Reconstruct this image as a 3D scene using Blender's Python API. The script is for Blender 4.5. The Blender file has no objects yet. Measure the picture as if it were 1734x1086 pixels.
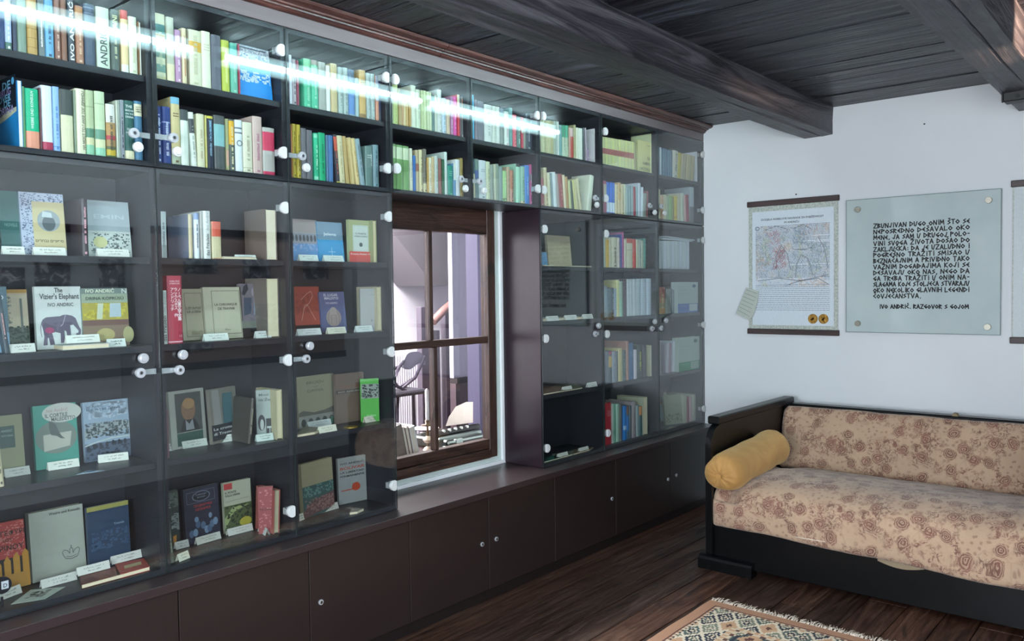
import bpy, bmesh, math, random
from mathutils import Vector, Matrix
R_ = math.radians
rnd = random.Random(11)
sc = bpy.context.scene
COL = sc.collection

# ------------------------------------------------------------------ camera
IMW, IMH = 1734, 1086
FPX = 1400.0
YAW, PITCH, ROLL = 0.8678380, -0.0365651, -0.0134967
CAMPOS = Vector((0.0, -2.7, 1.49))
_cy, _sy, _cp, _sp = math.cos(YAW), math.sin(YAW), math.cos(PITCH), math.sin(PITCH)
FW = Vector((_sy*_cp, _cy*_cp, _sp))
_rt = Vector((_cy, -_sy, 0)); _up = _rt.cross(FW)
RT = math.cos(ROLL)*_rt + math.sin(ROLL)*_up
UP = -math.sin(ROLL)*_rt + math.cos(ROLL)*_up
cam_d = bpy.data.cameras.new('camera'); cam = bpy.data.objects.new('camera', cam_d); COL.objects.link(cam)
cam_d.sensor_width = 36.0; cam_d.lens = FPX/IMW*36.0; cam_d.clip_start = 0.05; cam_d.clip_end = 60
M = Matrix((RT, UP, -FW)).transposed().to_4x4(); M.translation = CAMPOS
cam.matrix_world = M
sc.camera = cam

# survey helpers: a sight line from the camera meets a real plane of the room
def _ray(q): return FW + (q[0]-IMW/2)/FPX*RT - (q[1]-IMH/2)/FPX*UP
def onY(q, y=0.0): d = _ray(q); return CAMPOS + d*((y-CAMPOS.y)/d.y)
def onX(q, x): d = _ray(q); return CAMPOS + d*((x-CAMPOS.x)/d.x)
def onZ(q, z): d = _ray(q); return CAMPOS + d*((z-CAMPOS.z)/d.z)

# ------------------------------------------------------------------ view, world
vs = sc.view_settings
sc.display_settings.display_device = 'sRGB'
vs.view_transform = 'Standard'; vs.look = 'None'; vs.gamma = 1.0; vs.use_curve_mapping = False
vs.exposure = 0.42
sc.cycles.max_bounces = 8; sc.cycles.diffuse_bounces = 4; sc.cycles.glossy_bounces = 5
sc.cycles.transparent_max_bounces = 24; sc.cycles.transmission_bounces = 6
sc.cycles.caustics_reflective = False; sc.cycles.caustics_refractive = False
sc.cycles.sample_clamp_indirect = 6.0
wd = bpy.data.worlds.new('world'); sc.world = wd; wd.use_nodes = True
wd.node_tree.nodes['Background'].inputs[0].default_value = (0.75, 0.85, 1.0, 1)
wd.node_tree.nodes['Background'].inputs[1].default_value = 0.6

def area(name, loc, rot, sx, sy, power, col):
    d = bpy.data.lights.new(name, 'AREA'); d.shape = 'RECTANGLE'; d.size = sx; d.size_y = sy
    d.energy = power; d.color = col
    o = bpy.data.objects.new(name, d); COL.objects.link(o); o.location = loc; o.rotation_euler = rot
    return o
# added fill lights in unseen left and front windows; area light under hall ceiling
area('fill_left', (-1.72, -2.2, 1.55), (0, R_(-90), 0), 1.3, 1.5, 150, (0.86, 0.92, 1.0))
area('fill_front', (0.1, -3.72, 1.55), (R_(90), 0, 0), 1.5, 1.3, 95, (0.86, 0.92, 1.0))
area('hall_light', (3.2, 2.35, 2.74), (0, 0, 0), 2.2, 1.0, 420, (1.0, 0.97, 0.98))

# ------------------------------------------------------------------ materials
def s2l(c):
    return c/12.92 if c <= 0.04045 else ((c+0.055)/1.055)**2.4
def hexc(h):
    h = h.lstrip('#')
    return tuple(s2l(int(h[i:i+2], 16)/255) for i in (0, 2, 4)) + (1.0,)
_mats = {}
def mat(h, rough=0.6, metal=0.0, spec=0.5, emit=0.0, bump=0.0, bscale=60, coat=0.0):
    key = (h, rough, metal, spec, emit, bump, bscale, coat)
    if key in _mats: return _mats[key]
    m = bpy.data.materials.new('m_'+h); m.use_nodes = True
    nt = m.node_tree; b = nt.nodes['Principled BSDF']
    b.inputs['Base Color'].default_value = hexc(h)
    b.inputs['Roughness'].default_value = rough; b.inputs['Metallic'].default_value = metal
    b.inputs['Specular IOR Level'].default_value = spec
    b.inputs['Coat Weight'].default_value = coat
    if emit:
        b.inputs['Emission Color'].default_value = hexc(h); b.inputs['Emission Strength'].default_value = emit
    tc = nt.nodes.new('ShaderNodeTexCoord'); n = nt.nodes.new('ShaderNodeTexNoise')
    n.inputs['Scale'].default_value = bscale; n.inputs['Detail'].default_value = 4
    nt.links.new(tc.outputs['Object'], n.inputs['Vector'])
    # small procedural wear: value varies a few percent
    hsv = nt.nodes.new('ShaderNodeHueSaturation'); mr = nt.nodes.new('ShaderNodeMapRange')
    mr.inputs['To Min'].default_value = 0.9; mr.inputs['To Max'].default_value = 1.06
    nt.links.new(n.outputs['Fac'], mr.inputs['Value']); nt.links.new(mr.outputs[0], hsv.inputs['Value'])
    hsv.inputs['Color'].default_value = hexc(h)
    if not emit: nt.links.new(hsv.outputs[0], b.inputs['Base Color'])
    if bump:
        bp = nt.nodes.new('ShaderNodeBump'); bp.inputs['Strength'].default_value = bump; bp.inputs['Distance'].default_value = 0.01
        nt.links.new(n.outputs['Fac'], bp.inputs['Height']); nt.links.new(bp.outputs[0], b.inputs['Normal'])
    _mats[key] = m; return m

class NT:
    def __init__(s, name):
        s.m = bpy.data.materials.new(name); s.m.use_nodes = True; s.t = s.m.node_tree
        s.b = s.t.nodes['Principled BSDF']; s.tc = s.t.nodes.new('ShaderNodeTexCoord')
    def n(s, typ, **kw):
        x = s.t.nodes.new(typ)
        for k, v in kw.items():
            if k.startswith('i_'):
                x.inputs[k[2:].replace('_', ' ')].default_value = v
            else: setattr(x, k, v)
        return x
    def l(s, a, b): s.t.links.new(a, b)
    def mapping(s, src, scale=(1, 1, 1), rot=(0, 0, 0)):
        mp = s.n('ShaderNodeMapping'); mp.inputs['Scale'].default_value = scale; mp.inputs['Rotation'].default_value = rot
        s.l(src, mp.inputs['Vector']); return mp.outputs[0]
    def noise(s, vec, scale, detail=4, rough=0.5, dist=0.0):
        x = s.n('ShaderNodeTexNoise'); x.inputs['Scale'].default_value = scale; x.inputs['Detail'].default_value = detail
        x.inputs['Roughness'].default_value = rough; x.inputs['Distortion'].default_value = dist
        s.l(vec, x.inputs['Vector']); return x.outputs['Fac']
    def ramp(s, fac, stops, interp='LINEAR'):
        x = s.n('ShaderNodeValToRGB'); cr = x.color_ramp; cr.interpolation = interp
        while len(cr.elements) < len(stops): cr.elements.new(0.5)
        for e, (p, c) in zip(cr.elements, stops): e.position = p; e.color = hexc(c) if isinstance(c, str) else (c, c, c, 1)
        s.l(fac, x.inputs[0]); return x.outputs[0]
    def math(s, op, a, b=None, clamp=False):
        x = s.n('ShaderNodeMath', operation=op, use_clamp=clamp)
        for i, v in enumerate((a, b)):
            if v is None: continue
            if isinstance(v, (int, float)): x.inputs[i].default_value = v
            else: s.l(v, x.inputs[i])
        return x.outputs[0]
    def mix(s, fac, a, b, blend='MIX'):
        x = s.n('ShaderNodeMix', data_type='RGBA', blend_type=blend)
        for sock, v in ((x.inputs[0], fac), (x.inputs[6], a), (x.inputs[7], b)):
            if isinstance(v, (int, float)): sock.default_value = v
            elif isinstance(v, str): sock.default_value = hexc(v)
            else: s.l(v, sock)
        return x.outputs[2]
    def bump(s, h, strength=0.3, dist=0.01):
        x = s.n('ShaderNodeBump'); x.inputs['Strength'].default_value = strength; x.inputs['Distance'].default_value = dist
        s.l(h, x.inputs['Height']); s.l(x.outputs[0], s.b.inputs['Normal'])
    def col(s, c): s.l(c, s.b.inputs['Base Color'])

def wood(name, c_dark, c_mid, c_light, axis='x', rough=(0.35, 0.6), scale=1.0, bump=0.25, knots=True, spec=0.5, rndmix=0.0):
    w = NT(name)
    st = {'x': (1, 14, 14), 'y': (14, 1, 14), 'z': (14, 14, 1)}[axis]
    v = w.mapping(w.tc.outputs['Object'], tuple(a*scale for a in st))
    g = w.noise(v, 2.2, 6, 0.62, 1.3)
    st2 = {'x': (1, 3, 3), 'y': (3, 1, 3), 'z': (3, 3, 1)}[axis]
    v2 = w.mapping(w.tc.outputs['Object'], tuple(a*scale for a in st2))
    k = w.noise(v2, 2.0, 3, 0.5, 2.2)
    c = w.ramp(g, [(0.28, c_dark), (0.5, c_mid), (0.75, c_light)])
    if knots:
        kk = w.ramp(k, [(0.3, 0.35), (0.42, 1.0), (0.62, 1.0), (0.75, 1.25)])
        c = w.mix(1.0, c, kk, 'MULTIPLY')
    if rndmix:
        at = w.n('ShaderNodeVertexColor'); at.layer_name = 'rnd'
        c = w.mix(rndmix, c, at.outputs['Color'], 'MULTIPLY')
    w.col(c)
    rr = w.ramp(g, [(0.3, rough[0]), (0.7, rough[1])]); w.l(rr, w.b.inputs['Roughness'])
    w.b.inputs['Specular IOR Level'].default_value = spec
    h = w.math('ADD', g, w.math('MULTIPLY', k, 0.8)); w.bump(h, bump, 0.02)
    return w.m

M_glass = None
def make_glass():
    w = NT('pane_glass'); t = w.t
    ior = 1.58
    geo = w.n('ShaderNodeNewGeometry')
    iorv = w.math('ADD', w.math('MULTIPLY', geo.outputs['Backfacing'], 1.0/ior-ior), ior)
    fr = w.n('ShaderNodeFresnel'); w.l(iorv, fr.inputs['IOR'])
    tr = w.n('ShaderNodeBsdfTransparent'); tr.inputs[0].default_value = (0.93, 0.955, 0.95, 1)
    gl = w.n('ShaderNodeBsdfGlossy'); gl.inputs['Roughness'].default_value = 0.0; gl.inputs[0].default_value = (1, 1, 1, 1)
    ms = w.n('ShaderNodeMixShader'); w.l(fr.outputs[0], ms.inputs[0]); w.l(tr.outputs[0], ms.inputs[1]); w.l(gl.outputs[0], ms.inputs[2])
    out = t.nodes['Material Output']; w.l(ms.outputs[0], out.inputs['Surface'])
    return w.m
M_glass = make_glass()

# ------------------------------------------------------------------ mesh helpers
def mesh_obj(name, bm, mats, parent=None, loc=None, rot=None, smooth=False):
    me = bpy.data.meshes.new(name); bm.normal_update(); bm.to_mesh(me); bm.free()
    if not isinstance(mats, (list, tuple)): mats = [mats]
    for m in mats: me.materials.append(m)
    if smooth:
        for p in me.polygons: p.use_smooth = True
        me.set_sharp_from_angle(angle=R_(40))
    o = bpy.data.objects.new(name, me); COL.objects.link(o)
    if parent: o.parent = parent
    if loc: o.location = loc
    if rot: o.rotation_euler = rot
    return o
def box(bm, x0, x1, y0, y1, z0, z1, mi=0, bevel=0.0):
    vs_ = [bm.verts.new(p) for p in ((x0,y0,z0),(x1,y0,z0),(x1,y1,z0),(x0,y1,z0),(x0,y0,z1),(x1,y0,z1),(x1,y1,z1),(x0,y1,z1))]
    fs = [bm.faces.new([vs_[i] for i in f]) for f in ((0,3,2,1),(4,5,6,7),(0,1,5,4),(1,2,6,5),(2,3,7,6),(3,0,4,7))]
    for f in fs: f.material_index = mi
    if bevel:
        r = bmesh.ops.bevel(bm, geom=list({e for f in fs for e in f.edges}), offset=bevel, segments=1, affect='EDGES')
        for f in r['faces']: f.material_index = mi
    return fs
def prism(bm, pts, z0, z1, axis='z', mi=0):
    def P(a, b, c):
        return {'z': (a, b, c), 'x': (c, a, b), 'y': (a, c, b)}[axis]
    lo = [bm.verts.new(P(a, b, z0)) for a, b in pts]; hi = [bm.verts.new(P(a, b, z1)) for a, b in pts]
    n = len(pts); fs = [bm.faces.new(lo[::-1]), bm.faces.new(hi)]
    for i in range(n): fs.append(bm.faces.new((lo[i], lo[(i+1) % n], hi[(i+1) % n], hi[i])))
    for f in fs: f.material_index = mi
    return fs
def cyl(bm, p0, p1, r, n=12, mi=0, r2=None, caps=True):
    p0, p1 = Vector(p0), Vector(p1); d = (p1-p0).normalized()
    a = d.orthogonal().normalized(); b = d.cross(a)
    r2 = r if r2 is None else r2
    A = [bm.verts.new(p0+(a*math.cos(t)+b*math.sin(t))*r) for t in [2*math.pi*i/n for i in range(n)]]
    B = [bm.verts.new(p1+(a*math.cos(t)+b*math.sin(t))*r2) for t in [2*math.pi*i/n for i in range(n)]]
    fs = [bm.faces.new((A[i], A[(i+1) % n], B[(i+1) % n], B[i])) for i in range(n)]
    if caps: fs += [bm.faces.new(A[::-1]), bm.faces.new(B)]
    for f in fs: f.material_index = mi; f.smooth = False
    return fs
def tube(bm, pts, r, n=8, mi=0):
    pts = [Vector(p) for p in pts]; rings = []
    up = Vector((0.13, 0.21, 1)).normalized()
    for i, p in enumerate(pts):
        d = (pts[min(i+1, len(pts)-1)]-pts[max(i-1, 0)]).normalized()
        a = d.cross(up).normalized(); b = d.cross(a).normalized()
        rr = r[i] if isinstance(r, (list, tuple)) else r
        rings.append([bm.verts.new(p+(a*math.cos(t)+b*math.sin(t))*rr) for t in [2*math.pi*k/n for k in range(n)]])
    for A, B in zip(rings, rings[1:]):
        for k in range(n):
            f = bm.faces.new((A[k], A[(k+1) % n], B[(k+1) % n], B[k])); f.material_index = mi; f.smooth = True
    for ring in (rings[0][::-1], rings[-1]):
        f = bm.faces.new(ring); f.material_index = mi
def lathe(bm, prof, n=20, c=(0, 0, 0), mi=0):
    rings = [[bm.verts.new((c[0]+r*math.cos(2*math.pi*k/n), c[1]+r*math.sin(2*math.pi*k/n), c[2]+z)) for k in range(n)] for r, z in prof]
    for A, B in zip(rings, rings[1:]):
        for k in range(n):
            f = bm.faces.new((A[k], A[(k+1) % n], B[(k+1) % n], B[k])); f.material_index = mi; f.smooth = True
    for ring in (rings[0][::-1], rings[-1]):
        f = bm.faces.new(ring); f.material_index = mi
def NB(): return bmesh.new()
def empty(name, loc=(0, 0, 0), rot=(0, 0, 0)):
    o = bpy.data.objects.new(name, None); COL.objects.link(o); o.location = loc; o.rotation_euler = rot
    o.empty_display_size = 0.05; return o
def tag(o, label, cat, group=None):
    o['label'] = label; o['category'] = cat
    if group: o['group'] = group
    return o
def struct(o, label=None):
    o['kind'] = 'structure'
    if label: o['label'] = label
    return o
ORD = ['first', 'second', 'third', 'fourth', 'fifth', 'sixth', 'seventh', 'eighth', 'ninth', 'tenth', 'eleventh', 'twelfth',
       'thirteenth', 'fourteenth', 'fifteenth', 'sixteenth', 'seventeenth', 'eighteenth', 'nineteenth', 'twentieth', 'twenty-first', 'twenty-second', 'twenty-third', 'twenty-fourth', 'twenty-fifth']
# ------------------------------------------------------------------ key sizes of the room (metres)
XD = [0.80, 1.3516, 1.8741, 2.3932, 2.9015, 3.4225, 4.0035, 4.6338, 5.2480]   # bookcase divisions
XW = 5.253            # right wall
ZC = 2.60             # ceiling
YF, XL = -3.75, -1.75 # wall behind the camera, wall on the left
Z_TOP, Z_MID, Z_BOT = 2.4996, 1.9172, 0.5444

# ------------------------------------------------------------------ ceiling, beams, floor
M_ceil = wood('ceiling_wood', '#0b0b10', '#1c1c24', '#5a5c68', axis='y', rough=(0.24, 0.45), scale=0.5, bump=0.8, rndmix=0.65)
M_beam = wood('beam_wood', '#151419', '#37353b', '#6a686e', axis='x', rough=(0.34, 0.55), scale=0.42, bump=0.9)
M_floor = wood('floor_wood', '#22150f', '#4a3024', '#6a5040', axis='x', rough=(0.3, 0.55), scale=0.9, bump=0.3, rndmix=0.75)
def boards(name, mat_, run, a0, a1, b0, b1, z, th, w, gap, rs, zj=0.0, down=False, shades=(0.6, 1.25)):
    """parallel boards side by side; run = axis the boards run along"""
    bm = NB(); cl = bm.loops.layers.color.new('rnd'); r = random.Random(rs)
    p = b0
    while p < b1-0.01:
        ww = w*r.uniform(0.86, 1.14); q = min(p+ww, b1); cut = [a0]
        while cut[-1] < a1-0.05:
            cut.append(min(a1, cut[-1]+(r.uniform(1.9, 3.6) if not down else 9)))
        for c0, c1 in zip(cut, cut[1:]):
            dz = r.uniform(-zj, zj); g = gap/2
            lo, hi = (z+dz, z+th) if down else (z-th, z+dz)
            if run == 'x': fs = box(bm, c0+g, c1-g, p+g, q-g, lo, hi)
            else: fs = box(bm, p+g, q-g, c0+g, c1-g, lo, hi)
            s = r.uniform(*shades); t = r.uniform(-0.06, 0.06)
            for f in fs:
                for lp in f.loops: lp[cl] = (min(1, s*(0.8+t)), min(1, s*0.78), min(1, s*(0.78-t)), 1)
        p = q
    return mesh_obj(name, bm, mat_)
struct(boards('floor', M_floor, 'x', XL, XW+0.1, YF, -0.0, 0.0, 0.03, 0.152, 0.005, 5, 0.0015), 'dark brown worn wooden floorboards')
struct(boards('ceiling', M_ceil, 'y', YF, 0.27, XL, XW+0.02, ZC, 0.03, 0.185, 0.007, 8, 0.003, down=True), 'dark stained board ceiling')
bm = NB(); box(bm, XL, XW+0.1, YF, 0.29, ZC+0.03, ZC+0.08); box(bm, XL, XW+0.1, YF, 0.29, -0.08, -0.031)
struct(mesh_obj('trim_1', bm, mat('#08080a', 0.9)))
def rough_beam(name, y0, y1, z0, z1, x0, x1, seed, label):
    bm = NB(); r = random.Random(seed); N = 46
    prof = []
    K = [(y0, z1), (y0, (z0+z1)/2), (y0+0.004, z0), (y0*0.6+y1*0.4-0.006, z0-0.001), (y0*0.6+y1*0.4, z0+0.010), (y0*0.6+y1*0.4+0.006, z0), (y1-0.004, z0), (y1, (z0+z1)/2), (y1, z1)]
    rings = []
    ph = [r.uniform(0, 6) for _ in K]
    for i in range(N+1):
        x = x0+(x1-x0)*i/N
        rings.append([bm.verts.new((x, y+0.004*math.sin(x*3+ph[k])+r.uniform(-.0015, .0015), z+(0.004*math.sin(x*2.3+ph[k])+r.uniform(-.0015, .0015) if z < z1-0.01 else 0))) for k, (y, z) in enumerate(K)])
    for A, B in zip(rings, rings[1:]):
        for k in range(len(K)-1):
            f = bm.faces.new((A[k], B[k], B[k+1], A[k+1])); f.smooth = False
    bm.faces.new(rings[0]); bm.faces.new(rings[-1][::-1])
    bmesh.ops.recalc_face_normals(bm, faces=bm.faces)
    o = mesh_obj(name, bm, M_beam); struct(o, label); return o
rough_beam('trim_2', -0.885, -0.705, 2.43, ZC+0.01, XL, XW, 3, 'rough dark ceiling beam nearest the bookcase')
rough_beam('trim_3', -2.10, -1.885, 2.43, ZC+0.01, XL, XW, 4, 'rough dark ceiling beam over the sofa')

# ------------------------------------------------------------------ walls
w = NT('plaster')
v = w.tc.outputs['Object']
n1 = w.noise(v, 1.3, 4, 0.5); n2 = w.noise(v, 38, 5, 0.6)
w.col(w.ramp(n1, [(0.3, '#dadfe2'), (0.7, '#e2e6e8')])); w.b.inputs['Roughness'].default_value = 0.85
w.bump(w.math('ADD', w.math('MULTIPLY', n1, 3), w.math('MULTIPLY', n2, 0.12)), 0.25, 0.02)
M_wall = w.m
bm = NB(); box(bm, XW, XW+0.12, YF, 0.29, 0, ZC)
struct(mesh_obj('wall_right', bm, M_wall), 'white plastered wall behind the sofa')
# left wall and front wall, each with an added opening for a fill light
def wall_x(name, x0, x1, ya, yb, hole):
    bm = NB(); h0, h1, z0, z1 = hole
    box(bm, x0, x1, ya, h0, 0, ZC); box(bm, x0, x1, h1, yb, 0, ZC); box(bm, x0, x1, h0, h1, 0, z0); box(bm, x0, x1, h0, h1, z1, ZC)
    return struct(mesh_obj(name, bm, M_wall))
wall_x('wall_left', XL-0.12, XL, YF, 0.29, (-2.95, -1.45, 0.9, 2.2))
bm = NB(); box(bm, XL, -0.65, YF-0.12, YF, 0, ZC); box(bm, 0.85, XW, YF-0.12, YF, 0, ZC); box(bm, -0.65, 0.85, YF-0.12, YF, 0, 0.9); box(bm, -0.65, 0.85, YF-0.12, YF, 2.2, ZC)
struct(mesh_obj('wall_front', bm, M_wall))
M_wframe = wood('window_wood', '#24140f', '#3b251c', '#5a4032', axis='z', rough=(0.4, 0.6), bump=0.3)
for nm, f in (('window_2', lambda bm, a0, a1, z0, z1: box(bm, XL-0.08, XL-0.03, -2.95+a0, -2.95+a1, z0, z1)),
              ('window_3', lambda bm, a0, a1, z0, z1: box(bm, -0.65+a0, -0.65+a1, YF-0.08, YF-0.03, z0, z1))):
    bm = NB()
    for a in ((0, .06), (.72, .78), (1.44, 1.5)): f(bm, a[0], a[1], 0.9, 2.2)
    for z in ((0.9, .96), (1.52, 1.57), (2.14, 2.2)): f(bm, 0.06, 1.44, z[0], z[1])
    struct(mesh_obj(nm, bm, M_wframe))  # unseen window frames, added to hold the fill lights
# wall behind the bookcase with the inner window opening
WX0, WX1, WZ0, WZ1 = 2.30, 3.405, 0.560, 1.955
bm = NB(); y0, y1 = 0.262, 0.335
box(bm, XL, WX0, y0, y1, 0, ZC); box(bm, WX1, XW+0.12, y0, y1, 0, ZC); box(bm, WX0, WX1, y0, y1, 0, WZ0); box(bm, WX0, WX1, y0, y1, WZ1, ZC)
struct(mesh_obj('wall_back', bm, M_wall), 'white wall behind the bookcase')

# ------------------------------------------------------------------ bookcase materials
def laminate(name, c, rough, axis):
    w = NT(name)
    v = w.mapping(w.tc.outputs['Object'], {'x': (2, 60, 60), 'z': (60, 60, 2)}[axis])
    g = w.noise(v, 1.5, 5, 0.6)
    w.col(w.mix(w.math('MULTIPLY', g, 0.35), c, '#0d0a0b')); w.b.inputs['Roughness'].default_value = rough
    w.b.inputs['Specular IOR Level'].default_value = 0.45
    w.bump(g, 0.04, 0.002)
    return w.m
M_lam = laminate('dark_laminate', '#282a31', 0.42, 'z')
M_lamx = laminate('dark_laminate_shelf', '#282a31', 0.40, 'x')
M_edge = mat('#454247', 0.45)
M_base = laminate('brown_laminate_doors', '#2b211f', 0.34, 'z')
M_top = laminate('brown_laminate_worktop', '#35292a', 0.30, 'x')
M_chrome = mat('#d8dadb', 0.18, 1.0)
M_hinge = mat('#c6cac9', 0.28, 0.0, 0.5)
M_steel = mat('#c4c8cc', 0.3, 0.45)
M_black = mat('#0a0a0c', 0.5)
TS = 0.018
def panel_x(bm, x0, x1, y0, y1, z0, z1):
    box(bm, x0, x1, y0, y1, z0, z1)
POSN = ['leftmost', 'second from left', 'third from left', 'fourth from left', 'fifth from left', 'sixth from left', 'second from right', 'rightmost']
def disc_y(bm, x, y0, y1, z, r, flat=0, n=24, mi=0):
    """round puck facing the room; flat=-1/+1 cuts the left or right side straight"""
    pts = []
    for i in range(n):
        t = 2*math.pi*i/n; px = r*math.cos(t); pz = r*math.sin(t)
        if flat > 0: px = min(px, r*0.42)
        if flat < 0: px = max(px, -r*0.42)
        pts.append((x+px, z+pz))
    prism(bm, pts, y0, y1, 'y', mi)
def glass_door(unit, x0, x1, z0, z1, hinge_side, hinges, knob, lock, tilt=0.0, kn='glass_door'):
    """frameless glass leaf; every point given in world coordinates"""
    bm = NB(); box(bm, x0+0.0025, x1-0.0025, -0.006, 0.0, z0+0.002, z1-0.002)
    hx = x1 if hinge_side > 0 else x0
    d = mesh_obj(kn, bm, M_glass, unit)
    # thin green-black edge of the glass
    bm = NB(); e = 0.0022
    box(bm, x0+0.0005, x0+e*.7, -0.0062, 0.0002, z0+0.002, z1-0.002); box(bm, x1-e, x1-0.0005, -0.0062, 0.0002, z0+0.002, z1-0.002)
    box(bm, x0+e, x1-e, -0.0062, 0.0002, z0+0.0005, z0+e)
    g = mesh_obj('glass_edge', bm, mat('#262d2e', 0.25, 0, 0.5), d)
    for hz in hinges:
        bm = NB(); cx = hx-hinge_side*0.024
        disc_y(bm, cx, -0.020, -0.0062, hz, 0.0225, flat=hinge_side)
        bmesh.ops.bevel(bm, geom=[ed for ed in bm.edges if abs(ed.verts[0].co.y+0.020) < 1e-5 and abs(ed.verts[1].co.y+0.020) < 1e-5], offset=0.003, segments=2, affect='EDGES')
        mesh_obj('hinge_cap', bm, M_hinge, d, smooth=True)
        bm = NB(); box(bm, cx-hinge_side*0.012-0.006, cx-hinge_side*0.012+0.006, 0.0002, 0.022, hz-0.012, hz+0.012)
        cyl(bm, (cx, 0.0002, hz), (cx, 0.012, hz), 0.016, 14)
        mesh_obj('hinge_arm', bm, M_steel, d)
    if knob:
        kx, kz = knob
        bm = NB(); disc_y(bm, kx, -0.014, -0.0062, kz, 0.008); disc_y(bm, kx, -0.030, -0.014, kz, 0.0165)
        bmesh.ops.bevel(bm, geom=[ed for ed in bm.edges if abs(ed.verts[0].co.y+0.030) < 1e-5 and abs(ed.verts[1].co.y+0.030) < 1e-5], offset=0.006, segments=3, affect='EDGES')
        mesh_obj('knob', bm, M_hinge if z0 > 1.5 else M_steel, d, smooth=True)
    if lock:
        lx, lz = lock; s = -hinge_side
        bm = NB(); disc_y(bm, lx, -0.016, -0.0062, lz, 0.0165, mi=0); disc_y(bm, lx, -0.0185, -0.016, lz, 0.0105, mi=0); disc_y(bm, lx, -0.0192, -0.0185, lz, 0.006, mi=1)
        box(bm, lx-0.0012, lx+0.0012, -0.0196, -0.0192, lz-0.004, lz+0.004, 2)
        edge = (x0 if s < 0 else x1)-s*0.006; reach = min(0.060, abs(edge-lx)); a_, b_ = 0.55*reach, 0.95*reach
        box(bm, min(lx+s*0.008, lx+s*b_), max(lx+s*0.008, lx+s*b_), 0.0006, 0.0026, lz-0.0085, lz+0.0085, 0)
        k = mesh_obj('lock', bm, [M_steel, mat('#8e9094', 0.3, 1.0), M_black], d)
        bm = NB(); box(bm, min(lx+s*a_, lx+s*reach), max(lx+s*a_, lx+s*reach), 0.0028, 0.0046, lz-0.009, lz+0.009)
        disc_y(bm, lx+s*(a_+reach)/2, 0.0046, 0.0056, lz, 0.0026, n=8, mi=1)
        mesh_obj('latch_plate', bm, [mat('#cfd3dd', 0.35, 0.3), M_black], k)
    # hinge line of the leaf is its pivot
    return d
def carcass(i, x0, x1, z0, z1, shelves, name, label, depth=0.255, shelf_ins=0.012):
    u = empty(name, (0, 0, 0)); u.location = ((x0+x1)/2, 0.1, z0)
    tag(u, label, 'cabinet', name.replace('_', ' ')+'s of the bookcase')
    inv = Vector(u.location)
    def L(bm):
        bmesh.ops.translate(bm, verts=bm.verts, vec=-inv); return bm
    for s in (0, 1):
        bm = NB(); a = x0+0.0006 if s == 0 else x1-TS-0.0006
        box(bm, a, a+TS, 0.0035, depth, z0+0.0006, z1-0.0006)
        r = random.Random(i)
        mesh_obj('side_panel', L(bm), M_lam, u)
    bm = NB(); box(bm, x0+TS+.001, x1-TS-.001, 0.0035, depth, z0+0.0006, z0+TS); mesh_obj('bottom_panel', L(bm), M_lamx, u)
    bm = NB(); box(bm, x0+TS+.001, x1-TS-.001, 0.0035, depth, z1-TS, z1-0.0006); mesh_obj('top_panel', L(bm), M_lamx, u)
    bm = NB(); box(bm, x0+TS+.001, x1-TS-.001, depth-0.006, depth-0.0002, z0+TS+.0005, z1-TS-.0005); mesh_obj('back_panel', L(bm), M_lam, u)
    for z in shelves:
        bm = NB(); box(bm, x0+TS+.0012, x1-TS-.0012, shelf_ins, depth-0.007, z-0.011, z+0.011, bevel=0.001); mesh_obj('shelf', L(bm), M_lamx, u)
    return u
def hz(q): return onY(q, -0.01).z
def hxz(q): p = onY(q, -0.02); return (p.x, p.z)
UPD = [  # hinge side, hinge pixels, knob, lock
 (-1, [(3, 60), (3, 230)], (234, 249), (229, 225)),
 (+1, [(475, 85), (481, 259)], (300.5, 257), (296, 233)),
 (+1, [(652, 131), (655, 285)], (519, 284), (514, 264)),
 (-1, [(666, 134), (668, 285)], (788.5, 319.5), (783, 303)),
 (+1, [(906, 195), (911, 320)], (820, 323), (815, 307)),
 (-1, [(916, 196), (921, 322)], (1011, 347), (1010, 335)),
 (-1, [(1025, 223), (1024, 336)], (1109, 360), (1102, 348)),
 (+1, [(1189, 262), (1188, 356)], (1126, 361), (1122, 349.5))]
LO = {0: (-1, [(3, 340), (3, 655), (3, 930)], (243, 607), (240, 632)),
 1: (+1, [(481, 352), (487, 610), (491, 867)], (310, 601), (306, 627)),
 2: (+1, [(657, 367), (660, 596), (664, 823)], (525, 586), (521, 608)),
 5: (-1, [(920, 388), (921, 574), (924, 760)], (1014, 552), (1010, 566)),
 6: (-1, [(1025, 396), (1026, 566), (1028, 734)], (1109, 545), (1106, 557)),
 7: (+1, [(1190, 407), (1191, 550), (1194, 692)], (1128, 543), (1122, 556))}
SH_UP = 2.207
SH_LO = [1.605, 1.31, 0.915]
def attach_door(u, x0, x1, z0, z1, spec):
    h, hp, kn, lk = spec
    d = glass_door(None, x0, x1, z0, z1, h, [hz(q) for q in hp], hxz(kn), hxz(lk))
    d.parent = u; d.location = -Vector(u.location)
for i in range(8):
    u = carcass(i, XD[i], XD[i+1], Z_MID, Z_TOP, [SH_UP], 'upper_glass_cabinet', 'dark upper book cabinet with one glass door, %s of the top row' % POSN[i])
    attach_door(u, XD[i], XD[i+1], Z_MID, Z_TOP, UPD[i])
    if i in LO:
        lab = 'tall dark display cabinet with glass door, %s' % {0: 'at the far left of the bookcase', 1: 'second from left', 2: 'directly left of the window', 5: 'directly right of the window', 6: 'second from the white wall', 7: 'nearest the white wall'}[i]
        u = carcass(i, XD[i], XD[i+1], Z_BOT, Z_MID-0.001, SH_LO, 'lower_glass_cabinet', lab)
        attach_door(u, XD[i], XD[i+1], Z_BOT, Z_MID-0.003, LO[i])
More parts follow.
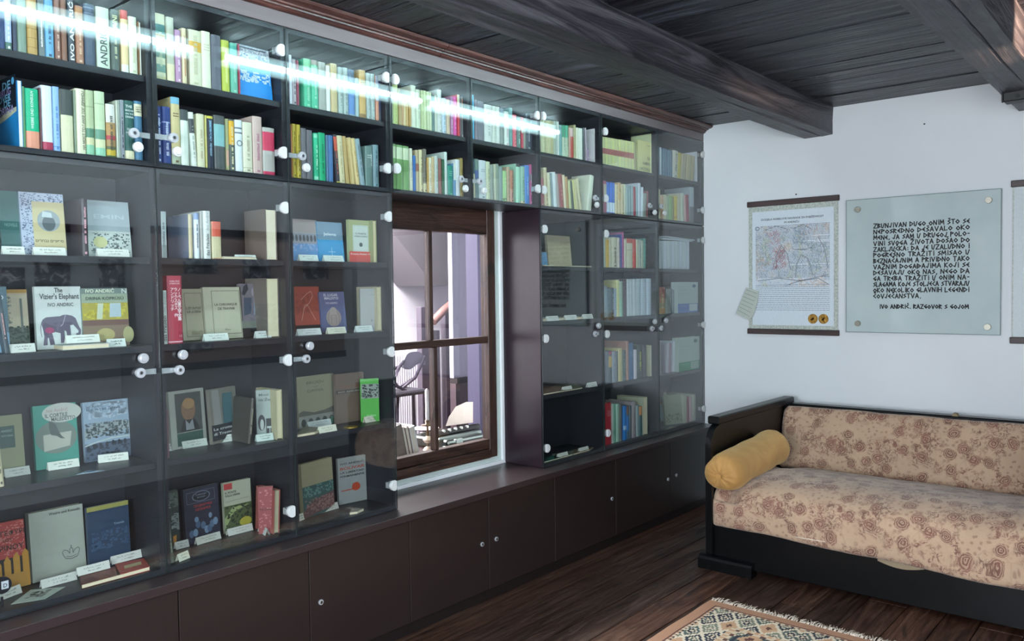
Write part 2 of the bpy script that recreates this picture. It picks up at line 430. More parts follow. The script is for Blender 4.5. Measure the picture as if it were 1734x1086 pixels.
# side cheek of the window recess seen from the room, and its soffit
bm = NB(); box(bm, XD[5]-0.004, XD[5]-0.0005, 0.001, 0.258, Z_BOT+0.001, Z_MID-0.002)
struct(mesh_obj('trim_4', bm, laminate('plum_laminate', '#2a1e26', 0.24, 'z')), 'dark cheek panel lining the window recess')

# base cabinets and worktop
YB = -0.078
for i in range(8):
    x0, x1 = XD[i], XD[i+1]
    u = empty('base_cabinet', ((x0+x1)/2, 0.09, 0.0)); o = Vector(u.location)
    tag(u, 'low brown base cabinet with flat door under the worktop, %s' % POSN[i], 'cabinet', 'base cabinets')
    bm = NB(); box(bm, x0+.0005, x1-.0005, YB+0.019, 0.255, 0.062, 0.5105); bmesh.ops.translate(bm, verts=bm.verts, vec=-o); mesh_obj('body', bm, M_lam, u)
    bm = NB(); box(bm, x0+.0005, x1-.0005, YB+0.022, 0.20, 0.0, 0.061); bmesh.ops.translate(bm, verts=bm.verts, vec=-o); mesh_obj('plinth', bm, mat('#17100f', 0.5), u)
    bm = NB(); box(bm, x0+.0018, x1-.0018, YB, YB+0.018, 0.060, 0.506, bevel=0.0012); bmesh.ops.translate(bm, verts=bm.verts, vec=-o); d = mesh_obj('door', bm, M_base, u)
    kp = {1: None, 2: (543, 1020), 3: (816, 922), 4: (840, 913), 5: (1036, 845), 6: (1131, 812), 7: (1145, 805)}.get(i)
    if kp:
        p = onY(kp, YB); bm = NB()
        disc_y(bm, p.x, YB-0.005, YB-0.0002, p.z, 0.0105); disc_y(bm, p.x, YB-0.0062, YB-0.005, p.z, 0.006, mi=1); box(bm, p.x-.001, p.x+.001, YB-.0066, YB-.0062, p.z-.004, p.z+.004, 2)
        bmesh.ops.translate(bm, verts=bm.verts, vec=-o); mesh_obj('keyhole', bm, [M_steel, M_chrome, M_black], d)
bm = NB(); box(bm, 0.76, XW-0.006, -0.104, 0.258, 0.512, Z_BOT-0.0012, bevel=0.0015)
tag(mesh_obj('worktop', bm, M_top), 'long dark brown worktop running along the whole bookcase under the glass cabinets', 'worktop')

# fascia and cornice over the upper cabinets
bm = NB(); box(bm, 0.76, XW-0.004, -0.006, 0.255, Z_TOP+0.001, 2.552)
cor = tag(mesh_obj('cornice_board', bm, laminate('fascia_laminate', '#74696a', 0.34, 'x')), 'dark flat fascia board above the glass doors, carrying the moulded cornice', 'cornice')
M_corn = wood('cornice_wood', '#23100d', '#43231e', '#6a4038', axis='x', rough=(0.25, 0.4), bump=0.1, knots=False)
bm = NB()
prof = [(0.0, 2.5525), (-0.012, 2.5525), (-0.020, 2.556), (-0.024, 2.563), (-0.030, 2.565), (-0.031, 2.571), (-0.044, 2.5725), (-0.046, 2.578), (-0.062, 2.580), (-0.074, 2.586), (-0.078, 2.594), (-0.078, 2.5975), (0.0, 2.5975)]
for a, b in ((0.76, 1.62), (1.623, 2.686), (2.689, 3.90), (3.903, XW-0.004)):
    prism(bm, prof, a, b, 'x')
mesh_obj('moulding', bm, M_corn, cor)

# ------------------------------------------------------------------ fluorescent battens on the hidden side of the first beam
M_tube = mat('#dcf8ff', 0.5, emit=38.0); M_filltube = mat('#f2f8ff', 0.5, emit=80.0)  # the stronger tube serves only the added battens behind the third beam
M_diff = mat('#cfeff2', .4, emit=2.6)
M_house = mat('#e4eceb', 0.35)
def batten(x0, x1, y, z, sgn, label, M=None):
    u = empty('fluorescent_batten', ((x0+x1)/2, y, z)); o = Vector(u.location)
    tag(u, label, 'ceiling lamp', 'fluorescent battens')
    bm = NB(); box(bm, x0, x1, min(y, y+sgn*0.022), max(y, y+sgn*0.022), z-0.045, z+0.045, bevel=0.003)
    bmesh.ops.translate(bm, verts=bm.verts, vec=-o); mesh_obj('housing', bm, M_house, u)
    bm = NB(); box(bm, x0+.021, x1-.021, min(y+sgn*.0225, y+sgn*.034), max(y+sgn*.0225, y+sgn*.034), z-0.043, z+0.043, bevel=.003)
    bmesh.ops.translate(bm, verts=bm.verts, vec=-o); mesh_obj('diffuser', bm, M_diff, u)
    bm = NB(); ty = y+sgn*0.049
    cyl(bm, (x0+0.022, ty, z-0.006), (x1-0.022, ty, z-0.006), 0.013, 10); bmesh.ops.translate(bm, verts=bm.verts, vec=-o); mesh_obj('tube', bm, M or M_tube, u)
    for e in (x0+0.004, x1-0.020):
        bm = NB(); box(bm, e, e+0.016, min(y+sgn*.0225, ty+sgn*.016), max(y+sgn*.0225, ty+sgn*.016), z-0.022, z+0.012, bevel=0.002)
        bmesh.ops.translate(bm, verts=bm.verts, vec=-o); mesh_obj('end_cap', bm, M_house, u)
batten(0.645, 1.875, -0.7045, 2.545, 1, 'white fluorescent batten behind the beam, left one')
batten(1.985, 3.215, -0.7045, 2.545, 1, 'white fluorescent batten behind the beam, middle one')
batten(3.24, 4.47, -0.7045, 2.545, 1, 'white fluorescent batten behind the beam, right one')
rough_beam('trim_10', -3.29, -3.09, 2.43, ZC+0.01, XL, XW, 6, 'added third ceiling beam behind the camera, screening the fill battens')  # unseen beam added to hide the battens that brighten the front wall
batten(0.9, 2.13, -3.2955, 2.545, -1, 'added fill batten hidden behind the third beam, left one', M_filltube)
batten(2.2, 3.43, -3.2955, 2.545, -1, 'added fill batten hidden behind the third beam, middle one', M_filltube)
batten(3.5, 4.73, -3.2955, 2.545, -1, 'added fill batten hidden behind the third beam, right one', M_filltube)
batten(0.35, 1.58, -2.1055, 2.545, -1, 'added unseen fill batten on the second beam, right one')  # battens added as fill for the front wall, kept out of the reflections
batten(-0.95, 0.28, -2.1055, 2.545, -1, 'added unseen fill batten on the second beam, left one')
# ------------------------------------------------------------------ inner window in the recess
YW = 0.272
wu = empty('window_1', ((WX0+WX1)/2, 0.30, WZ0)); wu['kind'] = 'structure'; wo = Vector(wu.location)
def WB(name, fn, m, parent=None):
    bm = NB(); fn(bm); bmesh.ops.translate(bm, verts=bm.verts, vec=-wo); return mesh_obj(name, bm, m, parent or wu)
FX1 = 3.372; FX0 = 2.33; FZ0, FZ1 = 0.585, 1.950
M_win = wood('window_frame_wood', '#1f110d', '#38231a', '#4f382c', axis='z', rough=(0.35, 0.55), bump=0.25)
M_winx = wood('window_rail_wood', '#1f110d', '#38231a', '#4f382c', axis='x', rough=(0.35, 0.55), bump=0.25)
WB('window_frame', lambda bm: (box(bm, FX1-0.062, FX1, YW, YW+0.055, FZ0, FZ1, bevel=.003), box(bm, FX0, FX0+0.06, YW, YW+0.055, FZ0, FZ1, bevel=.003)), M_win)
ztr = onY((822, 397), YW).z; zbr = onY((820, 746), YW).z; zmr = onY((820, 576), YW).z
xi = onY((821, 600), YW).x
WB('window_rail', lambda bm: box(bm, FX0+.06, FX1-.0625, YW+.002, YW+.052, ztr, FZ1-.0005, bevel=.003), M_winx)
WB('window_rail', lambda bm: (box(bm, FX0+.06, FX1-.0625, YW+.002, YW+.052, zbr-.05, zbr, bevel=.003), box(bm, FX0+.06, FX1-.0625, YW-.008, YW+.05, FZ0+.0005, zbr-.055, bevel=.003)), M_winx)
WB('window_rail', lambda bm: box(bm, FX0+.06, FX1-.0625, YW+.004, YW+.046, zmr-.018, zmr+.018, bevel=.003), M_winx)
xm = onY((737, 480), YW+.01).x; xm2 = onY((738, 650), YW+.01).x; xmu = onY((729, 450), YW+.01).x
WB('window_mullion', lambda bm: (box(bm, xmu-.014, xmu+.014, YW+.008, YW+.044, zmr+.0185, ztr-.0005, bevel=.003), box(bm, xm2-.014, xm2+.014, YW+.008, YW+.044, zbr+.0005, zmr-.0185, bevel=.003)), M_win)
for (a, b, c, d) in ((FX0+.0605, xmu-.0145, zmr+.0185, ztr-.0005), (xmu+.0145, FX1-.063, zmr+.0185, ztr-.0005), (FX0+.0605, xm2-.0145, zbr+.0005, zmr-.0185), (xm2+.0145, FX1-.063, zbr+.0005, zmr-.0185)):
    WB('pane', lambda bm: box(bm, a, b, YW+.024, YW+.027, c, d), M_glass)

# ------------------------------------------------------------------ hall seen through the window
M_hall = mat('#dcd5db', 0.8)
YH = 3.1
def sbox(name, m, *a, label=None):
    bm = NB(); box(bm, *a); return struct(mesh_obj(name, bm, m), label)
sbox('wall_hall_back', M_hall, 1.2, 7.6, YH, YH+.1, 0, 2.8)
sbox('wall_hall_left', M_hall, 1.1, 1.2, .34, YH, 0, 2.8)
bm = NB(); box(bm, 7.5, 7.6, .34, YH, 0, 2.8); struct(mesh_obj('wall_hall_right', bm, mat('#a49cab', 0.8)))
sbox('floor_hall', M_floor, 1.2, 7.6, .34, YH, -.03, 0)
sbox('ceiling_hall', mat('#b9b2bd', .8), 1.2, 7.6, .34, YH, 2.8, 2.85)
def P(q, y): p = onY(q, y); return (p.x, p.z)
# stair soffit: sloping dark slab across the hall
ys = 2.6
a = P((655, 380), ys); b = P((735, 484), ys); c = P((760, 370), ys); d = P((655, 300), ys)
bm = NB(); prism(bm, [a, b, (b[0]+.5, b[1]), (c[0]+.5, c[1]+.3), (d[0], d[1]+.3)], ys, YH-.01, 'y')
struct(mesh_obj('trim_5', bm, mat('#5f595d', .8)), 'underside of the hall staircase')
def hallbox(name, m, q0, q1, y, dy, label, cat):
    a, b = P(q0, y), P(q1, y); bm = NB(); box(bm, a[0], b[0], y, y+dy, b[1], a[1], bevel=.002)
    return tag(mesh_obj(name, bm, m), label, cat)
# balustrade of the stairs: handrail and posts
M_post = mat('#463c48', .5)
bal = empty('stair_balustrade', (P((757, 640), 2.3)[0], 2.3, 0)); tag(bal, 'dark wooden stair balustrade standing in the hall behind the window', 'railing'); bo = Vector(bal.location)
def balpart(name, fn, m):
    bm = NB(); fn(bm); bmesh.ops.translate(bm, verts=bm.verts, vec=-bo); mesh_obj(name, bm, m, bal)
for q0, q1 in (((713, 520), (736, 760)), ((754, 520), (765, 700)), ((738, 560), (747, 700))):
    A, B = P(q0, 2.3), P(q1, 2.3); z1 = A[1] if q0[0] != 713 else A[1]
    balpart('post', lambda bm: box(bm, A[0], B[0], 2.3, 2.36, 0, z1, bevel=.003), M_post)
A, B = P((733, 545), 2.27), P((768, 512), 2.27)
balpart('handrail', lambda bm: tube(bm, [(A[0], 2.27, A[1]), ((A[0]+B[0])/2, 2.27, (A[1]+B[1])/2+.01), (B[0], 2.27, B[1])], .035, 10), mat('#7b5a55', .35))
# dark wainscot and rail on the right of the hall
A, B = P((771, 600), 1.6), P((815, 640), 1.6)
bm = NB(); box(bm, A[0], A[0]+1.6, 1.6, 1.66, 0, B[1]-.02); struct(mesh_obj('trim_6', bm, mat('#4a3a40', .5)), 'dark wainscot in the hall')
bm = NB(); box(bm, A[0], A[0]+1.6, 1.585, 1.66, B[1]-.019, B[1]+.02); struct(mesh_obj('trim_7', bm, mat('#1d1519', .5)))
bm = NB(); box(bm, A[0], A[0]+1.6, 1.62, 1.66, B[1]+.021, 2.79); struct(mesh_obj('trim_8', bm, mat('#a9a5b3', .8)), 'pale hall wall above the wainscot')
bm = NB(); C_ = P((811, 600), .8); box(bm, C_[0], C_[0]+.5, .8, .9, 0, 2.79); struct(mesh_obj('trim_9', bm, mat('#4b4660', .7)))
# radiator
ra = empty('radiator', (P((690, 650), 2.85)[0], 2.85, .1)); tag(ra, 'white panel radiator on the hall wall behind the folding chair', 'radiator'); ro = Vector(ra.location)
A, B = P((655, 596), 2.85), P((722, 735), 2.85)
bm = NB(); box(bm, A[0]-.3, B[0], 2.88, 2.95, .12, A[1], bevel=.01)
n = 26
for k in range(n):
    x = A[0]-.28+(B[0]-A[0]+.24)*k/n; box(bm, x, x+.018, 2.868, 2.8795, .15, A[1]-.03, bevel=.003)
bmesh.ops.translate(bm, verts=bm.verts, vec=-ro); mesh_obj('radiator_panel', bm, mat('#e2dbe4', .4), ra)
bm = NB(); 
for x in (A[0]-.2, B[0]-.1): box(bm, x, x+.05, 2.89, 2.94, 0, .1195)
bmesh.ops.translate(bm, verts=bm.verts, vec=-ro); mesh_obj('foot', bm, mat('#e2dbe4', .4), ra)
# folding chair
yc = 1.75
fc = empty('folding_chair', (P((688, 700), yc)[0], yc, 0)); tag(fc, 'black folding chair with padded back standing by the hall radiator', 'chair'); fo = Vector(fc.location)
def cp(name, fn, m, smooth=False):
    bm = NB(); fn(bm); bmesh.ops.translate(bm, verts=bm.verts, vec=-fo); mesh_obj(name, bm, m, fc, smooth=smooth)
M_ctube = mat('#3b3440', .35, .4)
s0 = P((667, 668), yc); s1 = P((714, 664), yc); bk0 = P((683, 612), yc+.3); bk1 = P((716, 598), yc+.3); bkl = P((681, 622), yc); kneeL = P((668, 642), yc)
zs = s0[1]
W_ = s1[0]-s0[0]
cp('seat', lambda bm: box(bm, s0[0]-.10, s1[0]+.02, yc-.05, yc+.34, zs-.02, zs+.015, bevel=.012), mat('#26222b', .5))
def backp(bm):
    pts = []
    x0, x1 = bk0[0]-.005, bk1[0]+.03; zt = P((700, 596), yc+.3)[1]; zb = P((700, 621), yc+.3)[1]
    for k in range(13):
        t = k/12; pts.append((x0+(x1-x0)*t, zt-.10*(2*t-1)**4*1.0))
    for k in range(12, -1, -1):
        t = k/12; pts.append((x0+.01+(x1-x0-.02)*t, zb-.02*math.sin(t*math.pi*2)))
    prism(bm, pts, yc+.30, yc+.325, 'y')
cp('backrest', backp, mat('#6d6874', .55))
for dx, dyy in ((0, .0), (0, .30)):
    cp('leg', lambda bm: tube(bm, [(bk1[0]+.02, yc+.30, bk1[1]-.03), (P((703, 640), yc+.2)[0], yc+.2, P((703, 640), yc+.2)[1]), (P((690, 664), yc)[0], yc+.1+dyy*.2, zs), (P((664, 712), yc)[0], yc+dyy, 0.02)], .013, 8), M_ctube)
    cp('leg', lambda bm: tube(bm, [(bk0[0]+.005, yc+.3, bk0[1]), (P((676, 622), yc+.25)[0], yc+.25, P((676, 622), yc+.25)[1]), (P((668, 640), yc)[0], yc+dyy, P((668, 640), yc)[1]), (P((680, 655), yc)[0], yc+.05, P((680, 655), yc)[1]), (P((700, 670), yc)[0], yc+dyy, zs-.02), (P((718, 705), yc)[0], yc+.1+dyy, .02)], .013, 8), M_ctube)
# desk under the window on the hall side
ZD = 0.60
dk = empty('desk', (2.9, .62, 0)); tag(dk, 'dark wooden desk in the hall carrying the typewriter and candle holder', 'table'); do = Vector(dk.location)
bm = NB(); box(bm, 2.36, 3.55, .345, 1.06, ZD-.03, ZD, bevel=.004); bmesh.ops.translate(bm, verts=bm.verts, vec=-do); mesh_obj('tabletop', bm, mat('#3a2c2c', .35), dk)
for x, y in ((2.4, .38), (3.46, .38), (2.4, .98), (3.46, .98)):
    bm = NB(); box(bm, x, x+.05, y, y+.05, 0, ZD-.0305); bmesh.ops.translate(bm, verts=bm.verts, vec=-do); mesh_obj('leg', bm, mat('#3a2c2c', .35), dk)
# candle holder
cq = onY((724.5, 757), .50); cx = cq.x; cyy = .50
zt = onY((724.5, 657), .50).z; zc0 = onY((724.5, 711), .50).z
ch = empty('candle_holder', (cx, cyy, ZD)); tag(ch, 'brass candle holder with two pale marble balls behind the window', 'candlestick')
bm = NB(); lathe(bm, [(.045, 0), (.045, .006), (.02, .012), (.008, .016), (.008, .02)], 20); mesh_obj('base', bm, mat('#5b4a3a', .3, .8), ch)
zh = zc0-ZD
zb_ = [.02+(zh-.05-.02)*t for t in (0, .30, .42, .72)]
bm = NB()
for za, zb2 in ((zb_[0], zb_[1]), (zb_[2], zb_[3])):
    h = (zb2-za); lathe(bm, [(.006, za), (.018, za+h*.15), (.027, za+h*.5), (.018, za+h*.85), (.006, zb2)], 18)
mesh_obj('ball', bm, mat('#d9c3ab', .25), ch, smooth=True)
bm = NB(); lathe(bm, [(.006, zb_[1]), (.006, zb_[2])], 10); lathe(bm, [(.006, zb_[3]), (.006, zh-.035), (.033, zh-.032), (.035, zh-.026), (.012, zh-.024), (.014, zh-.002), (.008, zh-.0015)], 20); mesh_obj('cup', bm, mat('#5b4a3a', .3, .8), ch)
cd = empty('candle', (cx, cyy, ZD+zh)); tag(cd, 'tall white candle standing in the candle holder behind the window', 'candle')
L_ = zt-(ZD+zh); bm = NB(); lathe(bm, [(.0095, -.0012), (.0105, L_*.92), (.004, L_*.97), (.0005, L_*.985)], 14); mesh_obj('wax', bm, mat('#efe9ea', .4), cd, smooth=True)
bm = NB(); cyl(bm, (0, 0, L_*.985), (0.001, 0, L_), .0008, 6); mesh_obj('wick', bm, M_black, cd)
# leaning framed books on the desk, seen at the left of the lower pane
for k, (qx0, qx1, qt, qtx, c, lab) in enumerate(((664, 672, 700, 664, '#cfc6c8', 'pale thin book'), (669, 688, 701, 668, '#5b5152', 'dark grey book'), (689, 692, 700, 672, '#d8cfc8', 'cream thin book'), (692, 698, 697, 676, '#5f3c33', 'brown book'), (697, 706, 694, 688, '#dfe3ee', 'white hardback book'))):
    yb = .42
    b0 = onY((qx0, 772), yb); b1 = onY((qx1, 771), yb); t0 = onY((qtx, qt), yb)
    w_ = max(.012, b1.x-b0.x); h_ = .215-.004*k; ang = -math.atan2(b0.x-t0.x, max(.1, t0.z-ZD))
    ang = -.21
    if k == 0: bxn = b0.x
    b0.x = bxn; bxn += w_+.004
    bk = empty('leaning_book', (b0.x, yb, ZD+.001), (0, ang, 0)); tag(bk, lab+' leaning at the left end of the desk behind the window', 'book', 'books leaning on the hall desk')
    bm = NB(); box(bm, 0, .003, 0, .15, 0, h_); box(bm, w_-.003, w_, 0, .15, 0, h_); box(bm, .003, w_-.003, .147, .15, 0, h_); mesh_obj('cover', bm, mat(c, .5), bk)
    bm = NB(); box(bm, .0032, w_-.0032, .003, .1465, .003, h_-.003); mesh_obj('pages', bm, mat('#e6ddd0' if k != 1 else '#6c6262', .8), bk)
# typewriter
ty = .58
t0 = onY((742, 752), ty); t1 = onY((818, 745), ty); tx0, tx1 = t0.x, t1.x; tw = tx1-tx0
tp = empty('typewriter', ((tx0+tx1)/2, ty, ZD)); tag(tp, 'old dark green typewriter on the desk with a sheet of paper in it', 'typewriter'); to = Vector(tp.location)
M_tg = mat('#2e332f', .3, .3); M_tm = mat('#8e9a95', .3, .8)
def TP(name, fn, m, smooth=False):
    bm = NB(); fn(bm); bmesh.ops.translate(bm, verts=bm.verts, vec=-to); return mesh_obj(name, bm, m, tp, smooth=smooth)
zc1 = onY((780, 731), ty).z
TP('body', lambda bm: (box(bm, tx0+.02, tx1-.05, ty-.05, ty+.26, ZD+.002, ZD+.06, bevel=.01), box(bm, tx0+.05, tx1-.08, ty+.02, ty+.2, ZD+.0605, zc1-.02, bevel=.01)), M_tg)
TP('carriage', lambda bm: (box(bm, tx0, tx1-.02, ty-.01, ty+.03, zc1-.035, zc1-.015, bevel=.004), box(bm, tx0+.01, tx1-.03, ty-.045, ty-.02, zc1-.075, zc1-.055, bevel=.003)), M_tm)
TP('platen', lambda bm: (cyl(bm, (tx0-.005, ty+.055, zc1-.005), (tx1-.01, ty+.055, zc1-.005), .021, 18),), M_black)
TP('platen_knob', lambda bm: (cyl(bm, (tx1-.009, ty+.055, zc1-.005), (tx1+.016, ty+.055, zc1-.005), .019, 16),), M_tg)
TP('platen_knob', lambda bm: (cyl(bm, (tx0-.03, ty+.055, zc1-.005), (tx0-.006, ty+.055, zc1-.005), .019, 16),), M_tg)
TP('front_rail', lambda bm: (cyl(bm, (tx0+.01, ty-.07, ZD+.05), (tx1-.01, ty-.07, ZD+.05), .008, 10), box(bm, tx0+.06, tx0+.12, ty-.08, ty-.06, ZD+.036, ZD+.064, bevel=.004)), M_tm)
def ribbon(bm):
    for k in range(5): x = tx0+tw*(.22+.13*k); cyl(bm, (x, ty+.03, zc1+.012), (x, ty+.045, zc1+.012), .008, 10)
TP('paper_roller', ribbon, mat('#c9ccc4', .4))
pA, pB, pC, pD, pE = [onY(q, ty+.085) for q in ((755, 722), (801, 716), (801, 681), (772, 689), (760, 707))]
pp = NB(); prism(pp, [(v.x, v.z) for v in (pA, pB, pC, onY((790, 681), ty+.085), pD, pE)], ty+.085, ty+.0858, 'y')
tag(mesh_obj('paper_sheet', pp, mat('#d8c9bd', .7)), 'cream torn sheet of paper standing up in the typewriter', 'paper')
# plate behind the candle
pl = onY((742, 727), .85); bm = NB(); zpl = max(ZD, pl.z-.012); box(bm, pl.x-.09, pl.x+.09, .76, .92, ZD, zpl-.001, bevel=.004)
tag(mesh_obj('gramophone_box', bm, mat('#3a2d2e', .35)), 'dark box on the desk carrying a round white plate', 'box')
bm = NB(); lathe(bm, [(.02, .0), (.07, .002), (.082, .008), (.078, .008), (.02, .004)], 28, (pl.x, .96, zpl)); tag(mesh_obj('white_plate', bm, mat('#dcd7e2', .3), smooth=True), 'round white plate lying behind the candle', 'plate')

# thin black cable loops hanging at the left side of the window frame
bm = NB(); c0 = onY((661, 520), .262)
pts = [(c0.x+.004*math.sin(k*1.9)+.018*math.cos(k*.9), .256+.003*math.sin(k), onY((661, 520), .262).z-.0105*k+.014*math.sin(k*.9)) for k in range(16)]
tube(bm, pts, .0014, 6); tag(mesh_obj('thin_cable', bm, M_black), 'thin black curled cable hanging at the left side of the inner window', 'cable')

bm = NB(); box(bm, FX1+.0005, WX1, .276, .334, WZ0, WZ1); box(bm, WX0, FX0-.0005, .276, .334, WZ0, WZ1); box(bm, FX0, FX1, .276, .334, WZ0, FZ0-.0005); box(bm, FX0, FX1, .276, .334, FZ1+.0005, WZ1)
struct(mesh_obj('trim_11', bm, mat('#b9c6c2', .8)), 'pale plaster filling round the inner window frame')
# ------------------------------------------------------------------ things on the right wall
def wx(q, off=0.0): p = onX(q, XW-off); return p
def strokes(bm, segs, x, th=0.0012, w=0.0058, mi=0):
    """flat pen strokes on a plane facing -x, standing off it by th"""
    for (y0, z0), (y1, z1) in segs:
        d = Vector((y1-y0, z1-z0)); L = d.length
        if L < 1e-6: continue
        d /= L; n = Vector((-d.y, d.x))*w/2; e = d*w*0.35
        c = [(y0-e.x+n.x, z0-e.y+n.y), (y1+e.x+n.x, z1+e.y+n.y), (y1+e.x-n.x, z1+e.y-n.y), (y0-e.x-n.x, z0-e.y-n.y)]
        v = [bm.verts.new((x-th, a, b)) for a, b in c]
        f = bm.faces.new(v); f.material_index = mi
# angular letters on a 4 x 6 grid
G = {'A': ['0,0 2,6 4,0', '1,2 3,2'], 'B': ['0,0 0,6 3,4.6 0,3.2 3.4,1.6 0,0'], 'C': ['3.2,5.6 0,3 3.2,.4'], 'D': ['0,0 0,6 4,3 0,0'], 'E': ['3,5.6 0,3 3,.4', '0,3 2.6,3'],
 'F': ['0,0 0,6 3,6', '0,3 2.4,3'], 'G': ['3.4,5.6 0,3 2.6,.2 3.6,2.4 2,2.4'], 'H': ['0,0 0,6', '4,0 4,6', '0,3 4,3'], 'I': ['1,0 1,4.6', '.8,6 1.2,6'], 'J': ['3,6 1.6,.2 0,1.4'],
 'K': ['0,0 0,6', '3.4,6 0,3 3.6,0'], 'L': ['0,6 0,0 3.2,.6'], 'M': ['0,0 .4,6 2.2,2 4,6 4.6,0'], 'N': ['0,0 .2,6 3.6,0 4,6'], 'O': ['2,5 0,2.6 2,.2 4,2.6 2,5'], 'P': ['0,0 0,6 3.4,4.4 0,2.8'],
 'R': ['0,0 0,6 3.2,4.6 0,3 3.4,0'], 'S': ['3,5.6 .4,4.2 3,2 0,.3'], 'T': ['0,6 4,6', '2,6 2,0'], 'U': ['0,6 .4,.6 2,0 3.8,6'], 'V': ['0,6 2,0 4,6'], 'Z': ['0,6 4,6 0,0 4,0'],
 '-': ['.5,3 2.5,3'], ',': ['1,.4 .4,-1'], '.': ['.8,0 1.2,.3'], ':': ['1,.8 1.3,1.1', '1,3.6 1.3,3.9'], ' ': []}
CAR = {'Š': ('S', 'v'), 'Ž': ('Z', 'v'), 'Č': ('C', 'v'), 'Ć': ('C', '/'), 'Đ': ('D', '-')}
def glyph(ch):
    base, acc = CAR.get(ch, (ch, None)); out = []
    for s in G.get(base, []):
        p = [tuple(float(v) for v in t.split(',')) for t in s.split()]; out += list(zip(p, p[1:]))
    if acc == 'v': out += [((1, 8), (1.9, 7)), ((1.9, 7), (2.8, 8))]
    if acc == '/': out += [((1.6, 6.8), (2.6, 8))]
    if acc == '-': out += [((-.8, 3), (1.4, 3))]
    w = max([max(a[0], b[0]) for a, b in out], default=1.8)
    return out, w
def line_strokes(txt, y_left, y_right, z_base, h, jitter=0.0, justify=True, rs=1):
    """left is larger y on the right wall"""
    r = random.Random(rs); s = h/6; gl = [glyph(c) for c in txt]; gap = 1.5
    tot = sum(g[1]+gap for g in gl)-gap
    sy = (y_left-y_right)/tot if justify else s
    cur = 0; segs = []
    for (g, w), c in zip(gl, txt):
        jz = r.uniform(-jitter, jitter)
        for a, b in g: segs.append(((y_left-(cur+a[0])*sy, z_base+a[1]*s+jz), (y_left-(cur+b[0])*sy, z_base+b[1]*s+jz)))
        cur += w+gap
    return segs
# glass plaque with the quotation
PY0, PY1, PZ0, PZ1 = -0.978, -1.810, 1.205, 2.013
pq = empty('glass_plaque', (XW-.03, (PY0+PY1)/2, PZ0)); tag(pq, 'square frosted glass plaque with black angular lettering screwed to the white wall', 'plaque'); po = Vector(pq.location)
w = NT('frosted_glass'); w.b.inputs['Base Color'].default_value = hexc('#b4c4c4'); w.b.inputs['Roughness'].default_value = .04
w.b.inputs['Specular IOR Level'].default_value = .5; n1 = w.noise(w.tc.outputs['Object'], 4, 3); w.col(w.ramp(n1, [(.3, '#b3c3c4'), (.7, '#bfcccb')]))
M_frost = w.m
bm = NB(); box(bm, XW-.034, XW-.026, PY1, PY0, PZ0, PZ1, bevel=.0015); bmesh.ops.translate(bm, verts=bm.verts, vec=-po); mesh_obj('glass_sheet', bm, M_frost, pq)
bm = NB(); e = .003
for a in ((PY1-.0005, PY1+e, PZ0, PZ1), (PY0-e, PY0+.0005, PZ0, PZ1), (PY1+e, PY0-e, PZ0-.0005, PZ0+e), (PY1+e, PY0-e, PZ1-e, PZ1+.0005)):
    box(bm, XW-.0344, XW-.0256, a[0], a[1], a[2], a[3])
bmesh.ops.translate(bm, verts=bm.verts, vec=-po); mesh_obj('glass_rim', bm, mat('#6f8481', .2), pq)
for q in ((1452, 355), (1674, 339), (1452, 548), (1672, 554)):
    p = wx(q, .04); bm = NB(); cyl(bm, (XW-.0255, p.y, p.z), (XW-.001, p.y, p.z), .011, 16); cyl(bm, (XW-.0345, p.y, p.z), (XW-.046, p.y, p.z), .0185, 24, r2=.0165)
    bmesh.ops.translate(bm, verts=bm.verts, vec=-po); mesh_obj('standoff', bm, mat('#a39f92', .28, .9), pq)
T = ['ZBUNJIVAN DUGO ONIM ŠTO SE', 'NEPOSREDNO DEŠAVALO OKO', 'MENE, JA SAM U DRUGOJ POLO-', 'VINI SVOGA ŽIVOTA DOŠAO DO', 'ZAKLJUČKA: DA JE UZALUDNO I', 'POGREŠNO TRAŽITI SMISAO U',
     'BEZNAČAJNIM A PRIVIDNO TAKO', 'VAŽNIM DOGAĐAJIMA KOJI SE', 'DEŠAVAJU OKO NAS, NEGO DA', 'GA TREBA TRAŽITI U ONIM NA-', 'SLAGAMA KOJE STOLJEĆA STVARAJU', 'OKO NEKOLIKO GLAVNIH LEGENDI']
pt = wx((1480, 383), .03); pb = wx((1480, 491.5), .03); yl = pt.y; yr = wx((1642, 380), .03).y
dz = (pt.z-pb.z)/11.0; bm = NB(); H_ = dz*.72; xs = XW-.0345
for k, t in enumerate(T): strokes(bm, line_strokes(t, yl, yr, pt.z-k*dz-H_*.55, H_, .0012, True, k), xs)
strokes(bm, line_strokes('ČOVJEČANSTVA.', yl, yl-(yl-yr)*.51, pt.z-12*dz-H_*.55, H_, .001, True, 30), xs)
zz = wx((1490, 519.5), .03); strokes(bm, line_strokes('IVO ANDRIĆ. RAZGOVOR S GOJOM', zz.y, yr+.002, zz.z-H_*.4, H_*.9, .001, True, 31), xs)
bmesh.ops.translate(bm, verts=bm.verts, vec=-po); mesh_obj('lettering', bm, mat('#0c0e10', .5), pq)

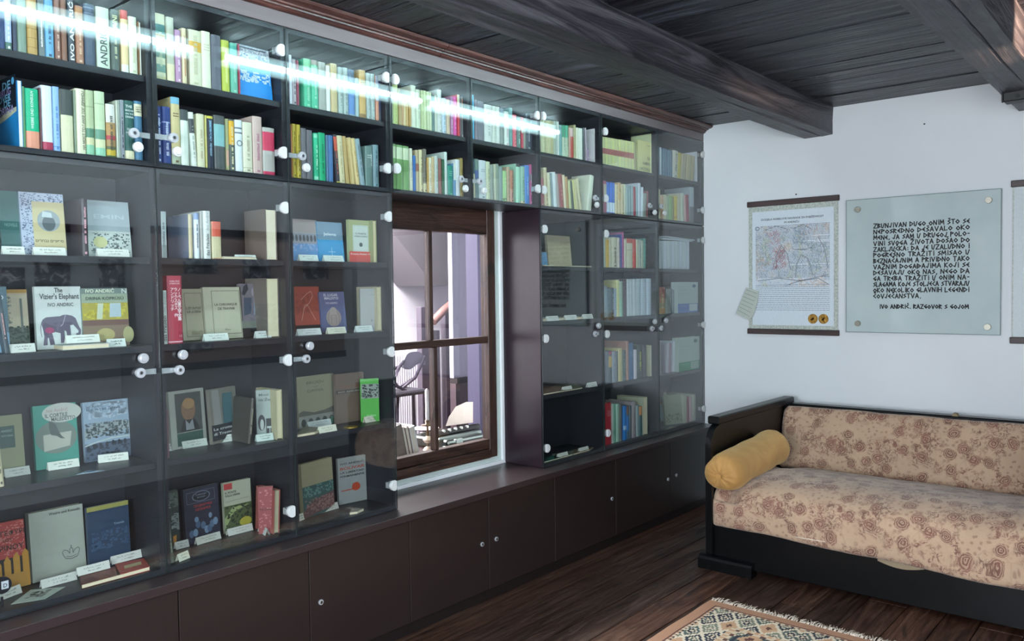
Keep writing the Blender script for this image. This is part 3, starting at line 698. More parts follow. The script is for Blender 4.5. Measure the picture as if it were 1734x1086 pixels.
# text through Blender's own font
_fc = {}
def text_mesh(txt, size, align='LEFT', shear=0.0, width=None, bold=0.0, spacing=1.0):
    cu = bpy.data.curves.new('t', 'FONT'); cu.body = txt; cu.size = size; cu.align_x = align; cu.shear = shear; cu.space_character = spacing
    cu.offset = bold; cu.resolution_u = 2; cu.fill_mode = 'FRONT'
    o = bpy.data.objects.new('t', cu); COL.objects.link(o)
    dg = bpy.context.evaluated_depsgraph_get(); dg.update()
    me = bpy.data.meshes.new_from_object(o.evaluated_get(dg)); bpy.data.objects.remove(o); bpy.data.curves.remove(cu)
    if width and len(me.vertices):
        xs_ = [v.co.x for v in me.vertices]; w0 = max(xs_)-min(xs_)
        if w0 > 0:
            f = width/w0
            for v in me.vertices: v.co.x *= f
    return me
def add_mesh(bm, me, mx, mi=0):
    b2 = bmesh.new(); b2.from_mesh(me); bmesh.ops.transform(b2, matrix=mx, verts=b2.verts)
    base = {v: bm.verts.new(v.co) for v in b2.verts}
    for f in b2.faces:
        try:
            nf = bm.faces.new([base[v] for v in f.verts]); nf.material_index = mi
        except ValueError: pass
    b2.free(); bpy.data.meshes.remove(me)

# hanging poster with wooden rods
def poster(name, y0, y1, z0, z1, label, full=True, x=XW, s=-1):
    """s = -1 faces -x. y0 left edge as seen"""
    u = empty(name, (x+s*.012, (y0+y1)/2, z0)); tag(u, label, 'poster'); o = Vector(u.location)
    def add(nm, bm, m):
        bmesh.ops.translate(bm, verts=bm.verts, vec=-o); return mesh_obj(nm, bm, m, u)
    bm = NB(); box(bm, x+s*.010, x+s*.0085, min(y0, y1)+.008, max(y0, y1)-.008, z0+.03, z1-.03)
    w = NT('poster_border'); nn = w.noise(w.tc.outputs['Object'], 95, 2, .5); w.col(w.ramp(nn, [(.40, '#a1aaa2'), (.60, '#c0c6bc')])); w.b.inputs['Roughness'].default_value = .5
    add('poster_sheet', bm, w.m)
    for za in (z0, z1-.036):
        bm = NB(); box(bm, x+s*.022, x+s*.002, min(y0, y1), max(y0, y1), za, za+.036, bevel=.003); add('rod', bm, wood('poster_rod_wood', '#1c0f10', '#33201f', '#4a3130', axis='y', rough=(.35, .5), bump=.1, knots=False))
    return u, add
ps, add = poster('hanging_poster', -0.328, -0.929, 1.178, 2.055, 'hanging paper poster of dense small print over a faded drawing, between dark wooden rods')
bm = NB(); box(bm, XW-.0112, XW-.0103, -.895, -.362, 1.238, 1.985); add('paper', bm, mat('#d3dde4', .55))
YL, YR = -.385, -.870
xa = XW-.0114
bm = NB()
m_ = text_mesh('DODJELA NOBELOVE NAGRADE ZA KNJIŽEVNOST', .017, 'CENTER', width=.41, bold=.0004); add_mesh(bm, m_, Matrix.Translation((xa-.0006, -.628, 1.925)) @ Matrix(((0, 0, -1, 0), (-1, 0, 0, 0), (0, 1, 0, 0), (0, 0, 0, 1))))
m_ = text_mesh('IVI ANDRIĆU', .017, 'CENTER', width=.10, bold=.0004); add_mesh(bm, m_, Matrix.Translation((xa-.0006, -.628, 1.90)) @ Matrix(((0, 0, -1, 0), (-1, 0, 0, 0), (0, 1, 0, 0), (0, 0, 0, 1))))
m_ = text_mesh('O', .04, 'CENTER'); add_mesh(bm, m_, Matrix.Translation((xa-.0006, -.397, 1.86)) @ Matrix(((0, 0, -1, 0), (-1, 0, 0, 0), (0, 1, 0, 0), (0, 0, 0, 1))))
r = random.Random(5)
z = 1.885; k = 0
while z > 1.335:
    if not (1.548 > z > 1.505):
        y = YL-(.035 if z > 1.855 else 0); end = YR+(0 if r.random() > .12 else r.uniform(.05, .3))
        while y > end:
            L = r.uniform(.006, .022); q = max(end, y-L)
            f = [bm.verts.new(p) for p in ((xa-.0005, y, z), (xa-.0005, q, z), (xa-.0005, q, z+.0022), (xa-.0005, y, z+.0022))]; bm.faces.new(f)
            y = q-r.uniform(.002, .004)
    z -= .0082 if z > 1.50 else .0125
add('print', bm, mat('#3c4350', .6))
# faded picture behind the print: soft colour washes and pencil strokes
w = NT('poster_picture'); v = w.tc.outputs['Object']
n1 = w.noise(v, 9, 3, .5, .6); n2 = w.noise(v, 30, 4, .6, 1.5)
base = w.ramp(n1, [(.25, '#d9c9b0'), (.42, '#d6dade'), (.55, '#c8d2dc'), (.68, '#cdd3c2'), (.8, '#dcc2a8')])
w.col(w.mix(w.ramp(n2, [(.52, 0.0), (.6, .45)]), base, '#8c99a8')); w.b.inputs['Roughness'].default_value = .55
bm = NB(); box(bm, XW-.0118, XW-.0113, YR, YL, 1.49, 1.888); add('picture', bm, w.m)
def blob(bm, cy, cz, ry, rz, x, n=18, rs=0):
    r = random.Random(rs); vs_ = []
    for i in range(n):
        t = 2*math.pi*i/n; q = 1+r.uniform(-.14, .14)
        vs_.append(bm.verts.new((x, cy-ry*q*math.cos(t), cz+rz*q*math.sin(t))))
    bm.faces.new(vs_)
def hatch(c, zones, seed, n, wd_=.0022, L0=.03):
    r = random.Random(seed); bm = NB()
    for _ in range(n):
        y0, y1, z0, z1 = r.choice(zones); y = r.uniform(y0, y1); z = r.uniform(z0, z1); a = r.uniform(-1.2, 1.2)+(1.57 if r.random() < .6 else 0); L = L0*r.uniform(.4, 1.2)
        m1 = (y+L*math.cos(a)*.5, z+L*math.sin(a)*.5+r.uniform(-.004, .004)); e1 = (y+L*math.cos(a), z+L*math.sin(a))
        pts_ = [(max(YR, min(YL, q[0])), max(1.492, min(1.886, q[1]))) for q in ((y, z), m1, e1)]
        strokes(bm, list(zip(pts_, pts_[1:])), xa, .0004+.00001*(seed % 9), wd_)
    o_ = add('picture_hatching', bm, mat(c, .6)); o_['kind'] = 'stuff'
hatch('#c9929a', [(-.55, -.48, 1.76, 1.85), (-.60, -.51, 1.60, 1.74), (-.58, -.52, 1.60, 1.72)], 3, 120, .0026)
hatch('#93a8b8', [(-.80, -.63, 1.56, 1.76), (-.72, -.64, 1.76, 1.86)], 5, 120)
hatch('#8fa89e', [(-.86, -.72, 1.60, 1.78), (-.48, -.39, 1.62, 1.76)], 6, 90)
hatch('#cda88e', [(-.86, -.70, 1.80, 1.885), (-.50, -.39, 1.60, 1.70), (-.86, -.60, 1.50, 1.54)], 7, 70)
arcs = [[(-.655, 1.555), (-.66, 1.63), (-.69, 1.69), (-.73, 1.67), (-.755, 1.60), (-.765, 1.56)], [(-.50, 1.60), (-.53, 1.70), (-.56, 1.76), (-.60, 1.70), (-.62, 1.60)], [(-.44, 1.86), (-.53, 1.885), (-.60, 1.86)], [(-.64, 1.86), (-.70, 1.885), (-.76, 1.85)], [(-.64, 1.73), (-.70, 1.725), (-.76, 1.735)], [(-.40, 1.53), (-.55, 1.545), (-.68, 1.525), (-.86, 1.56)], [(-.60, 1.50), (-.68, 1.525), (-.80, 1.54), (-.865, 1.50)], [(-.80, 1.80), (-.84, 1.72), (-.86, 1.60)]]
for a in arcs:
    bm = NB(); strokes(bm, list(zip(a, a[1:])), xa, .0007, .005); add('picture_outline', bm, mat('#8a8f98', .6))
for cy_ in (-.765, -.832):
    bm = NB(); cyl(bm, (xa, cy_, 1.283), (xa-.003, cy_, 1.283), .031, 28)
    for k in range(3): blob(bm, cy_+.006*k-.004, 1.29-.008*k, .012, .009, xa-.0036, 9, k)
    add('medal', bm, mat('#9a7432', .4, .6, bump=.6, bscale=60))
# torn note pinned beside the poster
q = [wx(a, .024) for a in ((1264, 487), (1285, 493), (1283, 512), (1276, 535), (1268, 542), (1246, 531))]
bm = NB(); prism(bm, [(p.y, p.z) for p in q], XW-.0255, XW-.0245, 'x')
nt_ = tag(mesh_obj('torn_note', bm, mat('#b9c0b6', .7)), 'small crumpled strip of grey printed paper stuck at the left edge of the hanging poster', 'note')
bm = NB()
for k in range(7):
    a = q[0].lerp(q[5], .08+.13*k); b = q[1].lerp(q[4], .08+.13*k)
    strokes(bm, [((a.y-.006, a.z-.002), (b.y+.006, b.z-.002))], XW-.0256, .0004, .0028)
mesh_obj('print', bm, mat('#7d8580', .6), nt_)
# third poster at the right edge
ps2, add2 = poster('framed_poster', -1.852, -2.66, 1.16, 2.052, 'pale hanging poster with dark rods, partly out of view right of the glass plaque')
bm = NB(); box(bm, XW-.0112, XW-.0103, -2.64, -1.866, 1.198, 2.014); add2('paper', bm, mat('#cfd8da', .12))
# nails in the wall
for q, l in (((1566, 210), 'small dark nail high in the white wall above the glass plaque'), ((1349, 329), 'tiny dark nail in the white wall just above the printed poster')):
    p = wx(q); bm = NB(); cyl(bm, (XW-.0005, p.y, p.z), (XW-.012, p.y, p.z-.002), .003, 8, r2=.0045); tag(mesh_obj('nail', bm, M_black), l, 'nail', 'nails in the wall')

# ------------------------------------------------------------------ posters and photographs on the wall behind the camera
def front_poster(x0, x1, z0, z1, label, fill='#aab4b6'):
    u = empty('wall_banner', ((x0+x1)/2, YF+.012, z0)); tag(u, label, 'poster', 'banners behind the camera'); o = Vector(u.location)
    def add(nm, bm, m):
        bmesh.ops.translate(bm, verts=bm.verts, vec=-o); return mesh_obj(nm, bm, m, u)
    bm = NB(); box(bm, x0+.01, x1-.01, YF+.006, YF+.008, z0+.03, z1-.03); add('sheet', bm, mat(fill, .5))
    for za in (z0, z1-.06):
        bm = NB(); box(bm, x0, x1, YF+.002, YF+.026, za, za+.06, bevel=.004); add('rod', bm, mat('#140d0e', .4))
    return add
sc_f = (2.7-YF)/6.3     # the wall stands a little farther than first surveyed
def fx(v): return v*sc_f
a1 = front_poster(fx(1.9), fx(2.955), .87, 2.02, 'wide pale banner with old photographs on the wall behind the camera')
a2 = front_poster(fx(3.10), fx(4.96), .87, 2.04, 'second brownish banner with old photographs on the wall behind the camera', '#a88e84')
w = NT('old_photo'); n1 = w.noise(w.tc.outputs['Object'], 14, 5, .6, .8); w.col(w.ramp(n1, [(.40, '#08080a'), (.5, '#2a2b2e'), (.6, '#b9b9bd')])); w.b.inputs['Roughness'].default_value = .3
for k, (add_, x0, x1, z0, z1) in enumerate(((a1, 2.26, 2.50, 1.50, 1.74), (a1, 2.70, 2.89, 1.56, 1.77), (a1, 2.02, 2.2, 1.5, 1.7), (a2, 3.36, 3.66, 1.66, 1.84), (a2, 3.89, 4.16, 1.62, 1.80), (a2, 4.50, 4.78, 1.62, 1.78), (a2, 3.95, 4.25, 1.15, 1.4), (a2, 3.3, 3.6, 1.02, 1.2), (a1, 2.2, 2.5, 1.1, 1.3))):
    bm = NB(); box(bm, fx(x0), fx(x1), YF+.0085, YF+.0105, z0, z1); add_('photograph', bm, w.m)

# black lamp bracket under the end of the second beam
lb = empty('ceiling_spotlight', (5.0, -1.95, 2.43)); tag(lb, 'black metal spotlight bracket hanging under the end of the ceiling beam', 'ceiling lamp'); lo = Vector(lb.location)
def LB(nm, fn, m):
    bm = NB(); fn(bm); bmesh.ops.translate(bm, verts=bm.verts, vec=-lo); return mesh_obj(nm, bm, m, lb)
xb = 4.72
A = onX((1696, 128), xb); B = onX((1734, 168), xb); A2 = onX((1696, 150), xb)
def fr(bm):
    t = .006; y0, y1 = A.y, B.y-.25; z1, z0 = 2.424, B.z
    box(bm, xb, xb+.02, y0-t, y0, z0, z1); box(bm, xb, xb+.02, y1, y1+t, z0, z1)
    box(bm, xb, xb+.09, y1+t+.0002, y0-t-.0002, z0, A2.z-.004, bevel=.004)
LB('bracket', fr, M_black)
LB('lamp_arm', lambda bm: (cyl(bm, (xb+.03, A.y-.075, A2.z-.003), (xb+.03, A.y-.075, 2.425), .024, 14), cyl(bm, (xb+.03, A.y-.075, A2.z+.02), (xb+.03, A.y-.075, A2.z+.06), .033, 14)), M_black)
LB('lamp_head', lambda bm: (cyl(bm, (xb+.05, A.y-.19, A2.z-.02), (xb-.03, A.y-.30, A2.z+.03), .035, 18), cyl(bm, (xb-.001, A.y-.07, B.z+.02), (xb-.006, A.y-.07, B.z+.02), .010, 12)), mat('#1a1a1d', .35, .5))
pd = bpy.data.lights.new('spotlight_beam', 'SPOT'); pd.energy = 60; pd.color = (1.0, .66, .45); pd.shadow_soft_size = .008; pd.spot_size = R_(58); pd.spot_blend = .6
pl_ = bpy.data.objects.new('spotlight_beam', pd); COL.objects.link(pl_); pl_.location = (3.8, -2.45, 2.38); pl_.rotation_euler = Vector((.25, .80, .35)).to_track_quat('-Z', 'Y').to_euler()
# ------------------------------------------------------------------ sofa
def floral():
    w = NT('floral_tapestry'); uv = w.n('ShaderNodeUVMap').outputs[0]
    warp = w.n('ShaderNodeTexNoise'); warp.inputs['Scale'].default_value = 9; w.l(uv, warp.inputs['Vector'])
    vm = w.n('ShaderNodeVectorMath', operation='SCALE'); vm.inputs['Scale'].default_value = 0.035
    sub = w.n('ShaderNodeVectorMath', operation='SUBTRACT'); w.l(warp.outputs['Color'], sub.inputs[0]); sub.inputs[1].default_value = (.5, .5, .5); w.l(sub.outputs[0], vm.inputs[0])
    add = w.n('ShaderNodeVectorMath', operation='ADD'); w.l(uv, add.inputs[0]); w.l(vm.outputs[0], add.inputs[1]); P_ = add.outputs[0]
    def vor(scale, rnd_, feat='F1', vec=None):
        x = w.n('ShaderNodeTexVoronoi', voronoi_dimensions='2D', feature=feat); x.inputs['Scale'].default_value = scale; x.inputs['Randomness'].default_value = rnd_
        w.l(vec or P_, x.inputs['Vector']); return x
    # large roses: rings of petals
    v1 = vor(9.6, .85); d1 = v1.outputs['Distance']
    petal = w.noise(P_, 48, 4, .65); wob = w.math('MULTIPLY', w.math('SUBTRACT', petal, .5), .26)
    dd = w.math('ADD', d1, wob)
    swirl = w.math('SINE', w.math('ADD', w.math('MULTIPLY', d1, 62), w.math('MULTIPLY', w.noise(P_, 34, 3, .6), 17)))
    swirl = w.ramp(w.math('ADD', w.math('MULTIPLY', swirl, .5), .5), [(.25, .25), (.6, .95)])
    rose = w.math('MULTIPLY', w.ramp(dd, [(0.0, 1), (.20, .9), (.27, .8), (.32, 0.0), (1.0, 0.0)]), swirl)
    big = w.n('ShaderNodeSeparateColor'); w.l(v1.outputs['Color'], big.inputs[0])
    keep = w.math('GREATER_THAN', big.outputs[0], .12)
    rose = w.math('MULTIPLY', rose, keep)
    # small buds and leaves gathered in clusters
    v2 = vor(30, 1.0); leafn = w.noise(P_, 42, 3, .6)
    d2 = w.math('ADD', v2.outputs['Distance'], w.math('MULTIPLY', w.math('SUBTRACT', leafn, .5), .35))
    bud = w.ramp(d2, [(0, .45), (.14, .4), (.22, .15), (.27, 0), (1, 0)])
    cl = w.noise(P_, 6.5, 2, .5); clm = w.ramp(cl, [(.36, 0.0), (.50, 1.0)])
    bud = w.math('MULTIPLY', bud, clm)
    fol = w.ramp(w.noise(P_, 44, 6, .8, 1.2), [(.49, 0.0), (.55, .85)])
    bud = w.math('MAXIMUM', bud, w.math('MULTIPLY', fol, w.ramp(w.noise(P_, 9.5, 2, .5, .4), [(.46, 0.0), (.56, 1.0)])))
    # thin stems
    v3 = vor(11, 1.0, 'DISTANCE_TO_EDGE'); stem = w.ramp(v3.outputs['Distance'], [(0, .55), (.025, .45), (.05, 0), (1, 0)])
    stem = w.math('MULTIPLY', stem, w.ramp(w.noise(P_, 4.0, 2, .5), [(.5, 0.0), (.6, .8)]))
    m_ = w.math('MAXIMUM', w.math('MAXIMUM', rose, bud), w.math('MULTIPLY', stem, .35))
    weave = w.n('ShaderNodeTexNoise'); weave.inputs['Scale'].default_value = 1; weave.inputs['Detail'].default_value = 3
    w.l(w.mapping(uv, (420, 90, 1)), weave.inputs['Vector'])
    tone = w.noise(uv, 3, 3, .5)
    ground = w.ramp(tone, [(.3, '#b0937a'), (.7, '#c0a286')])
    ground = w.mix(w.ramp(weave.outputs['Fac'], [(.3, .35), (.6, 0.0)]), ground, '#9d8a72')
    flower = w.ramp(w.noise(P_, 14, 2, .5), [(.35, '#56302a'), (.65, '#78463c')])
    w.col(w.mix(w.math('MULTIPLY', m_, .95), ground, flower)); w.b.inputs['Roughness'].default_value = .9
    w.b.inputs['Sheen Weight'].default_value = .25
    w.bump(w.math('ADD', w.math('MULTIPLY', m_, .6), weave.outputs['Fac']), .25, .003)
    return w.m
M_flor = floral()
def sweep_cushion(name, prof, y0, y1, parent, o, wob=0.0, seed=1, ny=60, endr=0.03, sag=None):
    """closed profile (x,z) swept along y with rounded ends and fine wrinkles; uv in metres"""
    from mathutils import noise as mn
    bm = NB(); uvl = bm.loops.layers.uv.new('uv')
    n = len(prof); cen = Vector((sum(p[0] for p in prof)/n, sum(p[1] for p in prof)/n))
    acc = [0]
    for a, b in zip(prof, prof[1:]): acc.append(acc[-1]+math.dist(a, b))
    tot = acc[-1]+math.dist(prof[-1], prof[0])
    rings = []; ys_ = []
    for j in range(ny+1):
        t = j/ny; y = y0+(y1-y0)*t; e = min(abs(y-y0), abs(y1-y))
        k = 1.0 if e > endr else math.sqrt(max(0, 1-(1-e/endr)**2))
        k2 = .0 + k; ring = []
        for i, (px, pz) in enumerate(prof):
            c = Vector((px, pz)); dlt = c-cen; L_ = dlt.length; q = cen+dlt*((L_-endr*(1-k2))/L_)
            nz = mn.noise(Vector((px*5+seed, y*4, pz*5)))*wob + mn.noise(Vector((px*16+seed, y*14, pz*16)))*wob*.3
            q = q+dlt.normalized()*nz
            if sag: q = sag(q, y, i)
            ring.append(bm.verts.new((q.x, y, q.y)))
        rings.append(ring); ys_.append(y)
    for j, (A, B) in enumerate(zip(rings, rings[1:])):
        for i in range(n):
            i2 = (i+1) % n; f = bm.faces.new((A[i], A[i2], B[i2], B[i])); f.smooth = True
            uvs = [(-ys_[j], acc[i]), (-ys_[j], acc[i2] if i2 else tot), (-ys_[j+1], acc[i2] if i2 else tot), (-ys_[j+1], acc[i])]
            for lp, u in zip(f.loops, uvs): lp[uvl].uv = u
    for ring in (rings[0][::-1], rings[-1]):
        f = bm.faces.new(ring)
        for lp in f.loops: lp[uvl].uv = (lp.vert.co.x, lp.vert.co.z)
    bmesh.ops.recalc_face_normals(bm, faces=bm.faces)
    bmesh.ops.translate(bm, verts=bm.verts, vec=-o)
    ob = mesh_obj(name, bm, M_flor, parent); return ob
def spline(pts, k=6):
    out = []; n = len(pts)
    for i in range(n):
        p0, p1, p2, p3 = (Vector(pts[(i+d) % n]) for d in (-1, 0, 1, 2))
        for j in range(k):
            t = j/k; out.append(tuple(.5*((2*p1)+(-p0+p2)*t+(2*p0-5*p1+4*p2-p3)*t*t+(-p0+3*p1-3*p2+p3)*t**3)))
    return out
SY0, SY1 = -0.655, -2.30
sf = empty('sofa', (4.55, -1.7, 0)); tag(sf, 'long black wooden sofa with faded rose tapestry seat and back against the white wall', 'sofa'); so = Vector(sf.location)
def SP(nm, bm, m, smooth=False):
    bmesh.ops.translate(bm, verts=bm.verts, vec=-so); return mesh_obj(nm, bm, m, sf, smooth=smooth)
M_blk = mat('#060709', .34, 0, .3)
# end panel with a rounded upper front corner
def endpanel(y0, y1, nm):
    pts = [(3.985, .075), (3.985, .60)]
    for k in range(9):
        t = k/8*math.pi/2; pts.append((4.085-.10*math.cos(t), .655+.105*math.sin(t)))
    pts += [(5.06, .760), (5.06, .075)]
    bm = NB(); prism(bm, pts, y0, y1, 'y'); bmesh.ops.bevel(bm, geom=bm.edges[:], offset=.003, segments=1, affect='EDGES'); return SP(nm, bm, M_blk)
endpanel(SY0-.035, SY0, 'end_panel'); endpanel(SY1, SY1+.035, 'end_panel')
# raised rim round the panel front and the flat cap on top
for ya, yb in ((SY0-.055, SY0+.012), (SY1-.012, SY1+.055)):
    bm = NB(); box(bm, 4.035, 5.075, ya, yb, .7605, .802, bevel=.006); SP('arm_cap', bm, M_blk)
    pts = [(3.978, .08), (3.968, .60)]
    for k in range(9):
        t = k/8*math.pi/2; pts.append((4.075-.108*math.cos(t), .650+.108*math.sin(t)))
    pts += [(4.075, .728)]
    for k in range(8, -1, -1):
        t = k/8*math.pi/2; pts.append((4.075-.076*math.cos(t), .650+.076*math.sin(t)))
    pts += [(3.999, .08)]
    # facing strip in front of the panel edge
    bm = NB(); yc0, yc1 = (ya+.004, yb-.006); n_ = len(pts)//2
    prism(bm, [(p[0]-.012, p[1]) for p in pts], yc0+.002, yc0+.018 if ya > -1 else yc1, 'y'); SP('arm_moulding', bm, M_blk)
bm = NB(); box(bm, 5.02, 5.065, SY1+.036, SY0-.036, .08, .735, bevel=.004); SP('back_panel', bm, M_blk)
bm = NB(); box(bm, 4.995, 5.075, SY1+.056, SY0-.056, .7355, .768, bevel=.006); SP('back_rail', bm, M_blk)
bm = NB(); box(bm, 3.995, 4.02, SY1+.036, SY0-.036, .03, .245, bevel=.003); SP('front_panel', bm, M_blk)
for ya, yb in ((SY0-.27, SY0+.03), (SY1-.03, SY1+.06)):
    pts = [(3.955, 0.0), (3.955, .052), (3.963, .064), (3.982, .072), (4.02, .0745), (4.02, 0)]
    bm = NB(); prism(bm, pts, ya, yb, 'y'); SP('foot', bm, M_blk)
    bm = NB(); box(bm, 4.95, 5.06, ya+.012, yb-.012, 0, .0745); SP('foot', bm, M_blk)
# seat mattress
seat = [(3.975, .235), (3.962, .30), (3.975, .39), (4.04, .455), (4.20, .495), (4.45, .485), (4.70, .445), (4.86, .40), (4.90, .33), (4.88, .262), (4.60, .252), (4.25, .252), (4.05, .248)]
prof = spline(seat, 5)
def sag(q, y, i):
    if q.y < .30 and q.x < 4.05:
        q = Vector((q.x, q.y-.028*max(0, min(1, (-y-1.0)/1.0))-.004*math.sin(y*9)))
    d = max(0, 1-abs(y+.78)/.16)
    if q.y > .38: q = Vector((q.x, q.y-.055*d*d))
    return q
sweep_cushion('seat_cushion', prof, SY1+.04, SY0-.037, sf, so, wob=.012, seed=2, ny=110, endr=.035, sag=sag)
# loose lining hanging below the cover
bm = NB(); vs_ = []
for k in range(15):
    t = k/14; y = -1.53-.20*t; vs_.append((y, .212-.018*math.sin(t*math.pi)))
prism(bm, [(y, z) for y, z in vs_]+[(-1.73, .235), (-1.53, .235)], 3.982, 3.986, 'x'); SP('lining_flap', bm, mat('#8a7a62', .8))
back = [(4.84, .41), (4.865, .50), (4.90, .62), (4.935, .72), (4.965, .755), (5.0, .735), (5.01, .60), (5.01, .45), (4.95, .385)]
sweep_cushion('back_cushion', spline(back, 5), SY1+.04, SY0-.04, sf, so, wob=.006, seed=7, ny=90, endr=.02)
# white piping glimpsed under the seat seam and a fabric tag on the back rail
bm = NB(); tube(bm, [(3.968, y, .262+.006*math.sin(y*7)) for y in [-1.15-.1*k for k in range(6)]], .0022, 6); SP('seam', bm, mat('#e6dccb', .8))
tg = onX((1617, 706), 4.985); bm = NB(); prism(bm, [(tg.y+.016, .7685), (tg.y+.010, .785), (tg.y-.006, .782), (tg.y-.014, .7685)], 4.988, 5.03, 'x'); SP('fabric_tab', bm, mat('#8e8064', .9))
# bolster
bo_ = empty('bolster_cushion', (4.255, -.775, .565), (0, 0, 0)); tag(bo_, 'mustard velvet bolster cushion with gathered round end lying at the left of the sofa', 'cushion')
from mathutils import noise as mn
bm = NB(); A = Vector((-.325, .014, -.055)); B = Vector((.345, -.014, .01)); n = 48; rb = .103
prof = [(0, .012), (.004, .10)]
L_ = (B-A).length; d = (B-A).normalized(); a_ = d.orthogonal().normalized(); b_ = d.cross(a_)
st = [(0.012, .004), (0.004, .012), (0.002, .03), (.006, .055), (.014, .078), (.03, .094), (.055, .101)]+[(.055+(L_-.11)*k/22, .103) for k in range(1, 22)]+[(L_-.055, .101), (L_-.03, .094), (L_-.014, .078), (L_-.006, .055), (L_-.002, .03), (L_-.012, .004)]
rings = []
for s_, r_ in st:
    ring = []
    for k in range(n):
        t = 2*math.pi*k/n; end = max(0, 1-min(s_, L_-s_)/.05)
        pl = .0035*end*math.sin(k*math.pi*2*12/n*1.0+1.3*math.sin(k*.7))*(1 if r_ > .02 else 0)
        p = A+d*(s_-pl)+(a_*math.cos(t)+b_*math.sin(t))*r_
        w_ = mn.noise(p*7)*.007+mn.noise(p*22+Vector((3, 1, 2)))*.0022
        down = max(0, -(a_*math.cos(t)+b_*math.sin(t)).z)
        w_ -= .010*down**3*(1+.6*math.sin(s_*38))
        ring.append(bm.verts.new(p+(a_*math.cos(t)+b_*math.sin(t))*w_*(min(1, r_/.05))))
    rings.append(ring)
for P0, P1 in zip(rings, rings[1:]):
    for k in range(n):
        f = bm.faces.new((P0[k], P0[(k+1) % n], P1[(k+1) % n], P1[k])); f.smooth = True
bm.faces.new(rings[0][::-1]); bm.faces.new(rings[-1]); bmesh.ops.recalc_face_normals(bm, faces=bm.faces)
w = NT('mustard_velvet'); n1 = w.noise(w.tc.outputs['Object'], 6, 4, .6, .5); w.col(w.ramp(n1, [(.3, '#a2763c'), (.7, '#c09356')])); w.b.inputs['Roughness'].default_value = .75
w.b.inputs['Sheen Weight'].default_value = .5; w.b.inputs['Sheen Tint'].default_value = hexc('#e8cf9a'); w.bump(w.noise(w.tc.outputs['Object'], 160, 3), .12, .002)
M_vel = w.m
mesh_obj('bolster_body', bm, M_vel, bo_)
for s_, e in ((-.002, -1), (L_+.002, 1)):
    bm = NB(); c = A+d*s_; cyl(bm, c-d*.004, c+d*.004, .016, 16, r2=.014); mesh_obj('bolster_button', bm, M_vel, bo_)

# ------------------------------------------------------------------ rug
RX1, RY0 = 3.555, -0.90
RW, RL = 0.95, 1.7   # extent along y, along x
cell = 0.0085
PAL = ['#b08468', '#d8c4a8', '#232e3c', '#4d5f5a', '#c9a27e', '#5f3c33', '#7e8474', '#e3d6bd']
def rugc(u, v):
    """u from the fringe edge, v from the side edge, metres"""
    U = u if u < RL/2 else RL-u; V = v if v < RW/2 else RW-v; e = min(U, V)
    if e < .052: return 0
    if e < .058: return 5
    t = U if V < U else V          # runs along the band
    if e < .078: return 1 if (int(t/.014) % 2) else (0 if e < .068 else 2)
    if e < .225:
        # hexagon lattice with cream outlines and occasional peach medallions
        a = .150; b = .100
        m = U/a+V/b; n_ = U/a-V/b
        f1, f2 = m-math.floor(m), n_-math.floor(n_)
        i, j = math.floor(m), math.floor(n_)
        d = max(abs(f1-.5), abs(f2-.5))
        if d > .42: return 7
        if (i*2+j) % 5 == 0: return 4 if d > .14 else 5
        if d < .10: return 1
        if d < .20: return [6, 2, 3][(i+j) % 3]
        if d < .27: return 7
        return [2, 3, 2, 6][(i+2*j) % 4]
    if e < .245: return 1 if (int(t/.016) % 2) else 4
    if e < .262: return 5 if (int(t/.02) % 3 == 0) else 1
    # field: stepped lozenges
    cu = U-.262; cv = V-.262
    q = abs(((cu+.5*cv)/.16) % 1-.5)+abs(((cv)/.14) % 1-.5)
    if q > .86: return 7
    if q > .70: return 6
    if q > .62: return 1
    if q > .35: return 2 if int(cv/.012) % 2 else 3
    return 4 if q > .15 else 5
bm = NB(); nu, nv = int(RL/cell), int(RW/cell)
rug = empty('kilim_rug', (RX1-RL/2, RY0-RW/2, 0)); tag(rug, 'patterned kilim rug with salmon border and white fringe on the floorboards', 'rug'); ro_ = Vector(rug.location)
grid = {}
def gv(i, j):
    if (i, j) not in grid:
        grid[(i, j)] = bm.verts.new((RX1-i*cell-ro_.x+.0012*math.sin(j*.21), RY0-j*cell-ro_.y+.0015*math.sin(i*.17), .0075))
    return grid[(i, j)]
for i in range(nu):
    for j in range(nv):
        f = bm.faces.new((gv(i, j), gv(i+1, j), gv(i+1, j+1), gv(i, j+1))); f.material_index = rugc((i+.5)*cell, (j+.5)*cell)
for f in bm.faces: f.normal_flip() if f.normal.z < 0 else None
def rugm(c):
    w = NT('wool_'+c); v = w.mapping(w.tc.outputs['Object'], (300, 120, 1)); n1 = w.noise(v, 1, 2, .6)
    w.col(w.mix(w.math('MULTIPLY', n1, .45), c, '#1d1a18')); w.b.inputs['Roughness'].default_value = .95; w.bump(n1, .4, .002); return w.m
bmesh.ops.recalc_face_normals(bm, faces=bm.faces)
if bm.faces[0].normal.z < 0: bmesh.ops.reverse_faces(bm, faces=bm.faces)
mesh_obj('pile', bm, [rugm(c) for c in PAL], rug)
bm = NB(); box(bm, -RL/2+.004, RL/2-.004, -RW/2+.004, RW/2-.004, .0005, .0068); mesh_obj('backing', bm, mat('#8a6a55', .95), rug)
bm = NB(); r = random.Random(9); y = RY0-.004
while y > RY0-RW+.004:
    L_ = r.uniform(.032, .066); a = r.uniform(-.9, .9); x0 = RX1-ro_.x-.002; y0 = y-ro_.y; p = [(x0, y0, .006)]
    for k in range(1, 5):
        p.append((x0+L_*k/4, y0+.010*a*k/4+r.uniform(-.004, .004), .006+.005*math.sin(k*1.4+a*3)*(1 if k < 4 else 0)))
    tube(bm, p, [.0020, .0030, .0026, .0022, .0012], 5); y -= r.uniform(.004, .0075)
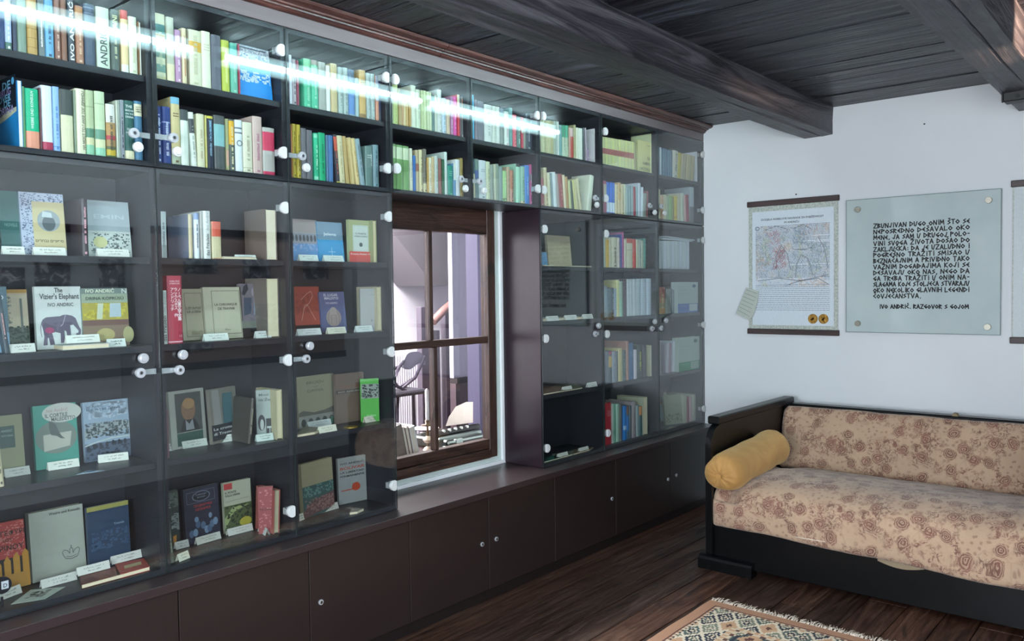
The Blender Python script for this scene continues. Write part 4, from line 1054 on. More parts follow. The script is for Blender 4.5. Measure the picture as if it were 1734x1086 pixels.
fr_ = mesh_obj('fringe', bm, mat('#cfc3b4', .9), rug); fr_['kind'] = 'stuff'
# ------------------------------------------------------------------ books
def project(P):
    d = Vector(P)-CAMPOS; z = d.dot(FW); return (IMW/2+FPX*d.dot(RT)/z, IMH/2-FPX*d.dot(UP)/z)
CN = {'navy blue': '#1f2a55', 'blue': '#2f6fb8', 'light blue': '#8fb9d8', 'grey blue': '#5f7688', 'teal': '#2f7f78', 'dark green': '#2c5240', 'green': '#2fa06a', 'pale green': '#b9d3ac', 'mid green': '#7aa56b', 'mint green': '#a9dcc0',
      'olive': '#8a8440', 'yellow': '#dcc050', 'mustard': '#b9a23a', 'tan': '#b9955f', 'cream': '#e3dcbc', 'ivory': '#e9e8da', 'white': '#eef0f2', 'light grey': '#bcc2c2', 'grey': '#858b8e', 'dark grey': '#4b5054', 'black': '#1b1c20',
      'brown': '#8a6353', 'dark brown': '#4a342c', 'red': '#c23a40', 'pink': '#d9639a', 'rose': '#b76f86', 'pale pink': '#dcb8b4', 'orange': '#d8804a', 'peach': '#dfae88', 'purple': '#6d5a8c', 'pale blue': '#c4d6e6', 'sage': '#93a694', 'lime': '#b8c450', 'maroon': '#7a3038'}
def cname(h):
    h = h.lstrip('#'); c = [int(h[i:i+2], 16) for i in (0, 2, 4)]
    best = min(CN.items(), key=lambda kv: sum((a-b)**2*w for a, b, w in zip(c, [int(kv[1][i:i+2], 16) for i in (1, 3, 5)], (1, 1.3, .9))))
    return best[0]
M_page = mat('#ddd2b4', .85)
M_pagew = mat('#e4e0d4', .85)
def mk_book(x, y, z, w, h, d, color, lean=0.0, bands=(), text=None, hard=True, fore=False, seed=0, side=None, ry=0.0, page=None):
    """book standing with its spine (or fore edge) towards the room; x = left foot"""
    r = random.Random(seed)
    pivot_right = lean > 0
    root = empty('book', (x+(w if pivot_right else 0), y, z), (0, R_(lean), R_(ry)))
    ox = -w if pivot_right else 0.0
    t = min(.0028 if hard else .001, w*.2); rr = min(.006, w*.3) if hard and w > .012 else min(.0012, w*.2)
    def pr(inset=0):
        pts = [(0, d), (0, rr)]
        for k in range(1, 5): a = math.pi*k/5; pts.append((w/2-w/2*math.cos(a), rr-rr*math.sin(a)))
        pts += [(w, rr), (w, d), (w-t, d), (w-t, rr+t), (t, rr+t), (t, d)]
        if fore: pts = [(a, d-b) for a, b in pts][::-1]
        return [(a+ox, b) for a, b in pts]
    cols = [color]+[b[2] for b in bands]+([text] if text else [])
    pal = []
    for c in cols:
        if c not in pal: pal.append(c)
    zs = sorted({0.0, 1.0}|{b[0] for b in bands}|{b[1] for b in bands})
    bm = NB(); P_ = pr(); n = len(P_)
    rings = [[bm.verts.new((a, b, q*h)) for a, b in P_] for q in zs]
    for j, (A, B) in enumerate(zip(rings, rings[1:])):
        m = (zs[j]+zs[j+1])/2; mi = 0; full = False
        for b in bands:
            if b[0] <= m <= b[1]: mi = pal.index(b[2]); full = len(b) > 3
        for k in range(n):
            f = bm.faces.new((A[k], A[(k+1) % n], B[(k+1) % n], B[k]))
            # bands print the spine; a jacket band (4th entry) wraps the boards too
            spine = (1 <= k <= 5) if not fore else (5 <= k <= 9)
            f.material_index = mi if (spine or full) else 0
    bm.faces.new(rings[0][::-1]); bm.faces.new(rings[-1])
    if text and not fore and w > .008:
        ti = pal.index(text)
        def q4(x0, x1, z0, z1):
            f = bm.faces.new([bm.verts.new(p) for p in ((x0+ox, -.0004, z0), (x1+ox, -.0004, z0), (x1+ox, -.0004, z1), (x0+ox, -.0004, z1))]); f.material_index = ti
        style = r.random()
        if w > .03 and style < .5:      # stacked horizontal title lines
            zc = h*r.uniform(.72, .8)
            for k in range(r.randint(2, 4)):
                a = w*.18; 
                while a < w*.8:
                    b = min(w*.82, a+r.uniform(.003, .007)); q4(a, b, zc, zc+.0035); a = b+.0013
                zc -= .009
        else:
            zc = h*r.uniform(.14, .26); end = h*r.uniform(.68, .9); a, b = w*.36, w*.64
            while zc < end:
                L = r.uniform(.0016, .0042); q4(a+(b-a)*r.choice((0, 0, .2)), b, zc, zc+L); zc += L+(.0012 if r.random() > .16 else .008)
        if r.random() < .5: q4(w*.34, w*.66, h*.045, h*.045+.007)
    bmesh.ops.recalc_face_normals(bm, faces=bm.faces)
    cov = mesh_obj('cover', bm, [mat(c, .42 if hard else .5) for c in pal], root)
    bm = NB(); i = .003 if hard else .0008
    if fore: box(bm, t+.0003+ox, w-t-.0003+ox, i, d-rr-t-.0006, i, h-i)
    else: box(bm, t+.0003+ox, w-t-.0003+ox, rr+t+.0006, d-i, i, h-i)
    mesh_obj('pages', bm, mat(page, .85) if page else (M_page if r.random() < .7 else M_pagew), root)
    return root
ALLB = []
def row(shelf, group, z, ox, oy, s, items, ys=0.03, d=0.155):
    """items: (xl, xr, ytop, colour, {options}) in the survey crop; xl/xr along the foot of the book"""
    res = []; px = None
    for it in items:
        xl, xr, yt, c = it[:4]; o = it[4] if len(it) > 4 else {}
        y = o.get('y', ys)
        def X(cx, zz):
            q = (ox+cx/s, 400.0)
            for _ in range(3): a = onY(q, y).x; q = (ox+cx/s, project((a, y, zz))[1])
            return onY(q, y).x
        x0, x1 = X(xl, z), X(xr, z)
        if px is None or y != ys: bay = max(k for k in range(8) if XD[k] < (x0+x1)/2)
        x0 = max(x0, XD[bay]+TS+.0012); x1 = min(x1, XD[bay+1]-TS-.0015)
        w = max(.005, x1-x0-.0012)
        # height: intersect the top pixel with the vertical over the foot
        h = .2
        for _ in range(3):
            q = project((x0, y, z+h)); h = onY((q[0], oy+yt/s), y).z-z
        h = max(.06, min(o.get('hmax', .252), h)); lean = o.get('L', 0); lean = 0 if abs(lean) <= 2.5 else lean; o = dict(o, L=lean)
        if lean: h = min(h/math.cos(R_(lean))+w*.0, .27)
        if px is not None and y == ys:
            xp, wp, hp, lp = px; need = xp+wp+.0008+max(0, min(h, hp)*(math.sin(R_(lp))-math.sin(R_(lean))))
            if x0 < need: w = max(.006, min(w, x1-need)) if x1-need > .006 else w*.9; x0 = need
        res.append((x0, y, w, h, c, o)); 
        if y == ys: px = (x0, w, h, lean)
    n = len(res)
    for k, (x0, y, w, h, c, o) in enumerate(res):
        b = mk_book(x0, y, z, w, h, o.get('d', d*random.Random(k*7+n).uniform(.85, 1.05)), c, o.get('L', 0), o.get('b', ()), o.get('t'), o.get('hard', w > .016), o.get('fore', False), seed=k+n*31, page=o.get('page'))
        size = 'thick ' if w > .042 else ('thin ' if w < .014 else ''); nm = o.get('n', cname(c))
        pos = ORD[k] if k < n-1 else 'last'
        b['label'] = ('%s%s book%s, %s from left, %s' % (size, nm, ' tilting' if abs(o.get('L', 0)) > 4 else '', pos, shelf)) if k < n-1 else ('%s%s book%s at the right end of %s' % (size, nm, ' tilting' if abs(o.get('L', 0)) > 4 else '', shelf))
        b['category'] = 'book'; b['group'] = group
        ALLB.append(b)
        if 'txt' in o:       # readable spine lettering: (string, colour, size, u, v0, direction)
            for (tx, tc, sz, u, v, dr) in o['txt']:
                me = text_mesh(tx, sz, 'LEFT' if dr else 'CENTER', bold=sz*.02)
                ex = max(v_.co.x for v_ in me.vertices)-min(v_.co.x for v_ in me.vertices); ey = max(v_.co.y for v_ in me.vertices)
                av = h*(.96-v) if dr == 1 else w*.84; ac = w*.8 if dr == 1 else 1
                f_ = min(1, av/ex, ac/ey)
                for v_ in me.vertices: v_.co.x *= min(1, av/ex); v_.co.y *= f_ if ey*f_ < ey else 1
                offx = -w if o.get('L', 0) > 0 else 0
                if dr == 1: mx = Matrix.Translation((offx+w*u, -.0008, h*v)) @ Matrix(((0, -1, 0, 0), (0, 0, -1, 0), (1, 0, 0, 0), (0, 0, 0, 1)))
                elif dr == -1: mx = Matrix.Translation((offx+w*u, -.0008, h*v)) @ Matrix(((0, 1, 0, 0), (0, 0, -1, 0), (-1, 0, 0, 0), (0, 0, 0, 1)))
                else: mx = Matrix.Translation((offx+w*u, -.0008, h*v)) @ Matrix(((1, 0, 0, 0), (0, 0, -1, 0), (0, 1, 0, 0), (0, 0, 0, 1)))
                bm = NB(); add_mesh(bm, me, mx); mesh_obj('title', bm, mat(tc, .5), b)
    return res
ZU, ZL = SH_UP+.0115, Z_MID+TS+.0005
def sh(door, lvl): return '%s shelf behind %s' % (lvl, door)
D_ = ['%s upper door' % t for t in ('leftmost', 'second', 'third', 'fourth', 'fifth', 'sixth', 'seventh', 'eighth')]
GU = lambda i, l: '%s shelf of upper cabinet %s' % (l, ORD[i])
W1, W2 = '#e8ebe0', '#dfe3cb'
row(sh(D_[0], 'top'), GU(0, 'top'), ZU, 0, 0, 6.669, [
 (-60, -5, -80, '#38465f'), (0, 62, -70, '#2c3f6a'), (65, 150, -60, '#b3c3ea', {'b': [(0, .16, '#4f6f66')], 't': '#e8eef5'}), (152, 203, -40, '#3a4055'), (205, 318, -60, '#7f9384', {'L': -1}),
 (320, 440, -45, '#b9975a', {'b': [(.14, .15, '#8a6a38'), (.3, .31, '#8a6a38'), (.46, .47, '#8a6a38')]}), (447, 515, -25, '#6f7a7a', {'t': '#f2f2f0'}), (520, 627, -20, '#6fa8cc', {'b': [(0, .03, '#c9c25a')], 't': '#3c5a78'}),
 (632, 703, -15, '#8a6459', {'t': '#d8b8a8'}), (705, 775, -15, '#86604f'), (785, 862, -12, '#4a525a', {'hard': True, 'txt': [('IVO ANDRIĆ', '#eceeee', .034, .78, .04, 1)], 'b': [(0, .05, '#39414e')]}),
 (870, 965, 55, '#a87a62', {'t': '#d9b79c', 'b': [(.86, .96, '#b9885c')]}), (970, 1095, 30, '#4a5568', {'b': [(.84, .86, '#6f7f92'), (.93, .95, '#6f7f92')]}), (1108, 1260, 65, '#cdd9c8', {'txt': [('ANDRIĆ', '#4d5a58', .030, .72, .06, 1)]}),
 (1267, 1370, 95, '#56625c', {'txt': [('DRINI', '#cfd3a2', .022, .72, .62, 1)], 't': '#b9bf9a'}), (1385, 1470, 105, '#e6cfa0', {'b': [(0, .14, '#e9ece8'), (.86, 1, '#c2473f')]}), (1474, 1570, 178, W2, {'t': '#b9bf9e'}), (1573, 1590, 240, '#8a6a4a'), (1593, 1678, 255, '#e4e8de', {'t': '#9aa09a'})])
row(sh(D_[0], 'lower'), GU(0, 'lower'), ZL, 0, 120, 6.669, [
 (218, 272, 105, '#2a8fd0', {'fore': True, 'n': 'blue covered', 'd': .165}), (262, 298, 172, '#5c8a62', {'L': -1}), (285, 462, 185, '#1fb183', {'b': [(0, .30, '#e39a80')], 'txt': [('WESIRE UND KONSULN', '#dff2e6', .013, .55, .34, 1)], 'L': -2}),
 (464, 480, 190, '#6d4a50'), (482, 612, 155, '#dde5f0', {'L': -2, 'b': [(.02, .14, '#b0405a')]}), (618, 698, 172, '#93b9e8', {'L': -2, 'b': [(.08, .09, '#4f78b8')], 't': '#5f86c0'}), (708, 850, 200, '#dad6b4', {'L': -1.5, 'b': [(.60, 1, '#4a4f4e')]}),
 (852, 866, 215, '#8a9a86'), (872, 985, 192, '#e6e4c6', {'txt': [('НА МОСТ ТО ГЈИХР ТОГ ДРИНОЈ', '#55564a', .0155, .86, .08, 1)]}), (988, 1085, 212, '#b3c09a', {'b': [(0, .17, '#8ec2a2'), (.17, .28, '#d6d4a8'), (.28, .42, '#5d8a72'), (.74, .76, '#9aa884')]}),
 (1092, 1212, 222, '#c3d4b0', {'b': [(0, .14, '#9ad0b2'), (.14, .27, '#d8dcb2'), (.27, .42, '#6f9a84'), (.8, .82, '#a4b894')]}), (1216, 1325, 368, '#a88a5c', {'b': [(0, .05, '#4f6a3a'), (.05, .16, '#c2a83c'), (.16, .22, '#5d6a4a'), (.34, .42, '#b84a52'), (.42, .62, '#b9925c'), (.66, 1, '#dcdcd4')], 't': '#5c5a50'}),
 (1328, 1345, 330, '#c9cfbe'), (1346, 1372, 328, '#9aa49a'), (1374, 1420, 325, '#8c939a', {'t': '#1c2024'}), (1422, 1535, 328, '#35625c', {'b': [(.02, .16, '#dcd6b4')], 'txt': [('THE', '#d6dedb', .012, .45, .88, 0), ('BRIDGE', '#d6dedb', .013, .5, .82, 0), ('ON THE', '#d6dedb', .013, .5, .765, 0), ('DRINA', '#d6dedb', .013, .5, .71, 0), ('IVO', '#d6dedb', .011, .5, .50, 0), ('ANDRIĆ', '#d6dedb', .011, .5, .45, 0)]}),
 (1538, 1655, 335, '#4c7896', {'b': [(.75, .95, '#dfdcba')], 'txt': [('DIE BRÜCKE', '#4a4a44', .008, .5, .89, 0), ('ÜBER DIE', '#4a4a44', .008, .5, .85, 0), ('DRINA', '#4a4a44', .008, .5, .81, 0)]})])
row(sh(D_[1], 'top'), GU(1, 'top'), ZU, 255, 10, 6.033, [
 (52, 172, 62, '#cfd0b0', {'b': [(.02, .06, '#b9b88c'), (.12, .24, '#6f9488'), (.34, .42, '#6f9488'), (.70, .84, '#3f7a76'), (.66, .69, '#b98f4a')], 't': '#b9c4a4'}), (180, 262, 105, '#b4b8a4', {'b': [(0, .28, '#dcd2ae')]}), (265, 330, 238, '#b78fb0', {'t': '#efdcea'}), (335, 385, 222, '#dcd0a8', {'t': '#b0704a'}), (386, 392, 240, '#7a6f5a'),
 (396, 535, 230, '#d9d7bc', {'b': [(.62, .80, '#d2a43c')], 't': '#bdbb9c', 'L': -1}), (538, 632, 250, '#dfdfc6', {'t': '#b9b79a', 'L': -1}), (634, 738, 285, '#5d5f6a', {'n': 'dark grey', 'd': .2}), (742, 822, 342, '#b4bf4a', {'t': '#dfe596'}), (830, 905, 372, '#67b29a', {'b': [(.70, .95, '#4aa596')], 't': '#9fd8c2'}), (908, 925, 385, '#a84a5a')])
row(sh(D_[1], 'lower'), GU(1, 'lower'), ZL, 255, 150, 6.788, [
 (78, 148, 195, '#2f3f7c', {'t': '#c6cfe6', 'b': [(.70, .72, '#8f9ac2')]}), (150, 255, 200, '#31427f', {'t': '#c6cfe6', 'b': [(.72, .74, '#8f9ac2')]}), (258, 362, 90, '#cdbd8c', {'b': [(.90, 1, '#7ab2cc'), (0, .22, '#a9b39a')], 't': '#6a5a42', 'hmax': .24}), (365, 455, 235, '#dde6da', {'b': [(.81, 1, '#4a5254')], 't': None}), (460, 545, 268, '#dfe5da', {'b': [(.62, .88, '#4a4f52')], 'L': -3, 't': '#9aa29a'}), (550, 640, 285, '#d9d6b8', {'L': -2, 't': '#b5a888'}),
 (643, 656, 305, '#c9c27a'), (660, 742, 310, '#2b3040', {'L': -2, 'b': [(.955, 1, '#d6cb52')], 'txt': [('IVO ANDRIĆ', '#7fb0d0', .012, .66, .56, 1)], 't': '#8fb0c4'}), (748, 875, 300, '#54595a', {'L': -2, 'b': [(.44, .84, '#86b8ba')]}), (878, 912, 345, '#a3a67a', {'b': [(.1, .4, '#c9a08c')]}), (914, 985, 348, '#56605a', {'L': -2, 'b': [(.52, .97, '#e0ae35')], 't': '#e8dfb4'}), (988, 1075, 355, '#dfe8ea', {'L': -1, 'b': [(.83, .86, '#6f7a82'), (.74, .77, '#6f7a82')], 'txt': [('O', '#7d868a', .060, .5, .50, 0)]}),
 (1078, 1188, 380, '#dedcc4', {'b': [(.1, .12, '#b9b79c')], 't': '#a8a68c'}), (1192, 1302, 312, '#cfb6ae', {'t': '#b0788a', 'd': .19, 'L': -1}), (1306, 1445, 440, '#b9b7b0', {'b': [(0, .09, '#c23a5a'), (.52, .91, '#cc3f5e')], 't': None})])
row(sh(D_[2], 'top'), GU(2, 'top'), ZU, 480, 80, 7.758, [
 (85, 124, 95, '#dfe3ec'), (128, 185, 150, '#b8b2b8', {'t': '#3a343a', 'hmax': .19}), (186, 215, 170, '#9a4a5e'), (285, 380, 140, '#4fb890', {'b': [(.82, 1, '#8fd0a2'), (.70, .82, '#a9e0bc')], 'd': .21, 't': '#9fe0bc'}), (385, 475, 160, '#54bf98', {'b': [(.9, 1, '#9a8f84'), (.70, .88, '#a4dcb8')], 't': '#a9e6c8'}), (480, 575, 185, '#a9ada4', {'t': '#8a8e84'}), (578, 632, 235, '#e2e6de'), (640, 726, 205, '#cbb98a', {'d': .19}),
 (735, 800, 255, '#a9b9b4', {'t': '#7d8c88'}), (802, 868, 262, '#a9b9b4', {'t': '#7d8c88'}), (872, 955, 285, '#5f88c0', {'b': [(.62, 1, '#5d6f86'), (0, .05, '#8fa6b0')]}), (958, 1008, 400, '#a2b8b8'), (1012, 1100, 290, '#c9a564', {'b': [(0, .1, '#8a6a3c')], 't': '#7a5a2c'}), (1105, 1160, 335, '#aab8b4', {'t': '#8a9894'}), (1162, 1218, 345, '#aab8b4', {'t': '#8a9894'}), (1222, 1262, 370, '#d99a80', {'b': [(.45, 1, '#a8b2c4')]}), (1266, 1335, 400, '#3d4468', {'hmax': .17, 'b': [(0, .3, '#4a4e5c')]})])
row(sh(D_[2], 'lower'), GU(2, 'lower'), ZL, 480, 190, 7.758, [
 (112, 128, 170, '#b0704a', {'L': -2}), (134, 186, 150, '#b9a53a', {'L': -2, 't': '#5c5320', 'hard': True}), (190, 245, 160, '#b9a53a', {'L': -2, 't': '#5c5320', 'hard': True}), (250, 322, 205, '#6d6c72', {'L': -1}), (325, 402, 230, '#6b6a70', {'n': 'slate grey'}), (418, 478, 270, '#35b98a', {'L': -1, 'b': [(.9, .98, '#7fd6b2'), (.02, .1, '#7fd6b2')], 't': '#c9f0dc'}), (485, 570, 265, '#23ab78', {'L': -1, 't': '#176a4c'}),
 (575, 598, 300, '#5f7f9a'), (602, 670, 300, '#4f78a8', {'L': -2.5, 'd': .17}), (680, 745, 290, '#413e48', {'L': -4, 'b': [(0, .04, '#d6cb52'), (.66, .95, '#c2553e')], 't': '#d6654a'}), (750, 828, 310, '#d8d0a8', {'L': -4, 't': '#b9b088'}), (832, 880, 320, '#b99f68', {'L': -5}), (884, 905, 345, '#c4aa70', {'L': -6}), (908, 955, 340, '#d2bb84', {'L': -6}), (960, 1015, 350, '#d4bf8a', {'L': -7, 't': '#a88f5c'}), (1020, 1085, 358, '#8fa6ae', {'L': -8, 't': '#5f767e'}),
 (1092, 1188, 440, '#6a8480', {'t': '#d4dfdb', 'd': .19, 'txt': [('IVO ANDRIĆ', '#cfdad6', .009, .82, .52, 1)]}), (1195, 1268, 425, '#7c98a0', {'t': '#54707c', 'd': .18})])
row(sh(D_[3], 'top'), GU(3, 'top'), ZU, 655, 130, 9.053, [
 (90, 108, 110, '#a9b894'), (110, 188, 105, '#c3cf86', {'t': '#a9b46a'}), (190, 205, 190, '#b09a6a'), (206, 243, 285, '#b9a074', {'hmax': .17}), (246, 265, 285, '#c9a47a', {'hmax': .17}), (268, 298, 290, '#d9c89a', {'hmax': .17}), (300, 345, 290, '#c4a468', {'hmax': .17}), (347, 382, 300, '#b58f52', {'hmax': .17}), (386, 462, 125, '#d6dcc8', {'d': .22}), (464, 535, 190, '#cfd9c0', {'t': '#b4bea4'}), (538, 575, 205, '#c6d2a2'), (577, 622, 210, '#cbd7a8'), (625, 665, 225, '#cdd8b0'), (667, 695, 235, '#d2dcb6'),
 (698, 745, 285, '#6f8a86', {'t': '#4a6460'}), (748, 790, 280, '#c8d0c0'), (793, 858, 190, '#d3dad4', {'t': '#a9b2ac', 'd': .2}), (860, 925, 320, '#c4d6e2', {'t': '#8fa9ba'}), (928, 985, 340, '#d2bda2', {'t': '#b09a7e'}), (988, 1026, 300, '#b483a4', {'t': '#e6c4d6'}), (1028, 1088, 300, '#d84f9c', {'t': '#f0a4cc'}), (1090, 1128, 270, '#c9404c', {'b': [(.55, 1, '#e0d4b4')], 'd': .19}), (1130, 1160, 330, '#6a6466'), (1162, 1196, 300, '#7d8486', {'b': [(.45, .95, '#d08a62'), (0, .07, '#e9ebe6')]}), (1200, 1255, 425, '#8b9a90')])
row(sh(D_[3], 'lower'), GU(3, 'lower'), ZL, 655, 230, 9.053, [
 (100, 163, 120, '#7ba568', {'b': [(.69, .95, '#cfdcba')], 't': None}), (170, 268, 135, '#78a466', {'b': [(.69, .95, '#cfdcba')], 't': None}), (272, 360, 152, '#78a466', {'b': [(.69, .95, '#cfdcba')], 't': None}), (366, 405, 190, '#d8dcc4', {'t': '#9aa090'}), (412, 455, 300, '#3f6fb0'), (460, 512, 215, '#b9ab88', {'b': [(.5, .68, '#9a6a5a')], 'd': .2}), (515, 565, 212, '#dcd3a8', {'t': '#7a7458'}), (575, 628, 200, '#7d7a6c', {'b': [(0, .22, '#d2cca2')], 't': '#5a574a'}), (630, 655, 335, '#c9a35c'), (658, 698, 335, '#e8e4cc', {'t': '#b98f5a'}),
 (702, 745, 320, '#c8b184', {'L': -1}), (748, 805, 305, '#c4cdc6', {'t': '#8fa59c', 'd': .19}), (808, 858, 345, '#8f5f58'), (862, 895, 360, '#3f6f54'), (898, 945, 245, '#cfdcd6', {'d': .21, 'L': 2}), (952, 1028, 450, '#2f8f7c', {'t': '#9fd2c4', 'd': .17}), (1032, 1068, 420, '#6f9fc4', {'b': [(.5, 1, '#dfe4d4')]}), (1070, 1135, 360, '#e3e8ea', {'d': .2}), (1140, 1210, 340, '#9c8a52', {'t': '#6e6034'})])
row(sh(D_[4], 'top'), GU(4, 'top'), ZU, 790, 150, 9.046, [
 (90, 130, 90, '#3fb0dc', {'b': [(.05, .9, '#4fb9e2')]}), (135, 182, 165, '#8c828c'), (187, 285, 185, '#7c7c86', {'n': 'slate grey'}), (290, 410, 235, '#d9dfd8', {'t': '#aab2aa'}), (413, 470, 262, '#d4dace', {'t': '#b9bfb0'}), (472, 525, 275, '#dde3da'), (530, 590, 300, '#8b938f', {'b': [(.5, 1, '#8fa0ac')]}), (594, 668, 345, '#dce4da', {'t': '#c9a8b4'}), (672, 718, 290, '#6c9c98', {'d': .19}), (722, 780, 395, '#d9606c', {'t': '#f0a4aa'}), (784, 842, 440, '#5f7f78', {'t': '#b9cfc4'}), (846, 878, 435, '#cc4f5c', {'b': [(.5, .85, '#cfd0c0')]}), (880, 920, 450, '#9fa296'), (925, 1000, 375, '#4a5058', {'t': '#b9bfc4', 'hmax': .2}), (1003, 1062, 390, '#3f4656', {'hmax': .2, 't': '#9aa0b4'})])
row(sh(D_[4], 'lower'), GU(4, 'lower'), ZL, 790, 250, 9.869, [
 (108, 158, 180, '#d8d2a8', {'b': [(.62, 1, '#4c6670')]}), (162, 222, 185, '#7a9494', {'b': [(.5, .72, '#5f6fa0'), (.72, 1, '#7f988c')]}), (226, 345, 205, '#d6dee0', {'L': -1, 't': '#8f9a9c', 'd': .17}), (348, 412, 230, '#cfd4b4', {'L': -1, 't': '#9aa08a'}), (416, 470, 285, '#9aa69c', {'t': '#6f7c74', 'd': .19}), (473, 512, 275, '#c2c8ae'), (515, 556, 270, '#8fa090'), (560, 618, 320, '#8ba09e', {'d': .17}), (622, 688, 385, '#a4cc8c', {'b': [(.05, .12, '#5c7a5a')], 't': '#d0e8bc'}), (692, 740, 320, '#b9a285', {'t': '#8a7458'}),
 (744, 800, 375, '#b97c5e', {'b': [(0, .42, '#c99a8a')], 't': '#5c4a40'}), (845, 910, 265, '#a8dcc0', {'d': .22, 'b': [(.92, 1, '#2a3230')]}), (922, 988, 310, '#93c0a8', {'b': [(0, .08, '#d6c49a')], 't': '#5f8a74'}), (992, 1066, 290, '#4580c4', {'t': '#a9c8ea'}), (1070, 1108, 280, '#b04a80', {'t': '#efd4e0', 'b': [(.6, .76, '#5a5c66')]})])
row(sh(D_[5], 'top'), GU(5, 'top'), ZU, 905, 190, 10.858, [
 (120, 150, 130, '#c9c9a2'), (152, 205, 145, '#d9d9b2', {'t': '#b9b98c'}), (208, 238, 150, '#c6c29a'), (240, 275, 150, '#d4cfa4', {'t': '#a8a07c'}), (278, 318, 150, '#c9c39a'), (320, 360, 160, '#bdb488'), (362, 398, 160, '#aeb7a4'), (400, 432, 165, '#b4c2b8'), (434, 460, 170, '#e4e8e0'), (470, 525, 230, '#7fa8a6', {'d': .17}), (528, 588, 232, '#c4d0b8', {'b': [(.62, 1, '#3f9a78')], 't': '#8fa08c'}), (590, 640, 240, '#bcc8ae', {'b': [(.62, 1, '#46a480')], 't': '#8fa08c'}),
 (645, 668, 280, '#d8b0a0'), (670, 735, 285, '#bc5246', {'b': [(.72, 1, '#d9b9b4')], 'd': .14}), (738, 775, 230, '#b3ad82', {'d': .2}), (778, 820, 280, '#e4e4cc'), (823, 856, 290, '#e6e8d8'), (859, 895, 295, '#e8ece0'), (900, 925, 285, '#5c6468'), (955, 978, 290, '#b9aab4', {'L': -3}), (1125, 1152, 305, '#e9e4e6'), (1165, 1192, 315, '#dcd8da')])
row(sh(D_[5], 'lower'), GU(5, 'lower'), ZL, 905, 270, 10.858, [
 (118, 190, 250, '#b06a6e', {'L': -1, 'hmax': .15, 't': '#d9a8a8'}), (195, 272, 150, '#d6cba2', {'L': -4, 'hmax': .24, 't': '#8f845c'}), (275, 325, 250, '#ddd8b8', {'L': -4}), (330, 362, 255, '#8fa4a6', {'L': -4}), (365, 432, 235, '#dfe8ea', {'L': -4, 'd': .17}), (436, 476, 270, '#aaa09c', {'L': -5}), (480, 560, 270, '#a05a58', {'L': -5, 't': '#c9908c'}), (563, 605, 290, '#dccfae', {'L': -5}), (608, 655, 320, '#b4905c', {'L': -5}), (658, 698, 395, '#c9cf9a', {'L': -5}), (705, 745, 400, '#4a5a50', {'L': -8, 'hmax': .17}), (748, 782, 385, '#d6d28c', {'L': -8, 'hmax': .2}), (786, 830, 385, '#cfc89c', {'L': -9, 'hmax': .2}), (850, 900, 365, '#cfcaa6', {'L': -12, 't': '#8f8a6c'}), (975, 1055, 290, '#e3e6d2', {'L': 9, 'n': 'white'})])
row(sh(D_[6], 'top'), GU(6, 'top'), ZU, 1010, 210, 10.86,
 [(122+30.5*k, 122+30.5*(k+1)-1, 232+5.2*k, ['#cfd0a0', '#c4c898', '#d4d694', '#c9cb9c'][k % 4], {'b': [(.40, .60, '#a86868')], 'n': 'cream maroon banded', 'hard': True}) for k in range(19)]+[(708, 745, 340, '#a7a482', {'n': 'tan'}), (1030, 1096, 185, '#d6dcae', {'n': 'tall pale yellow'})])
row(sh(D_[6], 'lower'), GU(6, 'lower'), ZL, 1010, 290, 11.427, [
 (160, 212, 180, '#a0506a', {'b': [(.35, .9, '#b9b09a')]}), (216, 282, 205, '#2f6fcc', {'b': [(.05, .36, '#cfe0ee')]}), (285, 330, 212, '#2a6cd0', {'b': [(.05, .36, '#cfe0ee')]}), (333, 368, 222, '#3373cc', {'b': [(.05, .36, '#cfe0ee')]}), (372, 432, 250, '#dccda4', {'t': '#b9a880'}), (435, 490, 215, '#cfae7c', {'b': [(0, .45, '#d9c49c')], 't': '#5a4634', 'd': .19}), (493, 545, 245, '#d4c49c', {'t': '#a8946a'}), (548, 590, 250, '#c6cdb4'), (594, 640, 290, '#93aaac'), (643, 690, 290, '#86a0a4', {'d': .2}), (692, 728, 280, '#9fb3b6'),
 (732, 775, 300, '#a8404c', {'d': .17}), (778, 815, 300, '#8fb0b4'), (820, 872, 225, '#cdd5de', {'L': 2, 'd': .21}), (876, 905, 305, '#dde6ee', {'L': 3}), (908, 975, 425, '#9ea69e', {'L': 3, 'd': .17}), (978, 1000, 380, '#9a5a60', {'L': 3})])
row(sh(D_[7], 'top'), GU(7, 'top'), ZU, 1105, 230, 12.07,
 [(112, 160, 225, '#35536e', {'L': 1}), (163, 185, 232, '#c6d6e2', {'L': 1})]+[(190+46*k, 232+46*k, 245+14*k, ['#3c617c', '#456b86', '#38597a', '#4a7290', '#3f6580'][k], {'L': 1, 't': '#7f9fb4', 'n': 'faded blue'}) for k in range(5)]+[(422, 520, 300, '#c4c8bc', {'L': 5, 't': '#5a5e58'}), (523, 590, 345, '#b4ac48', {'L': 6}), (592, 640, 360, '#aea58c', {'L': 7}), (643, 690, 375, '#9f987c', {'L': 7}), (693, 745, 380, '#b9b088', {'L': 7}), (748, 795, 400, '#a69e78', {'L': 7}), (798, 850, 410, '#b4aa82', {'L': 7}), (905, 950, 325, '#d9dde6', {'L': 2})])
